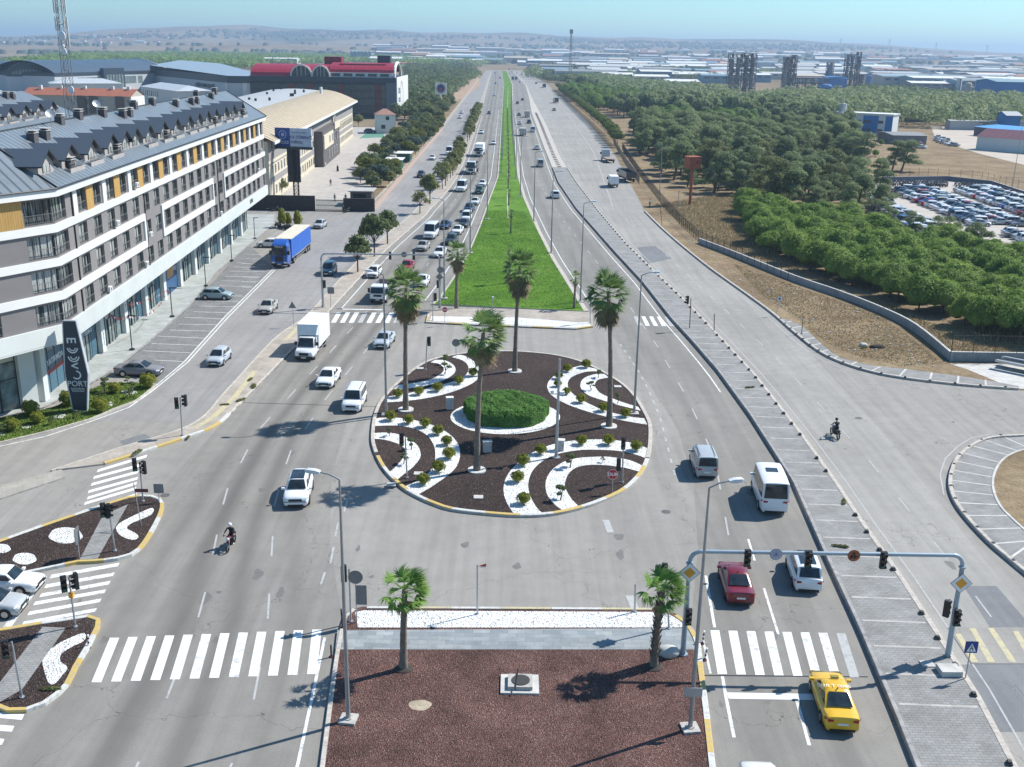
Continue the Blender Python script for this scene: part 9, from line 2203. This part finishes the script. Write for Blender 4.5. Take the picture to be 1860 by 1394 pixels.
def shed(pl,pr,py,h,wc,rc,label,depth=None,rise=1.6,group=None,slope=0.0,name='industrial_shed',cat='building',z=0.0,Y=None,strip_=True,floors=0):
 A=at(pl,py);B=at(pr,py+(pr-pl)*.0166+slope)
 if Y:A=atY(pl,py,Y);A.z=0;B=atY(pr,py,Y);B.z=0
 U=Vector((B.x-A.x,B.y-A.y,0));L=U.length;U.normalize();Nn=Vector((-U.y,U.x,0));T=FT(Vector((A.x,A.y,0)),U,Nn);D=depth or fr.uniform(25,60)
 b=MB();fb(b,T,0,L,z,z+h,0,D,0)
 for s in(0,L):b.face([T(s,0,z+h-.01),T(s,D,z+h-.01),T(s,D/2,z+h+rise-.1)]if s else[T(s,0,z+h-.01),T(s,D/2,z+h+rise-.1),T(s,D,z+h-.01)],0)
 b.face([T(-.6,-.6,z+h),T(L+.6,-.6,z+h),T(L+.6,D/2,z+h+rise),T(-.6,D/2,z+h+rise)],1);b.face([T(-.6,D/2,z+h+rise),T(L+.6,D/2,z+h+rise),T(L+.6,D+.6,z+h),T(-.6,D+.6,z+h)],1)
 if strip_:
  n=max(2,int(L/9))
  for k in range(n):
   a=L*(k+.2)/n;c=L*(k+.8)/n
   if floors:
    for f in range(floors):fb(b,T,a,c,z+1.2+f*3.1,z+2.6+f*3.1,-.12,-.02,2)
   else:fb(b,T,a,c,z+h*.62,z+h*.82,-.12,-.02,2)
 o=b.build(name,[FC[wc],FC[rc],FC['dark']]);return tag(o,label,cat,group)
n=0
zones=[(975,1320,104,146,84),(1380,1500,112,140,28),(1585,1860,128,158,34),(1560,1860,116,134,24),(960,1330,97,110,40)]
cw_=['white','pale','pale','beige','grey','teal','white','pale'];cr_=['white','pale','grey','beige','red','white','teal','pale','grey']
Zn=['right of the main road','behind the factory towers','behind the pale tanks','at the far right','near the foot of the hills']
for zi,(x0,x1,y0,y1,cnt)in enumerate(zones):
 for k in range(cnt):
  py=y0+(y1-y0)*((k+fr.random())/cnt)**1.0;px=fr.uniform(x0,x1);base=py+(px-915)*.0166*(.6)
  d=at(px,max(base,92+(px-915)*.0166)).y
  if d>6000 or d<0:continue
  wpx=fr.uniform(25,80)/d*FPX;h=fr.uniform(5,10);w_,r_=fr.choice(cw_),fr.choice(cr_)
  shed(px,px+wpx,base,h,w_,r_,'%s shed with %s roof in the industrial belt %s'%(w_.replace('teal','blue-grey'),r_.replace('teal','blue-grey'),Zn[zi]),group='sheds in the industrial belt %s'%Zn[zi])
PL=[]
for k in range(190):
 px=fr.uniform(700,1870);d=fr.uniform(1900,4300);q=(px-930)/FPX*d/.95;w_,r_=fr.choice(cw_),fr.choice(cr_);b=MB();ln=fr.uniform(14,50);h=fr.uniform(6,13);dp=fr.uniform(10,25)
 b.box(-ln,ln,-dp,dp,0,h);b.face([(-ln,-dp-1,h),(ln,-dp-1,h),(ln,0,h+3),(-ln,0,h+3)],1);b.face([(-ln,0,h+3),(ln,0,h+3),(ln,dp+1,h),(-ln,dp+1,h)],1)
 PL.append((b,q,d,w_,r_))
big=MB();CK=list(FC)
for b,x_,y_,w_,r_ in PL:
 k=len(big.v);z_=hill_h(x_,y_)-.3;big.v+=[(v[0]+x_,v[1]+y_,v[2]+z_)for v in b.v]
 for f_,m_ in zip(b.f,b.m):big.f.append(tuple(i+k for i in f_));big.m.append(CK.index(w_ if m_==0 else r_));big.sm.append(False)
bo_=big.build('distant_buildings',[FC[c_]for c_ in CK]);tag(bo_,'hazy scatter of low buildings on the plain before the hills','buildings',kind='stuff')
for(a,c,py,h,w_,r_,l)in((1095,1150,150,8,'dark','white','dark shed with white roof behind the dark wood'),(1150,1215,152,7,'pale','white','long shed with a bright white curved roof behind the wood'),(1210,1270,158,5,'pale','white','low white-roofed shed among the cypress tops'),(1275,1325,152,8,'teal','teal','blue-grey shed with pale blue roof left of the factory towers'),(1372,1400,150,8,'teal','white','pale blue shed right of the first factory towers'),(982,1050,117,9,'pale','beige','long pale warehouse with beige roof left of the tall mast'),(1060,1130,121,10,'pale','white','long pale warehouse with white roof right of the tall mast'),(1130,1200,124,9,'white','beige','beige-roofed warehouse in the middle of the belt'),(1180,1235,126,9,'teal','teal','blue-grey warehouse in the middle of the belt'),(1590,1698,152,8,'pale','white','very long pale works building with white roof behind the trees'),(1806,1880,190,15,'blue','teal','big bright blue factory hall at the right edge'),(1503,1537,160,9,'blue','blue','bright blue shed at the foot of the factory towers'),(1440,1500,152,8,'beige','beige','pinkish process building between the factory towers')):
 shed(a,c,py,h,w_,r_,l,depth=35,strip_=w_!='blue')
for(a,c,py,h,w_,r_,l,fl)in((462,480,116,5,'white','white','low white annexe left of the distant school',0),(478,540,117,9,'white','white','white three-storey building beyond the red roofs',3),(700,760,122,6,'beige','red','beige building with red roof beyond the glass school',0),(630,700,122,5,'white','red','low white building with red roof beyond the glass school',0),(740,800,112,9,'pale','white','pale shed beyond the wood at left of the road',0),(760,850,103,14,'teal','white','long blue-green glazed hall left of the road',0),(800,846,116,9,'white','pale','white block near the road, left side',3),(700,760,110,7,'pale','white','grey shed with white roof, far left of the road',0)):
 shed(a,c,py,h,w_,r_,l,depth=30,floors=fl)
for k in range(34):
 px=fr.uniform(640,880);py=fr.uniform(97,119);d=at(px,py).y;w_,r_=fr.choice(cw_),fr.choice(cr_);shed(px,px+fr.uniform(18,50)/d*FPX,py,fr.uniform(5,10),w_,r_,'%s building with %s roof in the district left of the road'%(w_.replace('teal','blue-grey'),r_.replace('teal','blue-grey')),group='buildings of the district left of the road',name='district_building',depth=25)
for k in range(84):
 px=fr.uniform(810,1020);py=fr.uniform(93,108)+(px-915)*.01;
 if abs(px-913)<9:px+=22
 d=at(px,py).y
 if d<0:continue
 h=fr.uniform(8,20);w_=fr.choice(['white','pale','beige','teal','pale']);shed(px,px+fr.uniform(14,34)/d*FPX,py,h,w_,fr.choice(['red','pale','grey']),'%s town block at the end of the road'%w_.replace('teal','blue-grey'),group='town blocks at the end of the road',name='town_block',depth=16,floors=int(h/3.3))
for k in range(46):
 Lf=k%2;px=fr.uniform(795,878)if Lf else fr.uniform(945,1010);py=fr.uniform(104,134 if not Lf else 118);px+=(py-120)*(1.1 if not Lf else-.9)+(8 if not Lf else 0);d=at(px,py).y;w_,r_=fr.choice(['white','pale','beige','grey']),fr.choice(['red','pale','grey','white']);shed(px,px+fr.uniform(8,22)/d*FPX,py,fr.uniform(4,9),w_,r_,'%s roadside building with %s roof near the far end of the road, on the %s'%(w_,r_,'left' if Lf else 'right'),group='roadside buildings at the far end, %s'%('left' if Lf else 'right'),name='roadside_building',depth=12,rise=1)
for(a,c,py,h,l)in((822,843,92,34,'left'),(844,858,92,38,'middle'),(859,872,92,30,'right')):shed(a,c,py,h,'teal','grey','%s of the three tall blue-grey blocks left of the vanishing point'%l,depth=30,floors=8,rise=.5)
p=at(922,106);o=empty('footbridge',(p.x,p.y,0),0,'bright blue covered footbridge across the far end of the road','footbridge');b=MB();b.box(-34,34,-1.5,1.5,6,9.5);b.build('deck',[FC['blue']],o)
for s in(-33,0,33):b=MB();b.box(s-.7,s+.7,-.7,.7,0,6);b.build('pier',[FC['pale']],o)
for k in range(6):
 px=639+k*6.6;b=MB();p=at(px,98);Y=2300;q=atY(px,94,Y);b.cyl((q.x,Y,0),(q.x,Y,19),3.4,n=12);b.cyl((q.x,Y,19),(q.x,Y,21.5),3.4,.4,n=12)
 tag(b.build('grain_silo',[FC['teal']]),'%s blue-grey grain silo of the far row, counted from the left'%ordn[k],'silo','far row of grain silos')
M_steel=flat('rusty_steel',(.11,.085,.08),.8,.2,var=.2,sc=.2);M_colm=flat('column_grey',(.28,.29,.30),.6,.3,var=.1,sc=.1)
def rig(px0,px1,py,ty,label,cols=1,seed=0,bulk=.5):
 A=at(px0,py);B=at(px1,py+.3);h=atY((px0+px1)/2,ty,A.y).z;r=random.Random(seed);w_=(B.x-A.x);o=empty('distillation_tower',(A.x,A.y,0),0,label,'industrial tower')
 d=w_*.9;b=MB();nz=int(h/3.6)
 for x in(0,w_):
  for y in(0,d):b.cyl((x,y,0),(x,y,h*r.uniform(.94,1.0)),.28,n=5)
 for k in range(nz):
  z=h*(k+1)/nz-.6;z0=h*k/nz
  for(xa,ya,xb,yb)in((0,0,w_,0),(w_,0,w_,d),(w_,d,0,d),(0,d,0,0)):
   b.cyl((xa,ya,z),(xb,yb,z),.2,n=4);
   if r.random()<.75:b.cyl((xa,ya,z0),(xb,yb,z),.13,n=4)
   if r.random()<.5:b.cyl((xb,yb,z0),(xa,ya,z),.13,n=4)
  if r.random()<.6:b.box(-.3,w_+.3,-.3,d+.3,z,z+.22)
  for q in range(8):x=r.uniform(0,w_);y=r.uniform(-.3,d);b.cyl((x,y,z0),(x+r.uniform(-.6,.6),y,z),r.uniform(.2,.55),n=5)
 b.build('frame',[M_steel],o)
 for c in range(cols):
  b=MB();x=w_*(c+.5)/cols;rr=w_*bulk/cols*.62;zt_=h*r.uniform(.8,.98);b.cyl((x,d/2,0),(x,d/2,zt_),rr,rr*.85,n=12);
  for k in range(5):b.cyl((x,d/2,zt_*k/5),(x,d/2,zt_*k/5+.3),rr*1.15,n=12)
  b.build('column',[M_colm],o)
 return o
rig(1322,1344,168,97,'leftmost dark lattice distillation tower',2,1,.6);rig(1348,1370,168,96,'second dark lattice distillation tower, beside the leftmost',2,2,.6);rig(1420,1431,166,103,'slim grey distillation tower of the middle pair, left one',1,3,.8);rig(1432,1444,166,99,'taller lattice distillation tower of the middle pair, right one',2,4,.5)
rig(1500,1512,158,113,'stout grey column with ladder cage between the blue sheds',1,5,.9);rig(1533,1549,160,98,'bulky stepped tower with blue casing at the right of the works',2,6,.5);rig(1551,1560,160,94,'slim tall lattice tower at the right end of the works',1,7,.3)
rig(1447,1500,160,141,'long low pipe rack between the middle and right towers',4,8,.2);rig(1560,1568,160,135,'low pipe structure right of the tall towers',1,9,.4)
def tank(px,py,ty,rpx,m_,label,dome=False,name='storage_tank'):
 p=at(px,py);h=atY(px,ty,p.y).z;r=rpx/FPX*p.y;o=empty(name,(p.x,p.y,0),0,label,'tank');b=MB();b.cyl((0,0,0),(0,0,h*(.86 if dome else.97)),r,n=18);b.build('shell',[m_],o)
 b=MB();
 if dome:b.cyl((0,0,h*.70),(0,0,h*.74),r*1.6,n=14);b.ball((0,0,h*.86),(r,r,h*.14),14,8)
 else:b.cyl((0,0,h*.97),(0,0,h),r,r*.6,n=18)
 b.build('top',[m_],o);b=MB();b.box(-.3,.3,-r-.5,-r-.05,0,h*.95);b.build('ladder',[M_colm],o)
tank(1738,182,141,4.5,FC['white'],'tall white cylindrical tank left of the domed silos');tank(1785,187,143,4.5,FC['white'],'tall white cylindrical tank between the domed silos');tank(1756,180,150,5.5,FC['beige'],'domed beige silo, left of the two',True);tank(1801,184,153,5.5,FC['beige'],'domed beige silo, right one beside the blue hall',True)
tank(1577,162,137,4.5,FC['blue'],'slim bright blue vertical tank right of the factory towers');tank(1500,172,153,9,FC['blue'],'round bright blue tank among the dark trees',True)
A=at(1513,243);B=at(1623,210,atY(1513,205,A.y).z);B.z=0
U=Vector((B.x-A.x,B.y-A.y,0));L=U.length;U.normalize();Nn=Vector((-U.y,U.x,0));T=FT(Vector((A.x,A.y,0)),U,Nn);hb=atY(1513,205,A.y).z
o=empty('office_building',(0,0,0),0,'blue and white panelled two-storey building standing alone beyond the woods','building')
b=MB();fb(b,T,0,L,0,hb,0,9);b.build('wall',[FC['white']],o)
for a,c in((0.0,.05),(.12,.36),(.50,.76),(.88,1.0)):b=MB();fb(b,T,L*a,L*c,0,hb-.5,-.12,-.01);b.build('blue_panel',[FC['blue']],o)
b=MB();fb(b,T,-.4,L+.4,hb,hb+.4,-.5,9.4);b.build('roof',[FC['white']],o)
for f in(.19,.25,.36,.42,.5,.55,.6,.76,.8):
 for z_ in(1.6,5.0):
  b=MB();fb(b,T,L*f,L*f+1.0,z_,z_+1.1,-.2,-.13);b.build('window',[FC['dark']if f>.3 else FC['pale']],o)
b=MB();q=Vector(T(2,3,hb));b.cyl(q,q+Vector((0,0,3.6)),1.6,n=10);b.cyl(q+Vector((0,0,3.6)),q+Vector((0,0,6)),.3,n=6);b.build('roof_tank',[FC['pale']],o)
b=MB();fb(b,T,L*.08,L*.45,.0,.6,-3,-.2);b.build('step',[FC['pale']],o)
A=at(1762,262);wall_building('barn',at(1772,272),at(1905,283),14,4.6,[FC['white'],roofmat('maroon_roof',(.22,.08,.08),seam=2.5,dark=.8)],'long white barn with maroon roof beside the pale yard','gable',2.6)
wall_building('blue_roof_shed',at(1768,246),at(1862,258),22,3.6,[FC['dark'],flat('blue_roof',(.06,.28,.62),.6)],'open shed with bright blue flat-pitched roof behind the maroon barn','gable',.8)
shed(1622,1682,262,3.2,'grey','grey','low grey-roofed shed below the blue and white building',depth=18,strip_=False,rise=.5);shed(1655,1680,222,3.5,'dark','grey','small dark pavilion with grey roof at the wood edge',depth=10,strip_=False,rise=.8)
shed(1725,1860,236,4,'pale','pale','long low pale wall-like shed at the wood edge on the right',depth=6,strip_=False,rise=.3)
shed(1825,1850,240,7,'blue','pale','small blue shed behind the blue roof',depth=10,strip_=False)
for px,py,r_ in((1790,272,1.9),(1834,275,1.8),(1846,274,2.2),(1858,276,1.6)):
 p=at(px,py);b=MB();b.ball((0,0,r_*.8),(r_*1.2,r_,r_),10,7,0,.08,fr);tag(b.build('scrap_heap',[M_steel],None,(p.x,p.y,0)),'dark round scrap heap before the maroon barn, at %s'%{1790:'its left end',1834:'its middle',1846:'its right part',1858:'the right picture edge'}[px],'scrap heap','scrap heaps before the barn')
for k in range(46):
 L_=k<26;px=fr.uniform(20,360)if L_ else fr.uniform(1290,1500);d=fr.uniform(4300,5600);q=Vector(((px-930)/FPX*d/.95,d,0));z=hill_h(q.x,q.y)-1
 b=MB();s=fr.uniform(8,16);b.box(-s,s,-8,8,0,7);b.face([(-s-1,-9,7),(s+1,-9,7),(s+1,0,11),(-s-1,0,11)],1);b.face([(-s-1,0,11),(s+1,0,11),(s+1,9,7),(-s-1,9,7)],1)
 tag(b.build('village_house',[FC['white'],FC['red' if fr.random()<.5 else 'pale']],None,(q.x,q.y,z)),'tiny white house of the hill village at the %s'%('left' if L_ else 'right'),'house','houses of the %s hill village'%('left' if L_ else 'right'))
for k,(px,hh)in enumerate(((1459,52),(1539,60),(1616,52),(1700,48),(1802,44))):
 d=5200;x=(px-930)/FPX*d/.95;z=hill_h(x,d);b=MB()
 for s in(-1,1):b.cyl((s*4,0,0),(s*.8,0,hh),.7,n=4)
 for zz_ in(.7,.82,.94):b.cyl((-9,0,hh*zz_),(9,0,hh*zz_),.5,n=4)
 tag(b.build('electricity_pylon',[M_colm],None,(x,d,z)),'%s electricity pylon on the right-hand ridge, counted from the left'%ordn[k],'pylon','pylons on the right-hand ridge')
wq=lambda L:[tuple(at(*p)[:2])for p in L]
for i,P_ in enumerate(([(985,150),(1060,156),(1100,146),(1040,138),(990,140)],[(1080,140),(1200,146),(1320,150),(1320,145),(1200,140),(1090,134)],[(1560,178),(1730,186),(1730,180),(1600,170),(1570,170)],[(1000,128),(1100,132),(1100,129),(1000,125)],[(1160,131),(1320,137),(1320,134),(1160,128)],[(640,128),(740,130),(740,125),(640,124)],[(700,118),(860,124),(860,120),(700,114)],[(1380,138),(1500,142),(1500,139),(1380,135)],[(1600,150),(1860,156),(1860,153),(1600,147)],[(962,140),(985,150),(1000,140),(975,126)],[(985,126),(1060,134),(1060,130),(985,122)],[(800,120),(870,124),(868,116),(800,114)],[(1640,136),(1860,142),(1860,140),(1640,134)])):
 woods('tree_belt',wq(P_),8 if i<3 else 13,7,[L_dark if i%2 else L_tree],40+i,'belt of dark trees between the distant sheds',1.0 if i<3 else 2.0,50 if i<3 else 24)
def hillwood(cx,d,w_,dd,seed,n):
 r=random.Random(seed);Vs=[];F=[]
 for k in range(n):
  x=cx+r.gauss(0,w_/2.4);y=d+r.gauss(0,dd/2.4);z=hill_h(x,y);s=r.uniform(7,17)
  b0=len(Vs);
  for j in range(6):t=j*1.047;Vs.append((x+s*math.cos(t),y+s*math.sin(t),z-2))
  for j in range(6):t=j*1.047+.5;Vs.append((x+s*.6*math.cos(t),y+s*.6*math.sin(t),z+r.uniform(6,11)))
  for j in range(6):F.append((b0+j,b0+(j+1)%6,b0+6+(j+1)%6,b0+6+j))
  F.append((b0+6,b0+7,b0+8,b0+9));F.append((b0+9,b0+10,b0+11,b0+6))
 return Vs,F
VV=[];FF=[]
for cx,d,w_,dd,seed,n in((600,2600,500,60,21,90),(1300,3000,700,70,22,100),(300,3300,600,80,23,90),(900,3900,900,80,24,90),(-500,3000,500,80,25,80),(-900,2500,500,60,26,80),(1000,2200,300,50,27,60),(150,2300,250,60,28,60),(-250,2200,200,60,29,60),(-1900,5200,900,250,1,160),(-1200,5600,700,250,2,120),(-700,6000,900,300,3,120),(500,5800,900,250,4,160),(1000,5300,800,300,5,220),(1500,5600,700,260,6,140),(-2300,4300,500,180,7,70),(200,5000,700,200,8,110),(-300,4600,600,160,9,80),(1900,4300,700,200,10,70),(-1500,3600,700,120,11,60),(1300,3500,900,150,12,70)):
 v_,f_=hillwood(cx,d,w_,dd,seed,n);k=len(VV);VV+=v_;FF+=[tuple(i+k for i in q)for q in f_]
o=obj('hill_woods',np_mesh('hill_woods',VV,FF,[flat('wood_far_green',(.06,.085,.06),.95,var=.2,sc=.01)]));tag(o,'dark woods on the far hills','wood',kind='stuff')
b=MB();b.box(-14000,14000,-300,14000,-1.2,150)
hz,nt=None,None
m=bpy.data.materials.new('haze_air');m.use_nodes=True;nt=m.node_tree;nt.nodes.clear()
pv=nt.nodes.new('ShaderNodeVolumePrincipled');ou=nt.nodes.new('ShaderNodeOutputMaterial')
pv.inputs['Color'].default_value=(.54,.72,.94,1);pv.inputs['Density'].default_value=1.75e-4;pv.inputs['Anisotropy'].default_value=.2
nt.links.new(pv.outputs[0],ou.inputs['Volume'])
hz=b.build('haze',[m]);hz['kind']='stuff'
print('objects',len(bpy.data.objects),'polys',sum(len(m.polygons)for m in bpy.data.meshes))
